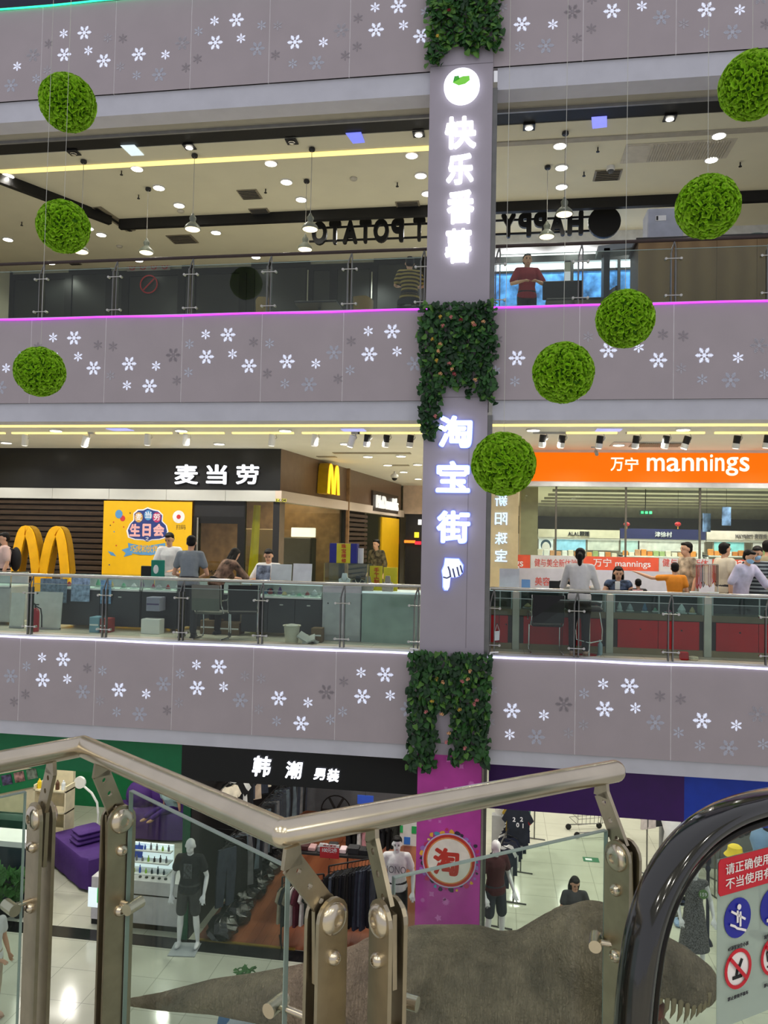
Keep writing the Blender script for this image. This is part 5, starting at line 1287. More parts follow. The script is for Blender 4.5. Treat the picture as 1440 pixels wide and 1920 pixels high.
for k, (x0, y0, x1, y1, c, lab) in enumerate(((1010, 1009, 1037, 1041, (222, 228, 232), 'portrait advertisement light box'), (1043, 1008, 1098, 1032, (150, 205, 232), 'pale blue advertisement light box'), (1102, 1009, 1160, 1032, (196, 200, 190), 'grey green advertisement light box'), (1164, 1011, 1196, 1036, (176, 206, 204), 'small framed teal advertisement light box'), (1199, 1013, 1320, 1034, (206, 206, 200), 'wide grey advertisement light box under the navy header'), (1339, 1017, 1395, 1035, (140, 212, 216), 'turquoise advertisement light box'), (1412, 1019, 1470, 1040, (226, 222, 218), 'white advertisement light box at the right'))):
    q = rect(x0, y0, x1, y1, YH + 0.05); t = thing('light_box', lab + ' in the drugstore', 'light box', ((q[0] + q[1]) / 2, YH + 0.05, q[2]))
    B().box(q[0] - 0.03, q[1] + 0.03, YH + 0.06, YH + 0.15, q[2] - 0.03, q[3] + 0.02).obj('frame', mat('lb_frame', (150, 144, 130), 0.5), t)
    B().box(q[0], q[1], YH + 0.045, YH + 0.06, q[2], q[3]).obj('screen', mat('lb_%d' % k, c, 0.4, var=0.16, scale=7, emit=0.35, ecol=c), t)
    if k == 0:
        cx, cz = (q[0] + q[1]) / 2, (q[2] + q[3]) / 2
        B().ell((cx, YH + 0.04, cz - 0.02), (0.1, 0.006, 0.14)).obj('face_print', mat('face_print', (236, 232, 228), 0.5), t)
        B().ell((cx, YH + 0.043, cz + 0.04), (0.13, 0.004, 0.14)).obj('hair_print', mat('hair_print', (60, 84, 100), 0.5), t)
# shelves of goods below the boxes
for k in range(3):
    q = rect((1005, 1165, 1325)[k], 1040, (1160, 1320, 1480)[k], 1043, YH - 0.1)
    tz = thing('goods_shelf', ['left', 'middle', 'right'][k] + ' goods shelf under the drugstore light boxes', 'shelf', ((q[0] + q[1]) / 2, YH, 0))
    for zz in (0.4, 0.9, q[2]):
        B().box(q[0], q[1], YH - 0.15, YH + 0.4, zz - 0.03, zz).obj('board', M_white, tz)
    B().box(q[0], q[0] + 0.03, YH - 0.15, YH + 0.4, 0, q[2]).box(q[1] - 0.03, q[1], YH - 0.15, YH + 0.4, 0, q[2]).obj('upright', M_white, tz)
    for i in range(13):
        x = q[0] + 0.1 + (q[1] - q[0] - 0.2) * i / 12; c = gr.choice([(230, 150, 70), (225, 215, 195), (160, 180, 120), (200, 150, 110), (235, 235, 230), (210, 130, 60)])
        h = gr.uniform(0.08, 0.17); o = B().rbox(x - 0.06, x + 0.06, YH - 0.1, YH, q[2], q[2] + h, 0.01).obj('product_box', mat('prod_%d_%d_%d' % c, c, 0.6))
        tag(o, 'small packaged product on the %s drugstore shelf' % ['left', 'middle', 'right'][k], 'product', 'products on the %s drugstore shelf' % ['left', 'middle', 'right'][k])
for k, (px, py) in enumerate(((1175, 987), (1271, 987))):
    p = at(px, py, 18.2); t = thing('paper_lantern', ['left', 'right'][k] + ' red paper lantern hanging in the drugstore', 'lantern', p)
    B().ell((0, 0, 0.05), (0.07, 0.07, 0.05)).obj('body', mat('lantern_red', (196, 30, 40), 0.5), t, local=True); B().cyl((0, 0, 0.1), (0, 0, 2.96 - p.z), 0.003, 4).obj('string', M_dark, t, local=True); B().cyl((0, 0, -0.06), (0, 0, 0.0), 0.012, 6).obj('tassel', mat('tassel', (220, 160, 60), 0.6), t, local=True)
q = rect(1199, 957, 1222, 965, 18.0)
t = thing('exit_sign', 'green lit emergency exit sign hanging in the drugstore', 'sign', ((q[0] + q[1]) / 2, 18.0, q[2]))
B().box(q[0], q[1], 18.0, 18.04, q[2], q[3]).obj('box', mat('exit_dark', (20, 50, 34), 0.4), t)
B().cyl(((q[0] + q[1]) / 2, 18.02, q[3]), ((q[0] + q[1]) / 2, 18.02, 2.96), 0.01, 5).obj('hanger', M_dark, t)
for k in range(3): B().box(q[0] + 0.03 + 0.09 * k, q[0] + 0.09 + 0.09 * k, 17.99, 18.0, q[2] + 0.02, q[3] - 0.02).obj('pictogram', mat('exit_green', (70, 220, 130), 0.4, emit=1.0, ecol=(60, 220, 120)), t)
for k, (px, py, rz) in enumerate(((1325, 980, 0.5), (1362, 968, 0.3))):
    p = at(px, py, 17.5); t = thing('hanging_banner', ['small tilted', 'tall'][k] + ' blue white banner hanging in the drugstore', 'banner', p, rz)
    B().box(-0.1, 0.1, -0.01, 0.01, -0.2, 0.2).obj('sheet', mat('banner_blue', (130, 160, 220), 0.5, var=0.5, scale=5), t, local=True); B().cyl((0, 0, 0.2), (0, 0, 2.96 - p.z), 0.004, 4).obj('string', M_dark, t, local=True)
p = at(1118, 846, 15.0); t = thing('camera_bracket', 'grey security camera on a bracket above the orange sign', 'camera', p)
B().tube([(0.06, 0.1, C2 - p.z), (0.06, 0.05, 0.12), (-0.02, 0, 0.04)], 0.014, 6).obj('arm', M_kl, t, local=True); B().cyl((0, 0.06, 0.0), (0, -0.1, -0.07), 0.035, 10).obj('body', M_kl, t, local=True); B().box(-0.1, 0.05, -0.03, 0.0, 0.06, 0.085).obj('bracket_plate', M_kl, t, local=True)
p0, p1 = atz(1142, 836, C2), atz(1300, 826, C2)
t = thing('air_grille', 'slotted air grille in the ceiling just above the orange sign', 'vent', ((p0.x + p1.x) / 2, p0.y, C2 - 0.03))
B().box(p0.x, p1.x, 14.6, 15.2, C2 - 0.015, C2).obj('frame', M_wpan, t)
for k in range(26): B().box(p0.x + 0.35 + (p1.x - p0.x - 0.45) * k / 26, p0.x + 0.372 + (p1.x - p0.x - 0.45) * k / 26, 14.65, 15.15, C2 - 0.035, C2 - 0.015).obj('fin', M_vent, t)
# beige column with mirrored blue lit characters
YV = 15.2
q = rect(918, 1000, 971, 1100, YV)
sobj(B().box(q[0] - 0.4, q[1], YV, YV + 0.6, 0, C2).box(q[1] + 0.05, at(1008, 1000, 16.6).x, 16.6, 16.7, 0, 2.9), 'wall_beige_pier', mat('beige_pier', (196, 178, 140), 0.6))
t = thing('vertical_lettering', 'pale blue lit mirrored characters down the beige pier', 'sign', ((q[0] + q[1]) / 2, YV - 0.03, 1.3))
M_bl = mat('letter_blue_lit', (190, 215, 255), 0.4, emit=1.2, ecol=(180, 208, 255))
for k, (ch, y) in enumerate((('新', 938), ('阳', 973), ('珠', 1010), ('宝', 1042))): ptext(ch, 'character', M_bl, t, (928, y - 12, 951, y + 11), YV - 0.02, 0.02, 0.008, mirror=True)

# --- red counters behind the right railing
YR = 12.58
M_rc = mat('counter_red', (190, 18, 26), 0.4); M_kb = mat('kick_beige', (150, 134, 104), 0.5)
posts = [at(x, 1170, YR).x for x in (905, 967, 1143, 1327, 1520)]
zt, zg, zr = at(1240, 1117, YR).z, at(1240, 1151, YR).z, at(1240, 1163, YR).z
for k in range(4):
    a, e = posts[k] + 0.06, posts[k + 1] - 0.06
    t = thing('red_counter', ['red display counter nearest the column', 'red display counter behind the black chair and stool', 'red display counter in the middle of the drugstore front', 'red display counter at the right edge'][k], 'counter', ((a + e) / 2, YR + 0.25, 0))
    B().box(a, e, YR + 0.02, YR + 0.5, 0.08, zr).obj('body', mat('counter_dark_core', (40, 34, 34), 0.5), t)
    n = 2
    for i in range(n):
        w = (e - a - 0.12) / n; dr = B().box(a + 0.06 + w * i + 0.004, a + 0.06 + w * (i + 1) - 0.004, YR, YR + 0.02, 0.1, zr - 0.01).obj('door', M_rc, t)
        B().lathe([(0.012, -0.02), (0.012, 0)], (a + 0.1 + w * i + w / 2, YR - 0.0, zr - 0.15), 8, 'Y').obj('knob', M_dark, dr)
    B().box(a, e, YR + 0.01, YR + 0.5, 0.0, 0.1).obj('kick_board', M_kb, t)
    B().box(a, e, YR - 0.01, YR + 0.5, zr, zg).obj('bronze_rail', mat('rail_bronze', (112, 104, 84), 0.4, 0.4), t)
    B().box(a, e, YR, YR + 0.008, zg, zt).obj('front_glass', M_case, t)
    B().box(a, e, YR + 0.4, YR + 0.42, zg, zt).obj('back_panel', mat('case_dark', (56, 56, 58), 0.5), t)
    B().box(a - 0.02, e + 0.02, YR - 0.02, YR + 0.5, zt, zt + 0.014).obj('top_glass', mat('top_glass_teal_glow', (206, 236, 234), 0.15, emit=0.3), t)  # teal top emits a little, imitating the glow of a lit case
    for x in (a + 0.0, e - 0.02, (a + e) / 2): B().box(x, x + 0.02, YR - 0.004, YR + 0.01, zg, zt).obj('case_post', M_gedge, t)
for k, x in enumerate(posts[1:4]):
    tag(B().rbox(x - 0.055, x + 0.055, YR - 0.02, YR + 0.5, 0, zt + 0.0, 0.006).obj('pier', mat('pier_cream', (196, 196, 182), 0.5)), ['cream pier between counters left of the black chair', 'cream pier between counters right of the stool', 'cream pier between the two right red counters'][k], 'pier')
goods((posts[1] + 0.1, posts[2] - 0.1, zg, zt), 7, YR, 'dark case behind the black chair'); goods((posts[2] + 0.1, posts[3] - 0.1, zg, zt), 7, YR, 'dark case of the middle red counter')
cantilever('black visitor chair with chrome frame before the red counter', fl2(1024, 12.29), pi + 0.05, mat('seat_black', (24, 24, 26), 0.6), M_chrome)
p = fl2(1104, 12.3)
t = thing('bar_stool', 'chrome bar stool with curved black seat before the red counter', 'stool', p)
B().rbox(-.2, .2, -.18, .18, .68, .75, .03).obj('seat', mat('seat_black', (24, 24, 26), 0.6), t, local=True)
B().tube([(-.2, .17, .70), (-.22, .19, .8), (.22, .19, .8), (.2, .17, .7)], .015, 8).obj('seat_rim', M_chrome, t, local=True)
B().cyl((0, 0, .02), (0, 0, .68), .028, 12).obj('post', M_chrome, t, local=True)
B().lathe([(.2, 0), (.2, .012), (.04, .035)], n=20).obj('base', M_chrome, t, local=True)
B().tube([(-.16, .0, .66), (-.2, -.05, .4), (-.19, -.08, .24), (0, -.12, .2), (.19, -.08, .24), (.2, -.05, .4), (.16, 0, .66)], .011, 6).obj('footrest', M_chrome, t, local=True)
WB = cloth('white_blouse', (216, 214, 212))
figure('person', 'woman with a black ponytail in a white blouse seen from behind at the red counter', 'person', fl2(1086, 12.26), pi - 0.15, 1.66, 0.2, top=WB, sleeve=1.5, bottom=BLK, shoes=mat('tan_shoes', (196, 160, 140), 0.5), hair=HAIRM, hairstyle='pony', face=False,
       J=dict(elL=(.27, -.16, 1.06), wrL=(.12, -.38, 1.04), elR=(-.27, -.16, 1.06), wrR=(-.12, -.38, 1.04)))
figure('person', 'seated woman in black with reddish hair beside the woman in the white blouse', 'person', fl2(1064, 13.95) + Vector((0, 0, .12)), 0.3, 1.62, 0.2, True, top=BLK, sleeve=0.8, bottom=BLK, shoes=SHOE, hair=mat('auburn_hair', (46, 28, 26), 0.5), hairstyle='long', head=(0, 0.4))
figure('person', 'seated woman in a navy sleeveless top looking at her phone behind the red counter', 'person', fl2(1158, 13.85) + Vector((0, 0, .16)), -0.05, 1.6, 0.12, True, top=mat('cloth_navy_pattern', (70, 84, 110), 0.9, var=0.5, scale=14), sleeve=0.12, bottom=BLK, shoes=SHOE, hair=HAIRM, hairstyle='long', build=1.1, head=(0, .2),
       J=dict(elL=(.3, -.12, .66), wrL=(.08, -.32, .76), elR=(-.3, -.12, .66), wrR=(-.08, -.32, .76)))
p = at(1158, 1098, 13.45); tag(B().rbox(p.x - .04, p.x + .04, 13.45, 13.465, p.z - .07, p.z + .07, .005).obj('phone', M_white), 'white phone held by the seated woman in the navy top', 'phone')
for k, (px, lab) in enumerate(((1064, 'seat of the woman in black'), (1158, 'seat of the woman in the navy top'))): chair('dark chair behind the red counter, ' + lab, fl2(px, 13.95 - .1 * k) + Vector((0, .02, 0)), 0.1, M_dark, M_steelg, 0.9)
figure('person', 'boy in an orange T-shirt pointing left seen from behind', 'person', fl2(1265, 13.9), pi - 0.1, 1.42, 0.05, top=cloth('orange_tee', (226, 140, 40)), bottom=JEAN, shoes=SHOE, hair=HAIRM, face=False, J=dict(elL=(.15, -.1, 1.0), elR=(-.0, 0, 0)) if False else dict(elL=(.44, -.12, 1.36), wrL=(.72, -.2, 1.46)))
figure('person', 'man with glasses in a beige patterned shirt turned left', 'person', fl2(1290, 14.4), -pi / 2 + 0.3, 1.78, 0.05, top=mat('cloth_beige_pattern', (186, 168, 146), 0.9, var=0.35, scale=9), sleeve=0.8, bottom=DG, shoes=SHOE, hair=HAIRM, belly=.03)
figure('person', 'young man with spiky black hair in a cream T-shirt seen from the side', 'person', fl2(1358, 14.3), pi / 2 + 0.4, 1.78, 0.0, top=cloth('cream_tee', (214, 204, 184)), bottom=DG, shoes=SHOE, hair=HAIRM)
figure('person', 'man in a white and purple T-shirt with a blue mask leaning on the red counter', 'person', fl2(1386, 13.75), 0.55, 1.70, 0.3, top=mat('cloth_white_purple', (206, 200, 226), 0.9, var=0.2, scale=5), sleeve=0.9, bottom=DG, shoes=SHOE, hair=HAIRM, mask=True, J=dict(elL=(.26, -.36, 1.05), wrL=(.2, -.5, 1.0)), head=(0.2, .2))
figure('person', 'man with a blue mask in a navy striped T-shirt', 'person', fl2(1418, 14.05), -0.2, 1.74, 0.15, top=cloth('navy_stripe', (56, 66, 80)), bottom=DG, shoes=SHOE, hair=HAIRM, mask=True, head=(-0.3, .2))
stripes(MATS['cloth_navy_stripe'], (38, 44, 54), (140, 150, 156), 5)
figure('person', 'tall man in an olive beige shirt at the right edge', 'person', fl2(1440, 14.7), pi / 2 + 0.6, 1.84, 0.0, top=cloth('olive_beige', (156, 146, 118)), sleeve=0.8, bottom=DG, shoes=SHOE, hair=HAIRM, face=False)
figure('person', 'child with only the black haired top of the head above the red counter', 'person', fl2(1196, 13.75), pi, 1.13, 0.0, top=BLK, bottom=JEAN, shoes=SHOE, hair=HAIRM, face=False)
# bead and necklace rack on the counter, small wares
r = rect(1305, 1058, 1346, 1110, YR + .3)
t = thing('necklace_rack', 'rack of red bead strings standing on the red counter', 'rack', ((r[0] + r[1]) / 2, YR + .3, zt + .014))
for x in (r[0], r[1]): B().cyl((x, YR + .3, zt + .014), (x, YR + .3, r[3]), .008, 6).obj('upright', M_steel, t)
B().cyl((r[0], YR + .3, r[3]), (r[1], YR + .3, r[3]), .008, 6).obj('crossbar', M_steel, t)
B().box(r[0] - .02, r[1] + .02, YR + .22, YR + .38, zt + .014, zt + .024).obj('base', M_white, t)
for i in range(14):
    x = r[0] + .015 + (r[1] - r[0] - .03) * i / 13; c = gr.choice([(170, 30, 40), (190, 40, 46), (120, 26, 34), (200, 170, 130), (60, 40, 36)])
    ln = gr.uniform(.28, .4); z = r[3]
    B().tube([(x - .012, YR + .29, z - .01), (x - .012, YR + .288, z - ln + .03), (x, YR + .287, z - ln), (x + .012, YR + .288, z - ln + .03), (x + .012, YR + .29, z - .01)], .008, 5).obj('bead_string', mat('beads_%d' % c[0], c, 0.4), t)
for k, (px, m, lab) in enumerate(((1304, M_white, 'white porcelain cup on the red counter'), (1338, M_white, 'small white dish with food on the red counter'), (1196, mat('pink_tray', (206, 150, 150), 0.5), 'pink tray on the middle red counter'))):
    p = at(px, 1112, YR + .1); tag(B().lathe([(.05, 0), (.06, .01), (.085, .06), (.08, .06), (.05, .015)], (p.x, YR + .12, zt + .014), 14).obj('cup' if k < 2 else 'tray', m), lab, 'dish')
for k, (px, py, lab) in enumerate(((986, 1095, 'small blue and white card stand on the counter by the column'), (955, 1085, 'clear acrylic leaflet stand on the counter by the column'), (1045, 1100, 'black tablet on the red counter beside the woman in white'))):
    p = at(px, py, YR + .2); t = thing('card_stand', lab, 'stand', (p.x, YR + .2, zt + .014))
    w, h = ((.07, .17), (.16, .34), (.13, .16))[k]
    B().cb((0, .02, h / 2), (2 * w, .012, h), rx=-.12).obj('card', (mat('card_blue', (110, 150, 200), 0.5), mat('acrylic_card', (214, 216, 224), 0.4), M_black)[k], t, local=True)
    B().box(-w, w, -.04, .08, 0, .014).obj('base', M_white, t, local=True)
tag(B().lathe([(.07, 0), (.08, .02), (.075, .05), (.03, .06)], fl2(1300, 12.2), 14, 'Z').obj('tape_roll', mat('tape_cream', (206, 196, 170), 0.5)), 'cream roll lying on the floor behind the right railing', 'roll')
tag(B().rbox(fl2(1283, 12.2).x - .06, fl2(1283, 12.2).x + .06, 12.15, 12.25, 0, .12, .01).obj('tin', M_rc), 'small red tin on the floor behind the right railing', 'tin')
p = fl2(1126, 12.45); t = thing('water_bottle', 'clear water bottle on the floor by the bar stool', 'bottle', p)
B().lathe([(.035, 0), (.037, .02), (.037, .15), (.015, .19), (.015, .2)], n=12).obj('bottle', mat('bottle_clear', (170, 195, 205), 0.2), t, local=True); B().lathe([(.017, .2), (.017, .22)], n=10).obj('cap', M_white, t, local=True)
p = at(932, 1190, 12.1); t = thing('face_mask', 'white face mask hanging on the railing next to the column', 'mask', at(932, 1190, D + .1))
B().prism([(-.035, -.09), (.035, -.08), (.04, .06), (-.04, .05)], (0, 0, 0), (1, 0, 0), (0, 0, 1), (0, -.012, 0)).obj('cloth', mat('mask_white', (206, 214, 214), 0.8), t, local=True)
B().tube([(-.035, -.006, .05), (0, -.006, .16), (.035, -.006, .06)], .003, 4).obj('ear_loop', M_white, t, local=True)
# white skirting notch pipes at the column feet
for k, (x, s) in enumerate(((CX0 - .03, 1), (CX1 + .1, -1))):
    tag(B().tube([(x - .12 * s, D - .015, .06), (x, D - .02, .05), (x + .03 * s, D - .03, -.04)], .012, 6).obj('cable_pipe', M_white, smooth=True), ['left', 'right'][k] + ' white cable pipe where the light strip meets the column', 'pipe')

# --- lit signs on the column
YF = D - 0.03
t = thing('round_logo_sign', 'round white lit sign with a green leaf near the top of the column', 'sign', at(866, 165, YF) - Vector((0, .1, .3)))
c = at(866, 165, YF); rr_ = 33 / FPX * YF * 1.02
B().lathe([(rr_, -.08), (rr_ * 1.01, -.03), (rr_, 0)], (c.x, YF, c.z), 32, 'Y').obj('disc', M_litw, t)
def leafp(pts, m, nm): 
    q = [at(x, y, YF - .085) for x, y in pts]; B().prism([(p.x, p.z) for p in q], (0, YF - .083, 0), (1, 0, 0), (0, 0, 1), (0, -.004, 0)).obj(nm, m, t)
M_lf = mat('leaf_print', (120, 200, 70), 0.5, emit=0.5, ecol=(120, 205, 70)); M_lf2 = mat('leaf_print_dark', (70, 160, 60), 0.5, emit=0.4, ecol=(70, 165, 60))
leafp([(849, 155), (858, 147), (868, 143), (880, 142), (881, 150), (872, 157), (860, 160)], M_lf, 'leaf')
leafp([(849, 155), (852, 143), (860, 142), (862, 148)], M_lf2, 'leaf')
t = thing('vertical_lettering', 'white lit four character shop name down the upper column', 'sign', at(862, 490, YF))
M_litb = mat('sign_white_cool', (255, 255, 255), 0.4, emit=1.7, ecol=(240, 244, 255))
for ch, x0, y0, x1, y1 in (('快', 834, 219, 893, 278), ('乐', 837, 289, 888, 345), ('番', 838, 357, 889, 419), ('薯', 834, 429, 884, 493)):
    o = ptext(ch, 'character', M_litb, t, (x0, y0, x1, y1), YF - .05, .05, .03)
t = thing('vertical_lettering', 'large white lit three character street name down the lower column', 'sign', at(852, 1020, YF))
M_rim = mat('letter_rim', (60, 70, 110), 0.5)
M_halo = mat('halo_blue_lit', (120, 140, 255), 0.4, emit=1.3, ecol=(120, 145, 255))
for ch, x0, y0, x1, y1 in (('淘', 822, 780, 885, 839), ('宝', 818, 865, 881, 923), ('街', 819, 958, 881, 1018)):
    o = ptext(ch, 'character', mat('sign_white_strong', (255, 255, 255), 0.4, emit=1.9, ecol=(238, 242, 255)), t, (x0, y0, x1, y1), YF - .075, .05, .03)
    ptext(ch, 'character_halo', M_halo, o, (x0 - 1.5, y0 - 1.5, x1 + 1.5, y1 + 1.5), YF - .025, .03, .035)
# pointing hand
t = thing('hand_sign', 'white lit pointing hand sign below the street name on the column', 'sign', at(850, 1105, YF))
def hp(pts, m, Y, nm, th=.03):
    q = [at(x, y, Y) for x, y in pts]; return B().prism([(p.x, p.z) for p in q], (0, Y, 0), (1, 0, 0), (0, 0, 1), (0, -th, 0)).obj(nm, m, t)
out = [(835, 1047), (860, 1048), (868, 1060), (867, 1074), (861, 1080), (853, 1083), (845, 1082), (843, 1100), (840, 1106), (834, 1106), (831, 1100), (831, 1082), (829, 1070), (833, 1060)]
hp([(849 + (x - 849) * 1.08, 1074 + (y - 1074) * 1.05) for x, y in out], M_halo, YF - .015, 'halo_back')
hp(out, mat('hand_white_lit', (240, 244, 255), 0.4, emit=0.75, ecol=(236, 242, 255)), YF - .045, 'hand')
for pts in ([(845, 1082), (843, 1070), (840, 1062)], [(853, 1083), (849, 1066)], [(861, 1080), (857, 1063)], [(867, 1074), (863, 1060)], [(831, 1082), (838, 1084), (844, 1081)]):
    q = [at(x, y, YF - .08) for x, y in pts]; B().tube([(p.x, YF - .08, p.z) for p in q], .011, 6).obj('outline', mat('hand_line', (60, 70, 130), 0.5), t)
# ================================================================== GROUND FLOOR
def fl1(px, py): return atz(px, py, Z1)
def fz(px, Y): return Vector((at(px, 1700, Y).x, Y, Z1))
M_green = mat('shop_green', (10, 110, 66), 0.5, var=0.04)
M_purf = mat('fascia_purple', (58, 14, 92), 0.45); M_bluf = mat('fascia_blue', (24, 60, 176), 0.45)
YF1 = 12.1; zf = -2.26
for nm, x0, x1, m in (('green', XL, -5.1, M_green), ('black', -5.1, CX0 - 0.02, mat('fascia_black', (10, 12, 16), 0.2)), ('purple', CX1 + 0.1, at(1283, 1480, YF1).x, M_purf), ('blue', at(1283, 1480, YF1).x, XR, M_bluf)):
    sobj(B().box(x0, x1, YF1, YF1 + 0.15, zf - (0.12 if nm in ('purple', 'blue') else 0), C1 + 0.02), 'wall_fascia_' + nm, m)
t = thing('shop_lettering', 'white lit brush style menswear shop name on the black fascia', 'sign', at(555, 1460, YF1 - .04))
for ch, x0, y0, x1, y1 in (('韩', 473, 1418, 508, 1456), ('潮', 535, 1428, 567, 1460), ('男', 588, 1441, 610, 1462), ('装', 613, 1442, 636, 1466)):
    ptext(ch, 'character', mat('sign_white_ground', (255, 255, 255), 0.4, emit=2.0, ecol=(240, 242, 255)), t, (x0, y0, x1, y1), YF1 - 0.03, 0.03, 0.018, shear=0.12)
# floor pieces
sobj(B().box(XL, CX0, 12.45, 12.78, Z1, Z1 + 0.006), 'trim_threshold', mat('threshold_black', (28, 28, 30), 0.15))
M_wf = wood('wood_floor', (112, 60, 36), (140, 82, 52), 0.6, 'X')
wf = struct('floor_menswear', (-3, 15, Z1))
a = -5.05
for k in range(26):
    x = a + 0.145 * k; y0 = 12.8
    B().box(x + 0.001, x + 0.143, y0, 20, Z1 + 0.004, Z1 + 0.012).obj('plank', M_wf, wf)
tag(B().box(-5.05, -3.3, 12.78, 12.83, Z1 + 0.004, Z1 + 0.02).obj('threshold_strip', mat('brass_strip', (190, 160, 70), 0.3, 0.7)), 'brass threshold strip at the wooden menswear floor', 'strip')
for x in (-12, -9.8, -7.6, -5.6, -3.6, -2.0, 0.6, 2.4, 4.2, 6.5):
    lamp((x, 13.4, C1 - 0.08), 95); lamp((x + 0.5, 16.2, C1 - 0.08), 105)
for x in (0.6, 2.0, 3.6): lamp((x, 19.5, C1 - 0.08), 150); lamp((x, 23, C1 - 0.08), 150)
for k, x in enumerate((0.6, 2.0, 3.6)):
    for j, y in enumerate((19.5, 23)):
        tag(B().lathe([(0.13, -0.02), (0.14, 0)], (x, y, C1), 16).obj('ceiling_downlight', M_lit), 'round downlight over the ground floor corridor', 'light', 'ground floor corridor downlights')

# --- green massage shop
sobj(B().box(XL, -5.25, 18.4, 18.5, Z1, C1), 'wall_green_back', M_green)
sobj(B().box(-5.32, -5.2, 12.75, 18.4, Z1, C1), 'wall_green_partition', mat('partition_green', (10, 84, 52), 0.5))
sobj(B().box(-11.6, -9.2, 15.9, 16.0, Z1, -2.9), 'wall_cream_partition', mat('cream_partition', (222, 210, 180), 0.6))
M_purp = mat('purple_sheet', (70, 36, 112), 0.75, bump=0.25, bscale=12)
def bed(lab, c, w, l, h, rz, fold=True):
    t = thing('massage_bed', lab, 'bed', c, rz)
    n = 28; vs = []; fs = []
    P = []
    for j in range(n):
        a = 2 * pi * j / n; sx, sy = cos(a), sin(a); q = max(abs(sx), abs(sy)); P.append((sx / q, sy / q))
    for lv, (s, z) in enumerate(((0.2, h), (0.96, h), (1.0, h - 0.03), (1.03, h * 0.5), (1.05, 0.06))):
        for j, (sx, sy) in enumerate(P):
            k = 1 + (0.03 * sin(j * 2.6) if lv > 2 else 0)
            vs.append((sx * w / 2 * s * k, sy * l / 2 * s * k, z))
    for lv in range(4):
        for j in range(n): fs.append((lv * n + j, lv * n + (j + 1) % n, lv * n + n + (j + 1) % n, lv * n + n + j))
    fs.append(tuple(range(n)))
    B().add(vs, fs).obj('bed_sheet', M_purp, t, local=True, smooth=True)
    if fold:
        for k in range(3):
            B().rbox(-0.3 + .02 * k, 0.3 - .02 * k, -0.22, 0.22, h + 0.09 * k, h + 0.09 * k + 0.1, 0.04).obj('folded_blanket', M_purp, t, local=True, smooth=True)
    return t
bed('purple draped massage bed with a folded blanket in the green shop', fz(160, 14.9), 0.85, 1.8, 0.62, 0.9)
bed('second purple massage bed behind the product counter', fz(275, 17.0), 1.8, 0.85, 0.62, 0.05, False)
hz = fz(292, 17.0)
figure('person', 'person in a pale mint top lying on the second purple bed', 'person', hz + Vector((0.35, 0, 0.2)), -0.3, 1.6, 0.5, True, top=cloth('mint', (170, 200, 196)), bottom=cloth('purple_trousers', (70, 40, 120)), hair=HAIRM, face=False, J=dict(knL=(.1, -.5, .55), knR=(-.1, -.5, .55), anL=(.1, -.85, .5), anR=(-.1, -.85, .5)))
for k, (px, Y, h) in enumerate(((300, 17.2, .5), (258, 17.1, .45))):
    p = fz(px, Y); tag(B().ell((p.x, Y, Z1 + .62 + h / 2), (.36, .25, h / 2 + .12), 14, 8).obj('blanket', M_purp, smooth='all'), ['tall', 'low'][k] + ' purple blanket heap at the back of the green shop', 'blanket')
p = at(168, 1520, 15.9); t = thing('magnifier_lamp', 'white round magnifier lamp on a bent arm before the green wall', 'lamp', fz(182, 15.9))
q = [at(x, y, 15.9) for x, y in ((184, 1525), (182, 1505), (172, 1487), (156, 1473))]
B().tube([(q[0].x, 15.9, Z1 + .03)] + q[:1], .02, 8).lathe([(.2, 0), (.2, .03), (.03, .05)], (q[0].x, 15.9, Z1), 14).obj('stand', M_white, t)
B().tube(q, .026, 8).obj('arm', M_white, t, smooth=True)
pc = at(150, 1467, 15.9)
B().lathe([(.06, -.02), (.13, -.03), (.13, .03), (.06, .02), (.06, -.02)], pc, 18, 'Y').obj('lamp_head', M_white, t)
# product counter with lit rack
xa, xe = fl1(160, 1742).x, -5.45; yk = 12.95; hc = 1.02
zc_ = at(250, 1672, yk).z
t = thing('product_counter', 'white product counter with dark edges in front of the green shop', 'counter', ((xa + xe) / 2, yk + .3, Z1))
B().box(xa, xe, yk + .02, yk + .6, Z1, Z1 + .1).obj('plinth', M_black, t)
B().box(xa, xe, yk, yk + .6, Z1 + .1, zc_ - .05).obj('body', mat('counter_white', (206, 202, 204), 0.4), t)
B().box(xa - .01, xe + .01, yk - .01, yk + .61, zc_ - .05, zc_ - .025).obj('dark_line', M_black, t)
zt_ = at(250, 1650, yk).z
B().box(xa, xe, yk - .01, yk + .62, zc_ - .025, zt_).obj('tray', mat('counter_white', (206, 202, 204), 0.4), t)
q = rect(165, 1667, 249, 1704, yk - .01); flat('lit_panel', q, yk - .005, mat('counter_lit', (220, 235, 240), 0.4, emit=0.7), t)
q = rect(182, 1668, 248, 1696, yk - .02); flat('green_print', q, yk - .014, mat('green_print', (40, 190, 90), 0.5, emit=0.3, ecol=(40, 190, 90)), t)
q = rect(240, 1584, 322, 1650, yk + .45)
t = thing('product_rack', 'back lit white product rack on the counter before the green shop', 'rack', ((q[0] + q[1]) / 2, yk + .4, zt_))
B().box(q[0], q[1], yk + .5, yk + .55, zt_, q[3]).obj('lit_back', mat('rack_lit', (235, 245, 250), 0.4, emit=0.75), t)
zz = []
for k in range(3):
    z = zt_ + .02 + k * .17; zz.append(z); B().box(q[0], q[1], yk + .2 + .09 * k, yk + .5, z - .02, z).obj('step', M_white, t)
q2 = rect(241, 1590, 262, 1612, yk + .3); B().cb(((q2[0] + q2[1]) / 2, yk + .42, (q2[2] + q2[3]) / 2), (q2[1] - q2[0], .012, q2[3] - q2[2]), rx=-.2).obj('blue_card', mat('card_royal', (40, 90, 210), 0.5), t)
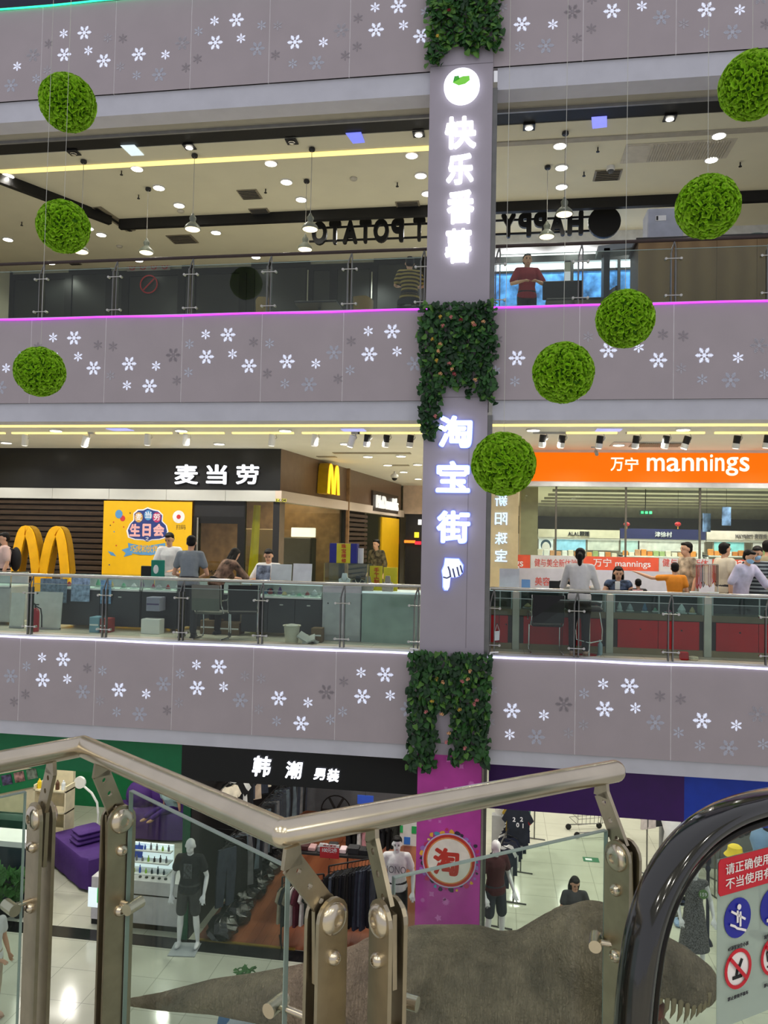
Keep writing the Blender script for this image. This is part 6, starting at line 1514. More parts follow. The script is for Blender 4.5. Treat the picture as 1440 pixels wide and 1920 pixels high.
bc = [(40, 90, 200), (150, 200, 60), (40, 60, 70), (60, 160, 90), (30, 34, 40), (210, 220, 90), (120, 120, 130)]
for k in range(3):
    for i in range(7):
        x = q[0] + .1 + (q[1] - q[0] - .16) * i / 6; c = gr.choice(bc); h = gr.uniform(.08, .14)
        o = B().lathe([(.018, 0), (.02, .01), (.02, h * .6), (.009, h * .72), (.009, h)], (x, yk + .26 + .09 * k, zz[k]), 9).obj('bottle', mat('bottle_%d_%d' % (c[0], c[1]), c, 0.25))
        tag(o, 'small cosmetic bottle on the %s step of the lit rack' % ['lowest', 'middle', 'top'][k], 'bottle', 'bottles on the %s rack step' % ['lowest', 'middle', 'top'][k])
for i in range(6):
    p = at(262 + 12 * i, 1640, yk + .1); o = B().lathe([(.025, 0), (.03, .012), (.022, .03)], (p.x, yk + .12, zt_), 10).obj('cream_jar', mat('jar_dark', (60, 66, 60), 0.3)); tag(o, 'small dark cream jar on the counter tray', 'jar', 'cream jars on the counter tray')
# left: sofa back, reception, plants, photo board, shelf, tube lights
p = fz(15, 14.2)
t = thing('sofa', 'dark green sofa at the left edge of the green shop', 'sofa', (p.x, 14.2, Z1))
M_sofa = mat('sofa_green', (26, 66, 54), 0.5)
B().rbox(p.x - 1.2, p.x + .35, 14.5, 14.8, Z1 + .3, Z1 + 1.15, .08).obj('backrest', M_sofa, t, smooth=True); B().rbox(p.x - 1.2, p.x + .35, 13.9, 14.5, Z1 + .12, Z1 + .5, .06).obj('seat', M_sofa, t, smooth=True); B().rbox(p.x + .2, p.x + .42, 13.9, 14.8, Z1 + .1, Z1 + .7, .06).obj('armrest', M_sofa, t, smooth=True)
p = fz(25, 13.3)
t = thing('reception_desk', 'dark reception desk with a white top edge at the left', 'counter', (p.x, 13.4, Z1))
zr = at(40, 1578, 13.2).z
B().box(p.x - 2, p.x + .3, 13.2, 13.7, Z1, zr - .1).obj('body', mat('desk_dark', (30, 44, 60), 0.35), t); B().box(p.x - 2, p.x + .34, 13.16, 13.74, zr - .1, zr).obj('top', M_white, t)
for k, (px, Y, h) in enumerate(((12, 12.95, .75), (-12, 12.9, .9), (38, 12.98, .5))):
    p = fz(px, Y); t = thing('potted_plant', ['leafy plant in the middle', 'leafy plant cut by the left edge', 'small leafy plant'][k] + ' before the reception desk', 'plant', (p.x, Y, Z1))
    B().lathe([(.1, 0), (.13, .2), (.11, .2)], n=12).obj('pot', M_dark, t, local=True)
    for i in range(26):
        a = gr.uniform(0, 6.28); r_ = gr.uniform(.04, .24); o = inst(LEAFG, 'leaf', t, (r_ * cos(a), r_ * sin(a), .2 + gr.uniform(.15, h)), (gr.uniform(-.8, .3), gr.uniform(-.9, .9), a), gr.uniform(.12, .2)) if 'LEAFG' in globals() else None
q = rect(-40, 1445, 72, 1478, 15.85)
t = thing('photo_board', 'green board with small photos on the cream partition', 'board', at(20, 1480, 15.8))
B().prism([(0, 0), (2.1, .55), (2.1, .95), (0, .45)], (q[0] - .3, 15.86, q[2] - .35), (1, 0, 0), (0, 0, 1), (0, -.02, 0)).obj('board', M_green, t)
for k in range(5): B().cb((q[0] + .1 + .3 * k, 15.83, q[2] + .02 + .085 * k), (.24, .01, .22), ry=-.26).obj('photo', mat('photo_%d' % k, [(120, 90, 130), (150, 140, 130), (90, 80, 120), (160, 120, 120), (110, 120, 110)][k], 0.5, var=0.5, scale=9), t)
p = fz(92, 15.4)
t = thing('storage_shelf', 'cream storage shelf with products beside the cream partition', 'shelf', (p.x, 15.5, Z1))
for zz_ in (.5, .95, 1.4): B().box(p.x - .45, p.x + .3, 15.4, 15.75, Z1 + zz_ - .03, Z1 + zz_).obj('board', mat('cream_partition', (222, 210, 180), 0.6), t)
for x in (p.x - .45, p.x + .27): B().box(x, x + .03, 15.4, 15.75, Z1, Z1 + 1.5).obj('upright', MATS['cream_partition'], t)
for i, c in enumerate(((230, 200, 40), (225, 230, 225), (100, 190, 120), (90, 60, 40), (220, 225, 230))):
    o = B().lathe([(.04, 0), (.045, .02), (.04, .14), (.015, .18), (.015, .2)], (p.x - .38 + .14 * i, 15.5, Z1 + 1.4), 10).obj('product_bottle', mat('pb%d' % i, c, 0.4)); tag(o, ['yellow', 'white', 'mint green', 'brown', 'pale grey'][i] + ' bottle on the cream storage shelf', 'bottle')
for k, (x0, x1, y) in enumerate(((45, 95, 1430), (110, 160, 1431), (40, 60, 1395), (236, 250, 1409))):
    q = rect(x0, y - 5, x1, y + 5, 14.2); t = thing('tube_light', ['left long', 'right long', 'small left', 'small right'][k] + ' hanging light in the green shop', 'light', ((q[0] + q[1]) / 2, 14.17, q[2])); B().rbox(q[0], q[1], 14.1, 14.25, q[2], q[3], .012).obj('tube', M_lit, t); B().cyl(((q[0] + q[1]) / 2, 14.17, q[3]), ((q[0] + q[1]) / 2, 14.17, C1), .006, 5).obj('rod', M_white, t)

# --- menswear
M_grey = mat('grey_back_wall', (96, 98, 104), 0.6)
sobj(B().box(-5.2, CX0, 19.2, 19.3, Z1, C1), 'wall_menswear_back', M_grey)
sobj(B().box(-5.2, -5.18, 12.8, 19.2, Z1, C1), 'wall_menswear_side', M_dark)
def shirt_mesh():
    p = [(-.10, 0), (-.17, -.03), (-.26, -.2), (-.2, -.26), (-.17, -.2), (-.18, -.62), (.18, -.62), (.17, -.2), (.2, -.26), (.26, -.2), (.17, -.03), (.10, 0), (.05, -.03), (-.05, -.03)]
    return B().prism(p, (0, .022, 0), (1, 0, 0), (0, 0, 1), (0, -.044, 0)).mesh('garment')
def trouser_mesh():
    p = [(-.17, 0), (-.19, -.35), (-.17, -.95), (-.03, -.95), (0, -.3), (.03, -.95), (.17, -.95), (.19, -.35), (.17, 0)]
    return B().prism(p, (0, .02, 0), (1, 0, 0), (0, 0, 1), (0, -.04, 0)).mesh('garment')
def hanger_mesh():
    b = B().tube([(-.19, 0, -.03), (0, 0, .05), (.19, 0, -.03)], .008, 5).tube([(0, 0, .05), (0, 0, .1), (.025, 0, .13), (0, 0, .155)], .004, 4); return b.mesh('hanger')
GM = {'shirt': shirt_mesh(), 'trousers': trouser_mesh(), 'hanger': hanger_mesh()}
GM['hanger'].materials.append(M_black); _gm = {}
def garment(kind, c, loc, rz, label, group, tilt=0.0, sc=1.0, mtl=None):
    k = (kind, c)
    if k not in _gm:
        me = GM[kind].copy(); me.materials.append(mtl or mat('garment_%d_%d_%d' % c, c, 0.9, bump=0.3, bscale=14, var=0.15)); _gm[k] = me
    t = thing('hanging_' + kind, label, 'clothing', loc, rz, group); t.rotation_euler = (0, tilt, rz)
    inst(_gm[k], 'cloth', t, scale=sc); inst(GM['hanger'], 'hanger', t)
    return t
def rack(lab, p0, p1, h, m):
    p0, p1 = Vector(p0), Vector(p1); t = thing('clothes_rack', lab, 'rack', (p0 + p1) / 2)
    z = p0.z
    B().cyl((p0.x, p0.y, z + h), (p1.x, p1.y, z + h), .014, 8).obj('rail', m, t)
    for p in (p0, p1):
        B().cyl((p.x, p.y, z), (p.x, p.y, z + h), .016, 8).obj('upright', m, t)
        d = (p1 - p0).normalized(); s = Vector((-d.y, d.x, 0)) * .25
        B().cyl(p + s + Vector((0, 0, .015)), p - s + Vector((0, 0, .015)), .014, 6).obj('foot', m, t)
def row(kind, p0, p1, h, n, cols_, label, group, seed, jit=.3, rz0=None):
    q = random.Random(seed); p0, p1 = Vector(p0), Vector(p1); d = p1 - p0; a = math.atan2(d.y, d.x) + pi / 2 if rz0 is None else rz0
    for i in range(n):
        p = p0.lerp(p1, (i + .5) / n); garment(kind, q.choice(cols_), (p.x, p.y, p.z + h - .15), a + q.uniform(-jit, jit), label, group, q.uniform(-.06, .06), q.uniform(.92, 1.06))
blk = [(18, 18, 22), (26, 28, 34), (34, 36, 44), (20, 20, 20), (52, 58, 72)]
A0, A1 = fz(528, 12.95), fz(606, 13.2)
rack('black clothes rack with T-shirts at the wooden aisle', A0, A1, 1.12, M_black)
row('shirt', A0, A1, 1.12, 11, [(40, 44, 48), (150, 140, 120), (90, 40, 52), (200, 196, 190), (52, 60, 56)], 'T-shirt hanging on the small black rack at the aisle', 'shirts on the aisle rack', 1, .15, 1.25)
B0, B1 = fz(615, 13.0), fz(705, 13.5)
rack('long black rack with dark trousers behind the railing bracket', B0, B1, 1.35, M_black)
row('trousers', B0, B1, 1.35, 14, blk + [(70, 78, 92)], 'dark trousers hanging on the long black rack', 'trousers on the long rack', 2, .15, 1.2)
C0_, C1_ = fz(650, 15.2), fz(745, 15.6)
rack('rear black rack under the accessory shelf', C0_, C1_, 1.5, M_black)
row('shirt', C0_, C1_, 1.5, 9, blk + [(210, 150, 160), (230, 230, 230)], 'garment on the rear rack behind the white printed mannequin', 'garments on the rear rack', 3, .2, 1.2)
# left wall of trousers and shirts running back
Lw0, Lw1 = Vector((-4.85, 13.3, Z1)), Vector((-4.75, 18.3, Z1))
for k, (h, n, kind, cl, lab) in enumerate(((1.5, 40, 'trousers', blk + [(60, 66, 74), (96, 110, 120), (110, 112, 116)], 'trousers'), (2.6, 26, 'shirt', blk + [(225, 225, 225), (200, 180, 160), (120, 150, 210), (170, 40, 50), (235, 225, 205)], 'shirt'))):
    t = thing('wall_rail', ['lower', 'upper'][k] + ' wall rail with clothes along the green partition', 'rail', Lw0 + Vector((0, 0, h)))
    B().cyl(Lw0 + Vector((0.1, 0, h)), Lw1 + Vector((0.1, 0, h)), .014, 8).obj('bar', M_black, t)
    for q in (.1, .5, .9): p = Lw0.lerp(Lw1, q); B().cyl(p + Vector((.1, 0, h)), p + Vector((-.33, 0, h)), .012, 6).obj('bracket', M_black, t)
    row(kind, Lw0 + Vector((.12, 0, 0)), Lw1 + Vector((.12, 0, 0)), h, n, cl, '%s hanging on the %s wall rail of the menswear shop' % (lab, ['lower', 'upper'][k]), '%s wall rail clothes' % ['lower', 'upper'][k], 5 + k, .3, .75)
M_foil = mat('black_plastic', (22, 22, 24), 0.18, bump=0.9, bscale=9, spec=0.8)
for k in range(9):
    y = 12.95 + .52 * k; x = -4.62 + .05 * (k % 2)
    b = B().ell((x, y, Z1 + .18), (.27, .3, .2), 14, 9); q = random.Random(k)
    b.v = [v + Vector((q.uniform(-.035, .035), q.uniform(-.035, .035), q.uniform(-.03, .03))) for v in b.v]
    b.v = [Vector((v.x, v.y, max(v.z, Z1 + .014))) for v in b.v]
    tag(b.obj('plastic_bag', M_foil), 'crumpled shiny black plastic bag under the hanging trousers', 'bag', 'black bags under the wall rail')
p = fz(655, 15.1)
t = thing('accessory_shelf', 'shelf with small boxes and a red price card behind the trousers rack', 'shelf', (p.x, 14.4, Z1))
zs = at(640, 1600, 14.4).z
B().box(p.x - 1.1, p.x + .6, 14.3, 14.7, zs - .04, zs).obj('board', M_dark, t); 
for x in (p.x - 1.08, p.x + .57): B().box(x, x + .03, 14.32, 14.68, Z1, zs - .04).obj('leg', M_black, t)
for i, (c, w, h) in enumerate((((235, 235, 235), .1, .1), ((70, 30, 32), .16, .09), ((190, 150, 150), .08, .07), ((150, 140, 145), .09, .1), ((30, 30, 34), .1, .14), ((225, 200, 205), .07, .08), ((40, 40, 44), .12, .12), ((28, 28, 32), .1, .1))):
    o = B().rbox(p.x - 1.02 + .2 * i - w * .9, p.x - 1.02 + .2 * i + w * .9, 14.38, 14.58, zs, zs + h, .01).obj('accessory_box', mat('acc%d' % i, c, 0.5)); tag(o, ['white box', 'dark red wallet box', 'dusty pink box', 'grey box', 'tall black box', 'pale pink box', 'black box', 'small black box at the right end'][i] + ' on the accessory shelf', 'box')
q = rect(600, 1583, 636, 1609, 13.3)
t = thing('price_card', 'red price card reading 100元2件 above the black rack', 'sign', ((q[0] + q[1]) / 2, 13.3, q[2]))
B().box(q[0], q[1], 13.29, 13.3, q[2], q[3] - .05).obj('red_card', mat('card_red', (190, 34, 44), 0.5), t); B().box(q[0], q[1], 13.29, 13.3, q[3] - .05, q[3]).obj('white_header', M_white, t)
B().cyl(((q[0] + q[1]) / 2, 13.31, Z1 + 1.33), ((q[0] + q[1]) / 2, 13.31, q[3]), .006, 5).obj('stem', M_black, t)
ptext('100元2件', 'lettering', M_pw, t, (604, 1590, 632, 1599), 13.285, .004, .02); ptext('精品夏装', 'lettering', M_red, t, (606, 1584, 630, 1588), 13.285, .003)
p = at(700, 1575, 14.5); t = thing('small_plant', 'small green plant on the accessory shelf', 'plant', (p.x, 14.5, zs))
B().lathe([(.05, 0), (.07, .1)], n=10).obj('pot', M_dark, t, local=True)
for i in range(20): a = gr.uniform(0, 6.28); inst(LEAFG, 'leaf', t, (.08 * cos(a), .08 * sin(a), .1 + gr.uniform(.02, .2)), (gr.uniform(-1, .2), gr.uniform(-.8, .8), a), .1)
for k, (px, h) in enumerate(((505, .0), (513, .04), (522, .02), (532, .05), (541, 0))):
    x = at(px, 1500, 18.8).x; tag(B().box(x - .06, x + .06, 18.75, 18.85, Z1, -2.3).obj('curtain_fold', mat('curtain_bronze', (120, 108, 86), 0.5)), 'bronze curtain fold at the back of the menswear shop', 'curtain', 'bronze curtain folds')
t = thing('wall_fan', 'round black wall fan on the grey menswear back wall', 'fan', at(630, 1515, 18.6))
c = at(630, 1520, 18.6); b = B(); ring(b, (c.x, c.z), .38, .03, 18.6); b.obj('ring', M_black, t)
for k in range(3): B().cb((c.x, 18.6, c.z), (.7, .02, .06), ry=k * pi / 3).obj('blade', M_dark, t)
B().cyl((c.x, 18.6, c.z), (c.x, 19.2, c.z), .03, 8).obj('mount', M_dark, t)
q = rect(670, 1492, 700, 1508, 17.0); t = thing('shop_sign', 'small blue hanging sign in the menswear shop', 'sign', ((q[0] + q[1]) / 2, 17, q[2])); B().box(q[0], q[1], 17, 17.03, q[2], q[3]).obj('panel', mat('sign_blue', (40, 70, 150), 0.4, emit=.3, ecol=(60, 90, 200)), t); B().cyl(((q[0] + q[1]) / 2, 17.015, q[3]), ((q[0] + q[1]) / 2, 17.015, C1), .005, 4).obj('rod', M_dark, t)
q = rect(700, 1535, 785, 1600, 17.5); t = thing('white_unit', 'white cash desk wall with coloured stickers left of the pink column', 'counter', ((q[0] + q[1]) / 2, 17.6, Z1))
B().box(q[0], q[1], 17.5, 17.7, Z1, q[3]).obj('panel', mat('unit_white', (206, 210, 212), 0.5), t)
for k, c in enumerate(((40, 160, 90), (50, 110, 200), (40, 160, 90))): B().box(q[1] - .5 + .17 * k, q[1] - .36 + .17 * k, 17.49, 17.5, q[3] - .3 - .25 * (k % 2), q[3] - .14 - .25 * (k % 2)).obj('sticker', mat('stk%d' % k, c, 0.5), t)

# --- mannequins
M_man = mat('mannequin_white', (222, 222, 224), 0.3, spec=0.5)
def base(t): B().box(-.25, .2, -.3, .12, -.012, .0).obj('base_plate', mat('plate_grey', (170, 174, 178), 0.3), t, local=True)
def mpos(px, py_top, H):
    p = atz(px, py_top, Z1 + H + .05); return Vector((p.x, p.y, Z1 + .016))
JM = dict(elL=(.27, .03, 1.10), wrL=(.27, -.14, .88), elR=(-.27, .03, 1.10), wrR=(-.25, -.12, .86), knL=(.12, -.02, .5), anL=(.15, .02, .09), knR=(-.12, -.02, .5), anR=(-.15, .02, .09))
pm = fl1(352, 1776); pm.z = Z1 + .016
H1 = (atz(355, 1512, 0) and 1.8)
m1 = figure('mannequin', 'white male mannequin in a black T-shirt and dark shorts at the menswear entrance', 'mannequin', pm, .12, 1.8, skin=M_man, top=cloth('black_print', (24, 26, 30)), bottom=cloth('dark_denim', (58, 58, 60)), leg=.75, face=False, J=JM); base(m1)
B().box(-.07, .07, -.142, -.13, 1.18, 1.42).obj('chest_print', mat('print_dim', (70, 72, 76), 0.6, var=0.5, scale=20), m1, local=True)
m2 = figure('mannequin', 'male mannequin with black hair in a white printed T-shirt left of the pink column', 'mannequin', mpos(745, 1562, 1.82), .1, 1.8, skin=M_man, top=cloth('white_print', (214, 214, 216)), bottom=BLK, hair=HAIRM, face=True, J=JM); base(m2)
text('IONO', 'chest_print', mat('print_dark', (110, 110, 116), 0.6), m2, wmat(m2) @ Vector((0, -.165, 1.30)), w=.32, h=.12, depth=.006)
m3 = figure('mannequin', 'white male mannequin in a maroon and black T-shirt right of the pink column', 'mannequin', mpos(930, 1568, 1.82), .55, 1.8, skin=M_man, top=cloth('maroon_black', (70, 26, 34)), bottom=cloth('charcoal_denim', (54, 58, 66)), leg=.8, face=False, J=JM); base(m3)
m4 = figure('mannequin', 'white female mannequin in a grey speckled strap dress by the clothes racks', 'mannequin', mpos(1302, 1612, 1.72), .05, 1.7, skin=M_man, top=mat('cloth_speckle', (96, 96, 98), 0.9, var=0.6, scale=60), sleeve=0, bottom=mat('cloth_speckle', (96, 96, 98), 0.9), leg='dress', face=False, J=JM, build=.92); base(m4)
B().lathe([(.075, -.006), (.075, 0)], (.1, -.15, 1.27), 18, 'Y').obj('price_tag', mat('tag_green', (90, 130, 70), 0.5), m4, local=True)
text('159', 'tag_number', M_pw, m4, wmat(m4) @ Vector((.1, -.162, 1.27)), w=.1, depth=.004)

# --- right of the column
rr2 = random.Random(9)
q0, q1 = fz(935, 14.2), fz(975, 16.6)
rack('chrome rack of T-shirts right of the pink column', q0, q1, 1.45, M_steelg)
row('shirt', q0, q1, 1.45, 13, [(28, 34, 56), (200, 204, 206), (150, 34, 40), (40, 44, 60), (225, 226, 224)], 'T-shirt on the lower rack right of the pink column', 'shirts on the lower right rack', 11, .12, .12)
q2_, q3_ = fz(962, 15.2), fz(1000, 18.5)
rack('higher rack of long sleeved shirts right of the pink column', q2_, q3_, 2.0, M_steelg)
row('shirt', q2_, q3_, 2.0, 14, [(30, 36, 50), (210, 212, 210), (60, 140, 130), (190, 160, 60), (36, 40, 48)], 'shirt on the higher rack right of the pink column', 'shirts on the higher right rack', 12, .1, .1)
g_ = garment('shirt', (34, 40, 52), q2_ + Vector((.06, -.1, 1.85)), .05, 'navy shirt with the white digits 2 2 0 1 facing the camera', None, 0, 1.15)
for ch, x, z in (('2', -.07, -.22), ('2', .07, -.21), ('0', .0, -.32), ('1', .1, -.33)): text(ch, 'digit', M_pw, g_, wmat(g_) @ Vector((x, -.035, z)), h=.085, depth=.006, bold=.03)
q = rect(927, 1505, 944, 1530, 16.8); t = thing('flower_pot', 'white pot with pink flowers on a stand above the shirt rack', 'plant', ((q[0] + q[1]) / 2, 16.9, Z1))
B().box(q[0] - .05, q[1] + .05, 16.8, 17.0, Z1, q[2]).obj('stand', M_kl, t); B().lathe([(.07, 0), (.1, .14), (.08, .14)], ((q[0] + q[1]) / 2, 16.9, q[2]), 12).obj('pot', M_white, t)
for i in range(9): B().ell(((q[0] + q[1]) / 2 + gr.uniform(-.09, .09), 16.9 + gr.uniform(-.06, .06), q[2] + .18 + gr.uniform(0, .08)), (.035, .035, .03), 8, 6).obj('flower', mat('flower_%d' % (i % 2), [(230, 170, 160), (240, 210, 190)][i % 2], 0.6), t)
pw = fl1(1076, 1772)
figure('person', 'seated woman with long dark hair in a dark top on the ground floor corridor', 'person', (pw.x, pw.y, Z1), .1, 1.6, 0.05, True, top=cloth('white_black', (60, 60, 64)), sleeve=.5, bottom=cloth('light_trousers', (190, 170, 150)), shoes=SHOE, hair=HAIRM, hairstyle='long', head=(.1, .35), J=dict(elL=(.26, -.1, .66), wrL=(.1, -.28, .62), elR=(-.26, -.1, .66), wrR=(-.12, -.3, .6)))
t = thing('stool', 'dark stool under the seated woman on the corridor', 'stool', (pw.x, pw.y, Z1))
B().lathe([(.17, .36), (.18, .39), (.17, .41), (.02, .41)], n=16).obj('seat', M_dark, t, local=True); B().lathe([(.15, 0), (.03, .04), (.03, .36)], n=12).obj('leg', M_dark, t, local=True)
figure('person', 'small child in brown held in front of the woman on the corridor', 'person', (pw.x - .1, pw.y - .85, Z1), .4, .95, .05, top=cloth('brown_child', (130, 96, 80)), bottom=BLK, shoes=SHOE, hair=HAIRM)
pc = fl1(1105, 1562)
t = thing('shopping_cart', 'dark wire shopping cart standing in the bright corridor', 'cart', pc, .3)
for s in (-1, 1):
    B().tube([(-.45, s * .26, .12), (.4, s * .26, .12), (.5, s * .27, .9), (.62, s * .27, 1.02)], .014, 6).obj('side_frame', M_steelg, t, local=True)
    for x in (-.42, .36): B().lathe([(.07, -.015), (.07, .015)], (x, s * .26, .07), 12, 'Y').obj('wheel', M_black, t, local=True)
for k in range(4): B().tube([(-.4 + .02 * k, -.26, .3 + .13 * k), (.46, -.26, .34 + .13 * k), (.46, .26, .34 + .13 * k), (-.4 + .02 * k, .26, .3 + .13 * k), (-.4 + .02 * k, -.26, .3 + .13 * k)], .007, 5).obj('basket_wire', M_steelg, t, local=True)
for k in range(9): B().tube([(-.4 + .1 * k, -.26, .3), (-.4 + .105 * k, -.27, .72)], .006, 4).obj('basket_wire', M_steelg, t, local=True)
B().cyl((.62, -.27, 1.02), (.62, .27, 1.02), .018, 8).obj('handle', M_dark, t, local=True)
px_ = fl1(1108, 1612); t = thing('floor_sticker', 'small green exit sticker on the corridor floor', 'sticker', px_)
B().box(-.17, .17, -.12, .12, 0, .004).obj('sheet', mat('sticker_green', (20, 110, 70), 0.4), t, local=True); B().box(-.12, .02, -.05, .05, .004, .006).obj('arrow', M_pw, t, local=True)
# clothes and stands at far right
for k, (px0, px1, Y, h, n, cl) in enumerate(((1212, 1250, 17.0, 1.75, 7, [(40, 40, 46), (200, 190, 190), (90, 84, 90), (60, 60, 70)]), (1340, 1450, 16.2, 2.3, 13, [(24, 24, 28), (40, 42, 50), (140, 110, 80), (60, 60, 66)]), (1290, 1350, 16.4, 1.5, 6, [(226, 216, 190), (240, 240, 240), (190, 200, 215)]))):
    a_, e_ = fz(px0, Y), fz(px1, Y + .5)
    rack(['narrow', 'tall dark', 'pale'][k] + ' clothes rack at the right of the ground floor', a_, e_, h, M_steelg)
    row('shirt' if k != 1 else 'trousers', a_, e_, h, n, cl, 'garment on the %s rack at the right' % ['narrow', 'tall dark', 'pale'][k], '%s right rack garments' % ['narrow', 'tall dark', 'pale'][k], 20 + k, .3, .7)
for k, (px, py, Y, c) in enumerate(((1258, 1570, 15.4, (226, 228, 230)), (1425, 1605, 14.8, (120, 150, 190)))):
    p = at(px, py, Y); t = thing('torso_form', ['white torso form beside the narrow rack', 'torso form in a pale blue top at the right edge'][k], 'mannequin', (p.x, Y, Z1))
    b = B(); loft(b, [((p.x, Y, p.z - .1), (1, 0, 0), (0, 1, 0), .15, .1), ((p.x, Y, p.z + .1), (1, 0, 0), (0, 1, 0), .12, .09), ((p.x, Y, p.z + .3), (1, 0, 0), (0, 1, 0), .18, .11), ((p.x, Y, p.z + .42), (1, 0, 0), (0, 1, 0), .15, .08), ((p.x, Y, p.z + .47), (1, 0, 0), (0, 1, 0), .05, .05), ((p.x, Y, p.z + .54), (1, 0, 0), (0, 1, 0), .045, .045)])
    b.obj('torso', mat('torso%d' % k, c, 0.5), t, smooth='all'); B().cyl((p.x, Y, Z1 + .02), (p.x, Y, p.z - .08), .02, 8).lathe([(.18, 0), (.18, .02)], (p.x, Y, Z1), 16).obj('stand', M_steelg, t)
p = at(1378, 1598, 14.9); t = thing('straw_hat', 'yellow bucket hat on a stand near the red escalator label', 'hat', (p.x, 14.9, p.z))
B().lathe([(.19, -.05), (.13, .02), (.12, .1), (.08, .13), (.01, .14)], n=18).obj('hat', mat('hat_yellow', (226, 196, 60), 0.8), t, local=True, smooth=True); B().cyl((0, 0, Z1 - p.z), (0, 0, 0.05), .012, 6).obj('pole', M_steelg, t, local=True)
p = fz(1327, 14.3); t = thing('ornate_post', 'dark ornate post beside the mannequin in the dress', 'post', p)
B().lathe([(.09, 0), (.07, .06), (.03, .12), (.03, 1.25), (.05, 1.3), (.03, 1.36), (.06, 1.42), (.05, 1.5), (.015, 1.6), (.005, 1.8)], n=12).obj('post', mat('post_navy', (30, 34, 52), 0.4), t, local=True, smooth=True)
p = fz(1285, 17.6); tag(B().rbox(p.x - .5, p.x + 1.6, 17.6, 17.9, Z1, Z1 + 1.5, .02).obj('grey_shelf_unit', mat('unit_grey', (110, 112, 114), 0.6)), 'grey shelf unit behind the mannequin in the dress', 'shelf')
for k in range(12):
    p = fz(1284 + 5 * (k % 4), 14.8 + .2 * (k // 4)); tag(B().rbox(p.x - .16, p.x + .16, p.y, p.y + .24, Z1 + .3 * (k // 4) + (.0 if k < 4 else .0), Z1 + .3 * (k // 4) + .1, .03).obj('folded_jeans', mat('folded_%d' % (k % 3), [(150, 175, 210), (190, 205, 225), (70, 84, 120)][k % 3], 0.9)), 'folded jeans behind the mannequin in the dress', 'clothing', 'folded jeans piles')

# --- pink poster round the column foot
t = thing('column_poster', 'magenta poster with a round red character emblem wrapped on the column foot', 'poster', ((CX0 + CX1) / 2, D - .03, Z1))
M_pink = mat('poster_magenta', (196, 72, 168), 0.35, var=0.16, scale=1.4)
zt_ = at(840, 1403, D).z
B().box(CX0 + .005, CX1 - .005, D - .026, D - .021, Z1, zt_).obj('sheet', M_pink, t)
YPk = D - .028; M_fa = mat('poster_faint', (214, 120, 196), 0.4)
c = at(842, 1613, YPk); k_ = YPk / FPX
def cdisc(r, m, nm, Y, n=36): B().lathe([(r, -.003), (r, 0)], (c.x, Y, c.z), n, 'Y').obj(nm, m, t)
q = random.Random(4)
for i in range(34):
    a = 2 * pi * i / 34; r_ = q.uniform(.40, .46); s = q.uniform(.02, .05); cc = q.choice([(60, 40, 110), (240, 180, 70), (200, 60, 110), (90, 160, 190), (230, 210, 120), (60, 50, 70), (170, 120, 200)])
    pts = [(s * q.uniform(.6, 1.2) * cos(2 * pi * j / 7), s * q.uniform(.6, 1.2) * sin(2 * pi * j / 7)) for j in range(7)]
    B().prism(pts, (c.x + r_ * cos(a), YPk + .001 - .0002 * i, c.z + r_ * sin(a)), (1, 0, 0), (0, 0, 1), (0, -.002, 0)).obj('splash', mat('splash_%d' % cc[0], cc, 0.4), t)
cdisc(.405, mat('emblem_lilac', (206, 190, 226), 0.4), 'rim', YPk - .009); cdisc(.385, mat('emblem_red', (200, 60, 50), 0.4), 'ring', YPk - .013); cdisc(.345, mat('emblem_orange', (232, 150, 90), 0.4), 'ring', YPk - .017); cdisc(.325, mat('emblem_cream', (244, 234, 222), 0.4), 'field', YPk - .021)
ptext('淘', 'character', MATS['emblem_red'], t, (812, 1590, 861, 1642), YPk - .026, .004, .04)
for i in range(22):
    x = q.uniform(CX0 + .1, CX1 - .1); z = q.uniform(Z1 + 1.2, zt_ - .1)
    if abs(z - c.z) < .5: continue
    s = q.uniform(.03, .07); kd = q.choice([4, 5, 12])
    pts = [(s * (1 if j % 2 else .55) * cos(2 * pi * j / (kd * 2)), s * (1 if j % 2 else .55) * sin(2 * pi * j / (kd * 2))) for j in range(kd * 2)]
    B().prism(pts, (x, YPk + .001, z), (1, 0, 0), (0, 0, 1), (0, -.002, 0)).obj('faint_icon', M_fa, t)
for px in (786, 899): pass
tag(B().box(CX1, CX1 + .03, D - .03, D + .05, Z1, zt_).obj('poster_edge_strip', M_steel), 'metal edge strip along the right side of the magenta poster', 'strip')
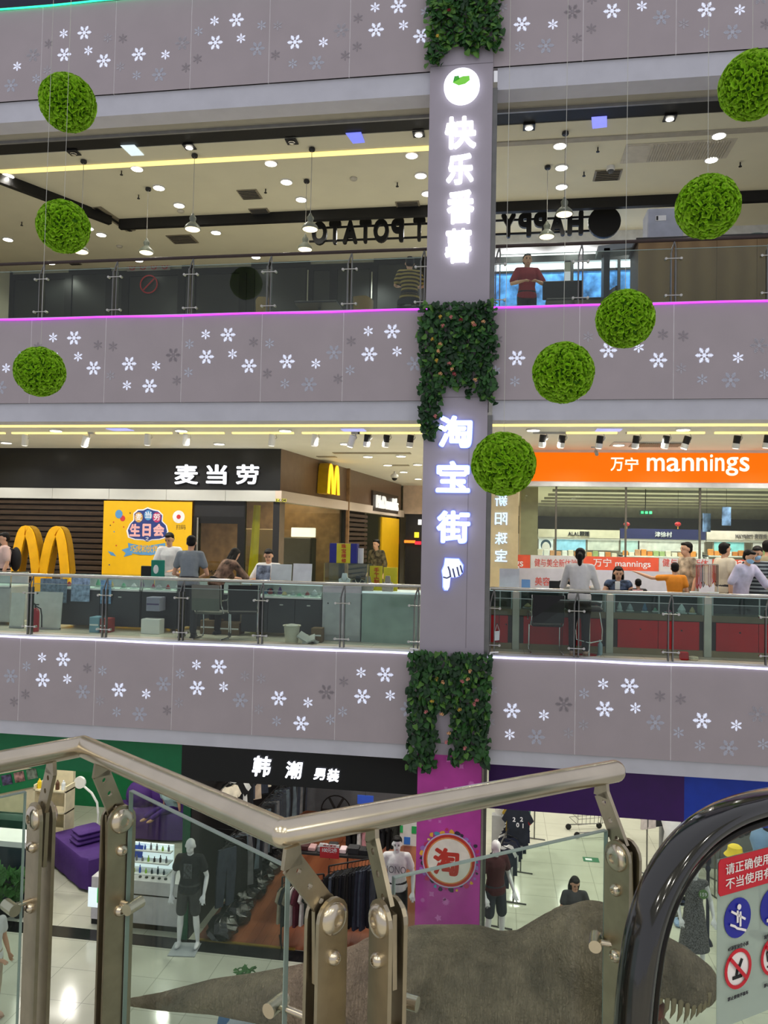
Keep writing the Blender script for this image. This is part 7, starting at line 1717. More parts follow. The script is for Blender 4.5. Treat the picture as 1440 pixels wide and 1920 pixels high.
# ================================================================== DINOSAUR in the atrium
def dmat():
    m = mat('dino_skin', (184, 162, 136), 0.75, var=0.25, scale=3, bump=0.0)
    nt = m.node_tree; N = nt.nodes; L = nt.links; b = N['Principled BSDF']
    tc = [n for n in N if n.type == 'TEX_COORD'][0]
    mp = N.new('ShaderNodeMapping'); mp.inputs['Scale'].default_value = (5.5, 2.0, 1.1); L.new(tc.outputs['Object'], mp.inputs['Vector'])
    n1 = N.new('ShaderNodeTexNoise'); n1.inputs['Scale'].default_value = 9; n1.inputs['Detail'].default_value = 8; n1.inputs['Distortion'].default_value = 1.2; L.new(mp.outputs[0], n1.inputs['Vector'])
    v = N.new('ShaderNodeTexVoronoi'); v.inputs['Scale'].default_value = 38; L.new(tc.outputs['Object'], v.inputs['Vector'])
    ad = N.new('ShaderNodeMath'); ad.operation = 'MULTIPLY_ADD'; ad.inputs[1].default_value = 0.25; L.new(v.outputs['Distance'], ad.inputs[0]); L.new(n1.outputs['Fac'], ad.inputs[2])
    wv = N.new('ShaderNodeTexWave'); wv.inputs['Scale'].default_value = 3.2; wv.inputs['Distortion'].default_value = 9; wv.inputs['Detail'].default_value = 4; wv.inputs['Detail Scale'].default_value = 1.4; L.new(tc.outputs['Object'], wv.inputs['Vector'])
    ad2 = N.new('ShaderNodeMath'); ad2.operation = 'MULTIPLY_ADD'; ad2.inputs[1].default_value = 0.35; L.new(wv.outputs['Fac'], ad2.inputs[0]); L.new(ad.outputs[0], ad2.inputs[2]); ad = ad2
    bp = N.new('ShaderNodeBump'); bp.inputs['Strength'].default_value = 1.0; bp.inputs['Distance'].default_value = 0.13
    L.new(ad.outputs[0], bp.inputs['Height']); L.new(bp.outputs['Normal'], b.inputs['Normal'])
    return m
M_dino = dmat()
YD0 = 7.6
def dp(px, py, r, Y=YD0): p = at(px, py, Y); return Vector((p.x, Y, p.z - r))
t = thing('dinosaur', 'large grey brown tyrannosaurus model standing in the atrium behind the railing', 'dinosaur', dp(820, 1747, 0) * 1.0)
t.location.z = Z1
b = B()
spine = [(222, 1874, .03), (300, 1862, .085), (400, 1838, .16), (480, 1828, .22), (560, 1815, .29), (640, 1790, .40), (720, 1763, .52), (800, 1746, .64), (890, 1747, .68), (970, 1758, .66), (1030, 1740, .56), (1080, 1704, .45), (1118, 1694, .38), (1160, 1712, .34), (1195, 1745, .31)]
pts = [dp(x, y, r, YD0 - (0.25 if x > 1100 else 0)) for x, y, r in spine]
capsule(b, pts, [s[2] for s in spine], 18)
b.ell(dp(880, 1760, .95), (1.0, .6, .62), 20, 12)
b.ell(dp(1070, 1790, .6), (.42, .46, .62), 16, 10)
hips = dp(800, 1790, .5)
for s in (-1, 1):
    o = Vector((0, s * .48, 0)); h = hips + o + Vector((.1, 0, -.1))
    kn = Vector((h.x + .42, h.y + s * .05, Z1 + 1.3)); an = Vector((h.x - .25, h.y, Z1 + .55)); ft = Vector((h.x + .0, h.y, Z1 + .12))
    capsule(b, [h, h.lerp(kn, .5), kn, kn.lerp(an, .5), an, ft], [.42, .38, .24, .2, .14, .14], 14)
    for a in (-.35, 0, .35): capsule(b, [ft, ft + Vector((.42 * cos(a), .42 * sin(a), -.05))], [.12, .055], 8)
    ar = dp(1010, 1800, .55) + Vector((0, s * .42, 0)); el = ar + Vector((.12, s * .06, -.36)); wr = el + Vector((.24, 0, -.04))
    capsule(b, [ar, el, wr], [.12, .08, .055], 8)
    for q in (-.05, .05): capsule(b, [wr, wr + Vector((.1, q, -.06))], [.03, .014], 6)
# head: skull, snout, brow ridges, lower jaw
YH_ = YD0 - .3
def hpnt(px, py, Y=YH_): p = at(px, py, Y); return Vector((p.x, Y, p.z))
capsule(b, [hpnt(1185, 1800), hpnt(1225, 1806), hpnt(1268, 1822), hpnt(1305, 1842)], [.30, .27, .235, .20], 16)
b.ell(hpnt(1316, 1848), (.12, .19, .17), 14, 10); b.ell(hpnt(1290, 1850), (.22, .2, .16), 14, 10)
for s in (-1, 1): capsule(b, [hpnt(1212, 1776) + Vector((0, s * .16, 0)), hpnt(1250, 1785) + Vector((0, s * .17, 0)), hpnt(1300, 1808) + Vector((0, s * .12, 0))], [.075, .07, .04], 8)
capsule(b, [hpnt(1180, 1850), hpnt(1205, 1905), hpnt(1250, 1950), hpnt(1285, 1975)], [.2, .15, .12, .08], 12)
me = remesh(b, .03, 6); me.materials.append(M_dino)
tl = t.location.copy()
for v in me.vertices: v.co = v.co - tl
inst(me, 'body', t)
M_tooth = mat('tooth_brown', (150, 132, 100), 0.35); M_mouth = mat('mouth_red', (130, 60, 44), 0.5)
for k, (x, y, l) in enumerate(((1240, 1868, .1), (1252, 1876, .14), (1264, 1880, .15), (1277, 1882, .17), (1290, 1882, .18), (1302, 1881, .16), (1313, 1879, .14), (1322, 1876, .12), (1329, 1872, .1))):
    p = hpnt(x, y, YH_ - .16); B().tube([p + Vector((0, 0, .06)), p + Vector((-.005, .01, -l * .5)), p + Vector((-.03, .02, -l))], [.028, .02, .003], 8).obj('tooth', M_tooth, t, smooth='all')
for k, (x, y) in enumerate(((1218, 1912), (1228, 1922), (1240, 1932), (1252, 1942))):
    p = hpnt(x, y, YH_ - .1); B().tube([p - Vector((0, 0, .05)), p + Vector((0, 0, .1))], [.025, .003], 8).obj('tooth', M_tooth, t, smooth='all')
B().ell(hpnt(1215, 1890), (.16, .12, .12), 12, 8).obj('mouth_lining', M_mouth, t, smooth='all')
for s in (-1, 1): B().ell(hpnt(1222, 1800) + Vector((0, s * .27, 0)), (.035, .03, .03), 10, 8).obj('eye', mat('dino_eye', (190, 110, 30), 0.2), t, smooth='all')
# green plant tips of the display base
for k, (px, py) in enumerate(((452, 1822), (1005, 1748), (468, 1824))):
    p = at(px, py, 9.0); t2 = thing('display_plant', ['leafy plant tip behind the tail', 'yellow green plant beside the back', 'dark plant tip behind the tail'][k] + ' of the dinosaur', 'plant', (p.x, 9.0, Z1))
    B().cyl((p.x, 9, Z1), (p.x, 9, p.z - .05), .012, 6).obj('stem', MATS['vine_stem'] if 'vine_stem' in MATS else mat('vine_stem', (60, 70, 34), 0.7), t2)
    for i in range(7): a = i * .9; inst(LEAFG, 'leaf', t2, Vector((p.x, 9, p.z)) - t2.location + Vector((.05 * cos(a), .05 * sin(a), .02)), (gr.uniform(-2.6, -1.2), gr.uniform(-.7, .7), a), .085)
# blue-white object below the tail (umbrella top of a stroller) and passer-by at the left edge
p = at(455, 1915, 8.6); t2 = thing('stroller_hood', 'grey and blue stroller hood peeking up below the dinosaur tail', 'stroller', (p.x, 8.6, Z1))
B().ell((p.x, 8.6, p.z - .1), (.26, .2, .2), 16, 10).obj('hood', mat('hood_grey', (180, 186, 190), 0.8), t2, smooth='all'); B().ell((p.x - .12, 8.65, p.z - .09), (.2, .2, .19), 14, 8).obj('hood_trim', mat('hood_blue', (70, 110, 150), 0.8), t2, smooth='all')
for x in (-.18, .18):
    B().cyl((p.x + x, 8.6, Z1 + .08), (p.x + x * .8, 8.6, p.z - .12), .014, 6).obj('frame', M_steelg, t2); B().lathe([(.08, -.02), (.08, .02)], (p.x + x, 8.6, Z1 + .08), 12, 'Y').obj('wheel', M_black, t2)
p = atz(-6, 1912, Z1); figure('person', 'passer-by in beige trousers mostly cut by the left edge on the ground floor', 'person', (p.x - .12, p.y, Z1), 1.3, 1.62, 0, top=W_T, bottom=cloth('beige_trousers', (186, 170, 150)), shoes=mat('tan_shoes', (196, 160, 140), 0.5), hair=HAIRM, J=dict(wrR=(-.16, -.34, 1.02), elR=(-.25, -.06, 1.08)))

# ================================================================== FOREGROUND RAILING (on our own floor)
M_rail = mat('satin_steel', (206, 196, 178), 0.25, 1.0, var=0.05, scale=8)
M_railb = mat('satin_steel_bar', (178, 167, 145), 0.36, 1.0, var=0.08, scale=14)
sobj(B().box(-3.2, 2.6, -2.5, 1.35, -.3, Z2 - .002), 'floor_own_landing', M_tile2)
cl = sobj(B().box(-7, 7, -6, .6, 3.6, 3.9), 'ceiling_own_landing', M_ceil2)
for x in (-3.2, -1.1, 1.0, 3.1):
    for y in (-2.2, -.2):
        tag(B().lathe([(.1, -.012), (.11, 0)], (x, y, 3.6), 16).obj('ceiling_downlight', M_lit), 'round downlight above our own landing', 'light', 'downlights above our own landing')
        lamp((x, y, 3.53), 60)
ZR = 1.1
pA, pB, pC, pD = atz(-60, 1440, ZR), atz(155, 1399, ZR), atz(530, 1562, ZR), atz(1152, 1446, ZR)
hr = thing('foreground_railing', 'steel and glass landing railing with bracketed posts in the foreground', 'railing', (pC.x, pC.y, Z2))
pA2 = pA + (pA - pB).normalized() * .5
for a, e, in ((pA2, pB), (pB, pC), (pC, pD)):
    d = (e - a).normalized()
    B().tube([a - d * .0, e + d * .0], .031, 24).obj('handrail', M_rail, hr, smooth=True)
for p in (pB, pC): B().ell(p, (.0312, .0312, .0312), 20, 12).obj('handrail_joint', M_rail, hr, smooth='all')
B().ell(pD, (.031, .031, .031), 20, 12).obj('handrail_end', M_rail, hr, smooth='all')
def holed(b, o, du, dv, th, n, hr_=.3):
    # strip of n square cells with round holes; du along, dv across, th thickness vector
    for k in range(n):
        c = o + du * (k + .5); vs = []; fs = []
        sq = [(.5, 0), (.5, .5), (0, .5), (-.5, .5), (-.5, 0), (-.5, -.5), (0, -.5), (.5, -.5)]
        for s in (0, 1):
            for j in range(8):
                a = j * pi / 4; vs.append(c + du * sq[j][0] + dv * sq[j][1] + th * (s - .5))
            for j in range(8):
                a = j * pi / 4; L_ = dv.length * hr_ * .5; vs.append(c + du.normalized() * (L_ * cos(a)) + dv.normalized() * (L_ * sin(a)) + th * (s - .5))
        for j in range(8):
            j2 = (j + 1) % 8
            fs += [(j, j2, 8 + j2, 8 + j), (16 + j, 24 + j, 24 + j2, 16 + j2), (8 + j, 8 + j2, 24 + j2, 24 + j), (j, 16 + j, 16 + j2, j2)]
        b.add(vs, fs)
def fpost(px, py, d, railpt, zb=.9, w=.088):
    # d: rail direction; the plates stand across the rail, the bracket leans to the rail
    p = atz(px, py, zb); d = Vector((d.x, d.y, 0)).normalized()
    n = Vector((-d.y, d.x, 0))
    rel = (Vector((railpt.x, railpt.y, 0)) - Vector((p.x, p.y, 0))).dot(n)
    if rel < 0: n = -n; rel = -rel
    po = None
    for s in (-1, 1):
        c = Vector((p.x, p.y, 0)) + d * (s * .019)
        out = []
        for k in range(9): a = pi * k / 8; out.append((w / 2 * cos(a), zb + .0 + w / 2 * sin(a)))
        out += [(-w / 2, .0), (w / 2, .0)]
        q = B().prism(out, c - d * .005, n, (0, 0, 1), d * .010).obj('post', M_railb, hr)
        po = q
        for zz, r in ((zb, .036), (zb - .085, .017), (zb - .26, .017)):
            Mx = Matrix.Translation(c + Vector((0, 0, zz))) @ Vector((0, 0, 1)).rotation_difference(d * s).to_matrix().to_4x4()
            pr = [(r, .004), (r, .008), (r * .9, .014), (r * .6, .02), (r * .36, .021), (r * .34, .016)]
            B().lathe(pr, (0, 0, 0), 20, 'Z', Mx).obj('bolt', M_rail, q, smooth=True)
    # bracket: tang between the bars, slanted holed strip, short neck under the rail
    base_ = Vector((p.x, p.y, 0)); b = B(); th = d * .011
    z0, z1 = zb - .14, zb + .02
    b.prism([(-.034, z0), (.034, z0), (.04, z1), (-.028, z1)], base_ - th / 2, n, (0, 0, 1), th)
    top = Vector((rel, 0, ZR - .055)); st = Vector((.005, 0, z1))
    o = base_ + n * st.x + Vector((0, 0, st.z)); e = base_ + n * top.x + Vector((0, 0, top.z))
    v = e - o; dv = (d.cross(v)).normalized() * .052
    holed(b, o, v / 3, dv, th, 3)
    b.prism([(-.026, -.008), (.026, -.008), (.02, .035), (-.02, .035)], e - th / 2, n, (0, 0, 1), th)
    b.obj('bracket', M_railb, hr)
    return p, n, d
dAB, dBC, dCD = pB - pA, pC - pB, pD - pC
P1 = fpost(78, 1530, dAB, pB - dAB.normalized() * .09)
P2 = fpost(222, 1535, dBC, pB + dBC.normalized() * .1)
P3 = fpost(612, 1715, dBC, pC)
P4 = fpost(728, 1722, dCD, pC + dCD.normalized() * .2)
P5 = fpost(1168, 1605, dCD, pD)
# panes with spider clamps
def pane(a, e, z0, z1):
    a, e = Vector((a.x, a.y, 0)), Vector((e.x, e.y, 0)); d = (e - a).normalized(); n = Vector((-d.y, d.x, 0)) * .006
    pn = B().prism([(0, z0), ((e - a).length, z0), ((e - a).length, z1), (0, z1)], a - n, d, (0, 0, 1), n * 2).obj('glass_pane', M_glass, hr)
    B().prism([(0, z1 - .002), ((e - a).length, z1 - .002), ((e - a).length, z1 + .001), (0, z1 + .001)], a - n * 1.05, d, (0, 0, 1), n * 2.1).obj('pane_edge', M_gedge, pn)
    for u in (0, (e - a).length): B().prism([(u - .001, z0), (u + .002, z0), (u + .002, z1), (u - .001, z1)], a - n * 1.05, d, (0, 0, 1), n * 2.1).obj('pane_edge', M_gedge, pn)
g0, g1 = atz(246, 1482, .985), atz(540, 1625, .985); pane(g0, g1, .06, .985)
g2, g3 = atz(738, 1645, .955), atz(1136, 1556, .955); pane(g2, g3, .06, .955)
g4 = atz(47, 1484, .985); pane(g4 - dAB.normalized() * .8, g4, .06, .985)
def clamp(P, pg, z):
    # rod from the post to the pane edge with a button on the glass
    p = Vector((P[0].x, P[0].y, z)); g = Vector((pg.x, pg.y, z)); d = (g - p); n = Vector((-d.y, d.x, 0)).normalized()
    B().cyl(p, g, .0085, 10).obj('clamp_rod', M_rail, hr, smooth=True)
    B().cyl(g - n * .03, g + n * .03, .017, 16).obj('clamp_button', M_rail, hr, smooth=True)
for z in (.66, .2):
    clamp(P2, g0 + dBC.normalized() * .035, z); clamp(P3, g1 - dBC.normalized() * .03, z); clamp(P4, g2 + dCD.normalized() * .04, z); clamp(P5, g3 - dCD.normalized() * .035, z); clamp(P1, g4 - dAB.normalized() * .03, z)
# ================================================================== ESCALATOR NEWEL at the right
E_ = Vector((.81, .586, 0)).normalized(); En = Vector((E_.y, -E_.x, 0))
Q0 = at(1262, 1620, 1.72)
def onp(px, py, off=0.0):
    r_ = ray(px, py); o = Q0 + En * off - Vector((0, 0, ZC)); return r_ * (o.dot(En) / r_.dot(En)) + Vector((0, 0, ZC))
es = thing('escalator_newel', 'black escalator handrail loop with glass side at the right edge', 'escalator', (Q0.x, Q0.y, Z2))
ctrl = [(1182, 2050), (1183, 1980), (1187, 1900), (1195, 1820), (1208, 1745), (1232, 1672), (1268, 1608), (1312, 1560), (1362, 1528), (1415, 1509), (1470, 1497), (1560, 1480)]
path = [onp(x, y) for x, y in ctrl]
def beltsec(pts, ru, rn, m, nm, off=0.0):
    vs = []; fs = []; N_ = 14
    for i, p in enumerate(pts):
        d = (pts[min(i + 1, len(pts) - 1)] - pts[max(i - 1, 0)]).normalized(); u = En.cross(d).normalized()
        for j in range(N_):
            a = 2 * pi * j / N_; ca, sa = cos(a), sin(a)
            x = math.copysign(abs(ca) ** .6, ca) * rn; y = math.copysign(abs(sa) ** .75, sa) * ru
            vs.append(p + En * x + u * (y + off))
    for i in range(len(pts) - 1):
        for j in range(N_): fs.append((i * N_ + j, i * N_ + (j + 1) % N_, (i + 1) * N_ + (j + 1) % N_, (i + 1) * N_ + j))
    return B().add(vs, fs).obj(nm, m, es, smooth='all')
def smoothp(pts, n=5):
    out = []
    for i in range(len(pts) - 1):
        p0, p1, p2, p3 = pts[max(i - 1, 0)], pts[i], pts[i + 1], pts[min(i + 2, len(pts) - 1)]
        for k in range(n):
            t_ = k / n; out.append(.5 * ((2 * p1) + (p2 - p0) * t_ + (2 * p0 - 5 * p1 + 4 * p2 - p3) * t_ ** 2 + (3 * p1 - p0 - 3 * p2 + p3) * t_ ** 3))
    return out + [pts[-1]]
SP = smoothp(path)
sgn = 1 if En.cross((SP[6] - SP[5]).normalized()).dot(Vector((1, 0, 0))) > 0 else -1
beltsec(SP, .022, .042, mat('belt_rubber', (12, 13, 15), 0.12, spec=0.7, coat=0.4), 'handrail_belt')
beltsec(SP, .010, .034, mat('belt_guide', (30, 28, 26), 0.22, 0.6), 'handrail_guide', sgn * .031)
beltsec(SP, .006, .012, mat('guide_trim', (120, 110, 90), 0.25, 1.0), 'guide_trim', sgn * .044)
uv = lambda p: ((p - Q0).dot(E_), p.z)
poly = [uv(p + En.cross((SP[min(i + 1, len(SP) - 1)] - SP[max(i - 1, 0)]).normalized()) * sgn * .045) for i, p in enumerate(SP)]
gl = [(u, z) for u, z in poly if z > -.1] + [(poly[-1][0], -.1), (poly[0][0] + .02, -.1)]
B().prism(gl, (Q0.x, Q0.y, 0), E_, (0, 0, 1), En * .01).obj('glass_side', M_glass, es)
B().prism([(poly[0][0] - .1, -.4), (poly[-1][0], -.4), (poly[-1][0], .12), (poly[0][0] - .1, .12)], (Q0.x, Q0.y, 0) , E_, (0, 0, 1), En * .06).obj('skirt_panel', M_steel, es)
# notice film on the glass
def q2(px, py): return uv(onp(px, py, .014))
tn = thing('escalator_notice', 'escalator safety notice film with red header on the newel glass', 'sign', onp(1345, 1900, .014))
OF = Vector((Q0.x, Q0.y, 0)) + En * .0
def film(pts, m, off, nm): return B().prism(pts, OF + En * off, E_, (0, 0, 1), En * .0012).obj(nm, m, tn)
a, c_ = q2(1346, 1612), q2(1336, 1905)
u0 = a[0]; H_ = q2(1346, 1612)[1] - q2(1343, 1682)[1]; W_ = .34
M_film = glass('notice_film', (206, 212, 216), 1.0, 0.25, dirt=0.42)
sd = -1 if En.dot(Vector((0, 0, ZC)) - Q0) < 0 else 1
z1 = a[1]
film([(u0, z1 - H_ * 4.6), (u0 + W_, z1 - H_ * 4.6), (u0 + W_, z1), (u0, z1)], M_film, sd * .012, 'film')
film([(u0 + .006, z1 - H_), (u0 + W_, z1 - H_), (u0 + W_, z1), (u0 + .006, z1), (u0, z1 - .008), (u0, z1 - H_ + .008)], mat('notice_red', (196, 24, 44), 0.35), sd * .015, 'red_header')
M_nw = mat('notice_white', (235, 232, 232), 0.4); M_nb = mat('notice_blue', (30, 36, 150), 0.35)
def ntext(s, u, z, w, h, m, off=.018, bold=.0): text(s, 'lettering', m, tn, OF + En * (sd * off) + E_ * u + Vector((0, 0, z)), w=w, h=h, ux=E_ if sd > 0 else E_, depth=.0012, bold=bold)
ntext('请正确使用自动扶梯', u0 + .155, z1 - H_ * .30, .27, H_ * .30, M_nw); ntext('不当使用有危险', u0 + .128, z1 - H_ * .70, .215, H_ * .30, M_nw)
def ndisc(u, z, r, m, off, nm, r0=None):
    if r0 is None: film([(u + r * cos(k * pi / 14), z + r * sin(k * pi / 14)) for k in range(28)], m, sd * off, nm)
    else:
        for k in range(28):
            a0, a1 = k * pi / 14, (k + 1) * pi / 14
        b = B()
        for k in range(28):
            a0, a1 = k * pi / 14, (k + 1) * pi / 14
            q_ = [(r0, a0), (r, a0), (r, a1), (r0, a1)]
            P_ = [OF + En * (sd * off) + E_ * (u + rr_ * cos(aa)) + Vector((0, 0, z + rr_ * sin(aa))) for rr_, aa in q_]
            b.add(P_ + [p_ + En * .0012 for p_ in P_], [(0, 1, 2, 3), (4, 7, 6, 5), (0, 3, 7, 4), (1, 5, 6, 2)])
        b.obj(nm, m, tn)
def stick(u, z, segs, m, w=.006, off=.019):
    for (x0, y0, x1, y1) in segs:
        d_ = Vector((x1 - x0, y1 - y0)); l = d_.length; nn = Vector((-d_.y, d_.x)) / l * w / 2
        film([(u + x0 + nn.x, z + y0 + nn.y), (u + x1 + nn.x, z + y1 + nn.y), (u + x1 - nn.x, z + y1 - nn.y), (u + x0 - nn.x, z + y0 - nn.y)], m, sd * off, 'pictogram')
du = .118; r_ = .043
for k in range(3):
    u = u0 + .062 + du * k; z = z1 - H_ * 1.72
    ndisc(u, z, r_, M_nb, .015, 'blue_disc')
    if k == 0: stick(u, z, [(-.005, .018, -.005, -.008), (-.025, .02, .02, -.005), (-.028, -.008, -.014, -.014), (-.014, -.014, -.006, -.02), (-.006, -.02, .006, -.024), (.006, -.024, .022, -.03), (.004, .014, .004, -.018)], M_nw, .005); ndisc(u, z + .025, .006, M_nw, .019, 'pictogram')
    else: stick(u, z, [(-.01, .02, -.01, -.02), (.004, .01, .004, -.02), (-.026, -.024, .024, -.024), (.022, -.024, .026, .01)], M_nw, .007); ndisc(u - .004, z + .028, .007, M_nw, .019, 'pictogram')
    ntext(['必须紧拉住小孩', '宠物必须抱住', '必须握住扶手'][k], u, z - .06, .066, .009, mat('notice_dark', (60, 60, 66), 0.5))
    z = z1 - H_ * 3.1
    ndisc(u, z, r_ * .86, M_nw, .014, 'white_disc'); ndisc(u, z, r_, MATS['notice_red'], .017, 'red_ring', r_ * .82)
    if k == 0: stick(u, z, [(.002, .008, -.004, -.014), (-.016, -.018, .014, -.018), (.004, 0, .014, .018)], M_black, .007, .016)
    else: stick(u, z, [(-.022, .012, .02, .014), (.02, .014, .016, -.006), (-.018, -.008, .016, -.006), (-.022, .012, -.018, -.008), (-.02, -.02, .02, -.022)], M_black, .004, .016)
    stick(u, z, [(-.027, .027, .027, -.027)], MATS['notice_red'], .008, .02)
    ntext(['禁止使用手推车', '禁止运送货物', '禁止攀爬扶手'][k], u, z - .058, .066, .008, MATS['notice_dark'])
# ================================================================== HANGING GREENERY
def curl_mesh():
    rr = random.Random(3); b = B(); n = 420
    for i in range(n):
        z = 1 - 2 * (i + 0.5) / n; a = i * 2.399963; q = math.sqrt(1 - z * z)
        nrm = Vector((q * cos(a), q * sin(a), z))
        u = nrm.orthogonal().normalized(); w = nrm.cross(u)
        ph = rr.random() * 6.28; ux = u * cos(ph) + w * sin(ph); wx = nrm.cross(ux)
        k = 9; rad = 0.1 + rr.random() * 0.04; h = 0.15 + rr.random() * 0.05
        sp = 1.5 + rr.random() * 0.6
        vs = []; fs = []
        for j in range(k):
            t = -sp * 1.35 + 2.7 * sp * j / (k - 1)
            for lv in range(3):
                f = lv / 2
                rd = rad * (0.45 + 0.75 * f) * (1 + 0.18 * sin(t * 4 + i))
                p = nrm * (0.84 + h * f - 0.03 * f * f) + ux * (rd * cos(t)) + wx * (rd * sin(t))
                vs.append(p)
        for j in range(k - 1):
            for lv in range(2):
                fs.append((j * 3 + lv, j * 3 + 3 + lv, j * 3 + 4 + lv, j * 3 + 1 + lv))
        b.add(vs, fs)
    me = bpy.data.meshes.new('curled_petals'); me.from_pydata([tuple(v) for v in b.v], [], b.f)
    for p in me.polygons: p.use_smooth = True
    return me
M_ball = mat('moss_green_petals', (160, 214, 38), 0.6, var=0.22, scale=9)
M_ballc = mat('ball_core', (74, 126, 14), 0.8)
CURL = curl_mesh(); CURL.materials.append(M_ball)
CORE = B().ell((0, 0, 0), (0.86, 0.86, 0.86), 20, 12).mesh('core', smooth='all'); CORE.materials.append(M_ballc)
M_wire = mat('hanging_wire', (205, 205, 195), 0.5)
BALLS = [(127, 193, 51, 'topmost of the left string'), (119, 425, 48, 'middle ball of the left string, before the cream ceiling'),
         (75, 697, 46, 'lowest ball of the left string, before the middle parapet'), (1411, 160, 60, 'cut by the right edge near the top'),
         (1327, 388, 58, 'in front of the wooden counter on the third floor'), (1172, 598, 54, 'overlapping the purple light strip'),
         (1056, 699, 57, 'just above the orange shop sign'), (944, 870, 60, 'lowest on the right, beside the column sign')]
for i, (px, py, r, w) in enumerate(BALLS):
    Y = 8.6 - 0.75 * i if i < 3 else 7.2 - 0.1 * (i - 3)
    c = at(px, py, Y); rad = r / FPX * (c - Vector((0, 0, ZC))).dot(_F)
    t = thing('topiary_ball', 'round lime green curly petal ball, ' + w, 'decoration', c, R.random() * 6, 'hanging green balls')
    inst(CORE, 'core', t, scale=rad)
    o = inst(CURL, 'curled_petals', t, scale=rad, rot=(R.random(), R.random() * 3, R.random() * 6)); o['kind'] = 'stuff'
    B().tube([(0, 0, rad * 0.8), (0.004, 0, 3.5), (0, 0, 11 - c.z)], 0.0022, 5).obj('hanging_wire', M_wire, t, local=True)

# ivy on the column: three hanging masses
M_ivy = [mat('ivy_dark', (26, 60, 28), 0.5, var=0.2), mat('ivy_mid', (44, 92, 36), 0.5, var=0.2), mat('ivy_light', (84, 130, 48), 0.5, var=0.2)]
LEAF = [leaf_mesh(m) for m in M_ivy]
def rose_mesh(m, c):
    b = B()
    for k in range(7):
        a = k * 2.4; q = 0.25 + 0.1 * k
        vs = []
        for t in (-0.7, 0, 0.7):
            for h in (0, 0.6):
                rr_ = q * (0.5 + 0.6 * h)
                vs.append((rr_ * cos(a + t), -h * (1.1 - 0.08 * k), rr_ * sin(a + t)))
        b.add(vs, [(0, 2, 3, 1), (2, 4, 5, 3)])
    b.ell((0, -0.2, 0), (0.28, 0.3, 0.28), 6, 4)
    me = b.mesh('rose'); me.materials.append(mat(m, c, 0.6)); return me
ROSE = [rose_mesh('rose_pink', (226, 150, 150)), rose_mesh('rose_peach', (240, 196, 150)), rose_mesh('rose_red', (150, 40, 60)), rose_mesh('rose_yellow', (226, 196, 90))]
def ivy(label, ztop, strands, seed, bright, roses):
    rr = random.Random(seed)
    t = thing('hanging_ivy', label, 'plant', ((CX0 + CX1) / 2, D - 0.06, ztop))
    stuff = B(); parts = []
    vine = B()
    for (x, length) in strands:
        n = max(4, int(length / 0.046)); px = x; path = []
        for k in range(n):
            z = ztop - length * k / n; px += rr.uniform(-0.014, 0.014); px += (x - px) * 0.2
            path.append((px, D - 0.06 + rr.uniform(-0.01, 0.01), z))
            for q in range(2):
                s = rr.uniform(0.07, 0.115)
                pos = Vector((px + rr.uniform(-0.06, 0.06), D - 0.07 - rr.uniform(0, 0.10), z + rr.uniform(-0.02, 0.03)))
                rot = Euler((rr.uniform(-0.9, 0.25), rr.uniform(-0.9, 0.9), rr.uniform(-0.8, 0.8)))
                mi = rr.choices([0, 1, 2], [6, 4, 1] if not bright else [2, 6, 4])[0]
                parts.append((pos, rot, s, mi))
        vine.tube(path[::3] + [path[-1]], 0.004, 4)
    parts.sort(key=lambda p: p[0].y)
    lo = Vector(t.location)
    for pos, rot, s, mi in parts[:190]:
        inst(LEAF[mi], 'leaf', t, pos - lo, rot, s)
    for mi in range(3):
        b = B()
        for pos, rot, s, m_ in parts[190:]:
            if m_ != mi: continue
            Mx = Matrix.Translation(pos) @ rot.to_matrix().to_4x4() @ Matrix.Scale(s, 4)
            b.add([Mx @ v.co for v in LEAF[mi].vertices], [tuple(p.vertices) for p in LEAF[mi].polygons])
        if b.v:
            stuff.cur = mi; stuff.add(b.v, b.f)
    o = bpy.data.objects.new('foliage', None)
    bpy.data.objects.remove(o)
    me = bpy.data.meshes.new('foliage'); me.from_pydata([tuple(v - lo) for v in stuff.v], [], stuff.f)
    for i, p in enumerate(me.polygons): p.material_index = stuff.mi[i]; p.use_smooth = True
    for m_ in M_ivy: me.materials.append(m_)
    o = inst(me, 'foliage', t); o['kind'] = 'stuff'
    vine.obj('vine', mat('vine_stem', (60, 70, 34), 0.7), t)
    for (x, z, c) in roses:
        inst(ROSE[c], 'rose', t, Vector((x, D - 0.19, z)) - lo, (0, rr.random() * 3, 0), 0.048)
rr = random.Random(11)
def strands(x0, x1, n, f): return [(x0 + (x1 - x0) * k / (n - 1), f((k / (n - 1)))) for k in range(n)]
def roses(n, z0, z1, seed):
    q = random.Random(seed)
    return [(q.uniform(CX0 + 0.05, CX1 - 0.05), q.uniform(z0, z1), q.choice([0, 0, 1, 1, 2, 3])) for _ in range(n)]
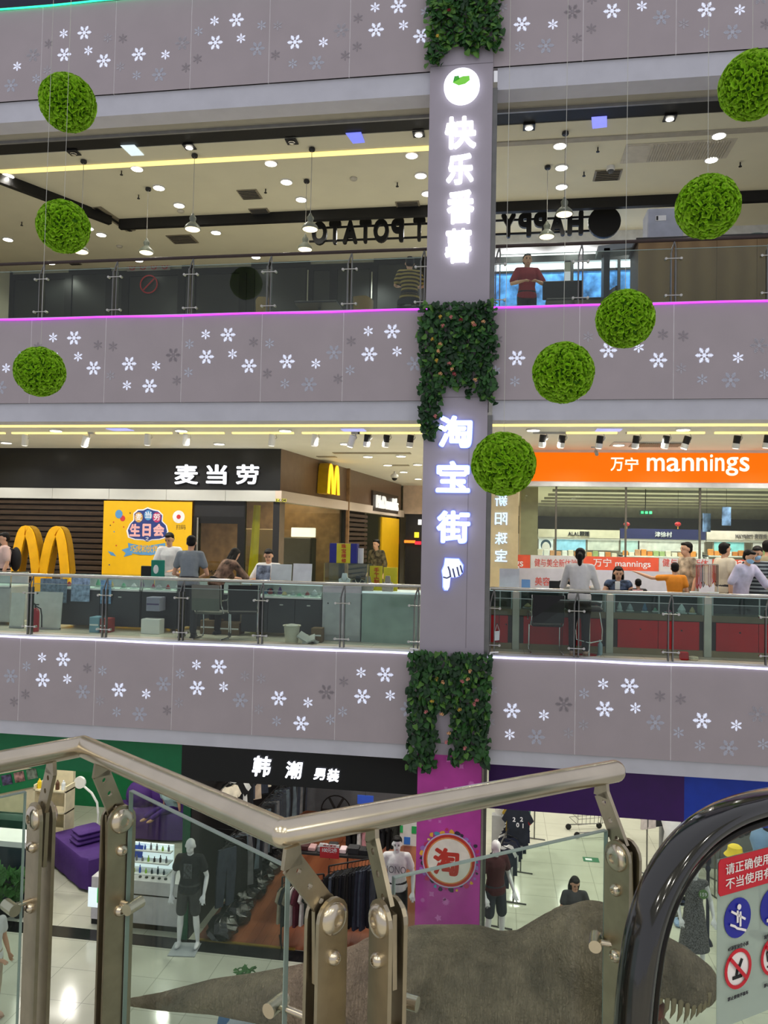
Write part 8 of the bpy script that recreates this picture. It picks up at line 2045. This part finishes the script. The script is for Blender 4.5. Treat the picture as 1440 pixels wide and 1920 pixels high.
ivy('bright green ivy hanging over the top of the column at the picture top', 10.7, strands(CX0 - 0.02, CX1 + 0.08, 15, lambda u: 1.36 + 0.12 * rr.random() - 0.1 * (abs(u - 0.45) < 0.1) + (0.16 if u < 0.15 else 0)), 2, True, [(CX0 + 0.12, 9.5, 3), (-0.9, 9.9, 2)])
ivy('ivy mass with pink and peach roses hanging on the column at the purple light strip', 5.36, strands(CX0 - 0.02, CX1 + 0.06, 15, lambda u: (1.95 + 0.15 * rr.random()) if u < 0.26 else (1.25 + 0.2 * rr.random() if u < 0.66 else 1.4 + 0.2 * rr.random())), 3, False, roses(17, 4.15, 5.2, 4) + [(-1.0, 3.6, 0)])
ivy('ivy mass with roses hanging on the column above the pink poster', 0.02, strands(CX0 - 0.08, CX1 + 0.06, 15, lambda u: (1.6 + 0.3 * rr.random()) if u < 0.34 else (0.78 + 0.1 * rr.random() if u < 0.53 else 1.5 + 0.2 * rr.random())), 5, False, roses(14, -1.4, -0.1, 6))
# ================================================================== labels of look-alikes: their order from the left
_o1 = ['zeroth', 'first', 'second', 'third', 'fourth', 'fifth', 'sixth', 'seventh', 'eighth', 'ninth', 'tenth', 'eleventh', 'twelfth', 'thirteenth', 'fourteenth', 'fifteenth', 'sixteenth', 'seventeenth', 'eighteenth', 'nineteenth', 'twentieth']
def ordinal(n):
    if n <= 20: return _o1[n]
    t, u = divmod(n, 10); w = {2: ('twentieth', 'twenty'), 3: ('thirtieth', 'thirty'), 4: ('fortieth', 'forty')}[t]
    return w[0] if u == 0 else w[1] + '-' + _o1[u]
_gr = {}
for o in COL.objects:
    if o.parent is None and o.get('group') and o.get('label'): _gr.setdefault((o['group'], o['label']), []).append(o)
def _px(o):
    v = Vector(o.location) - Vector((0, 0, ZC)); d = v.dot(_F); return v.dot(_Rt) / d if d > 0.1 else 1e3
for (g_, l_), os_ in _gr.items():
    if len(os_) < 2 or 'our own landing' in l_: continue
    for k, o in enumerate(sorted(os_, key=_px)):
        s = l_ + ', ' + ordinal(k + 1) + ' from the left'
        if len(s.replace('-', ' ').split()) <= 16: o['label'] = s
bpy.data.scenes.remove(_TS)
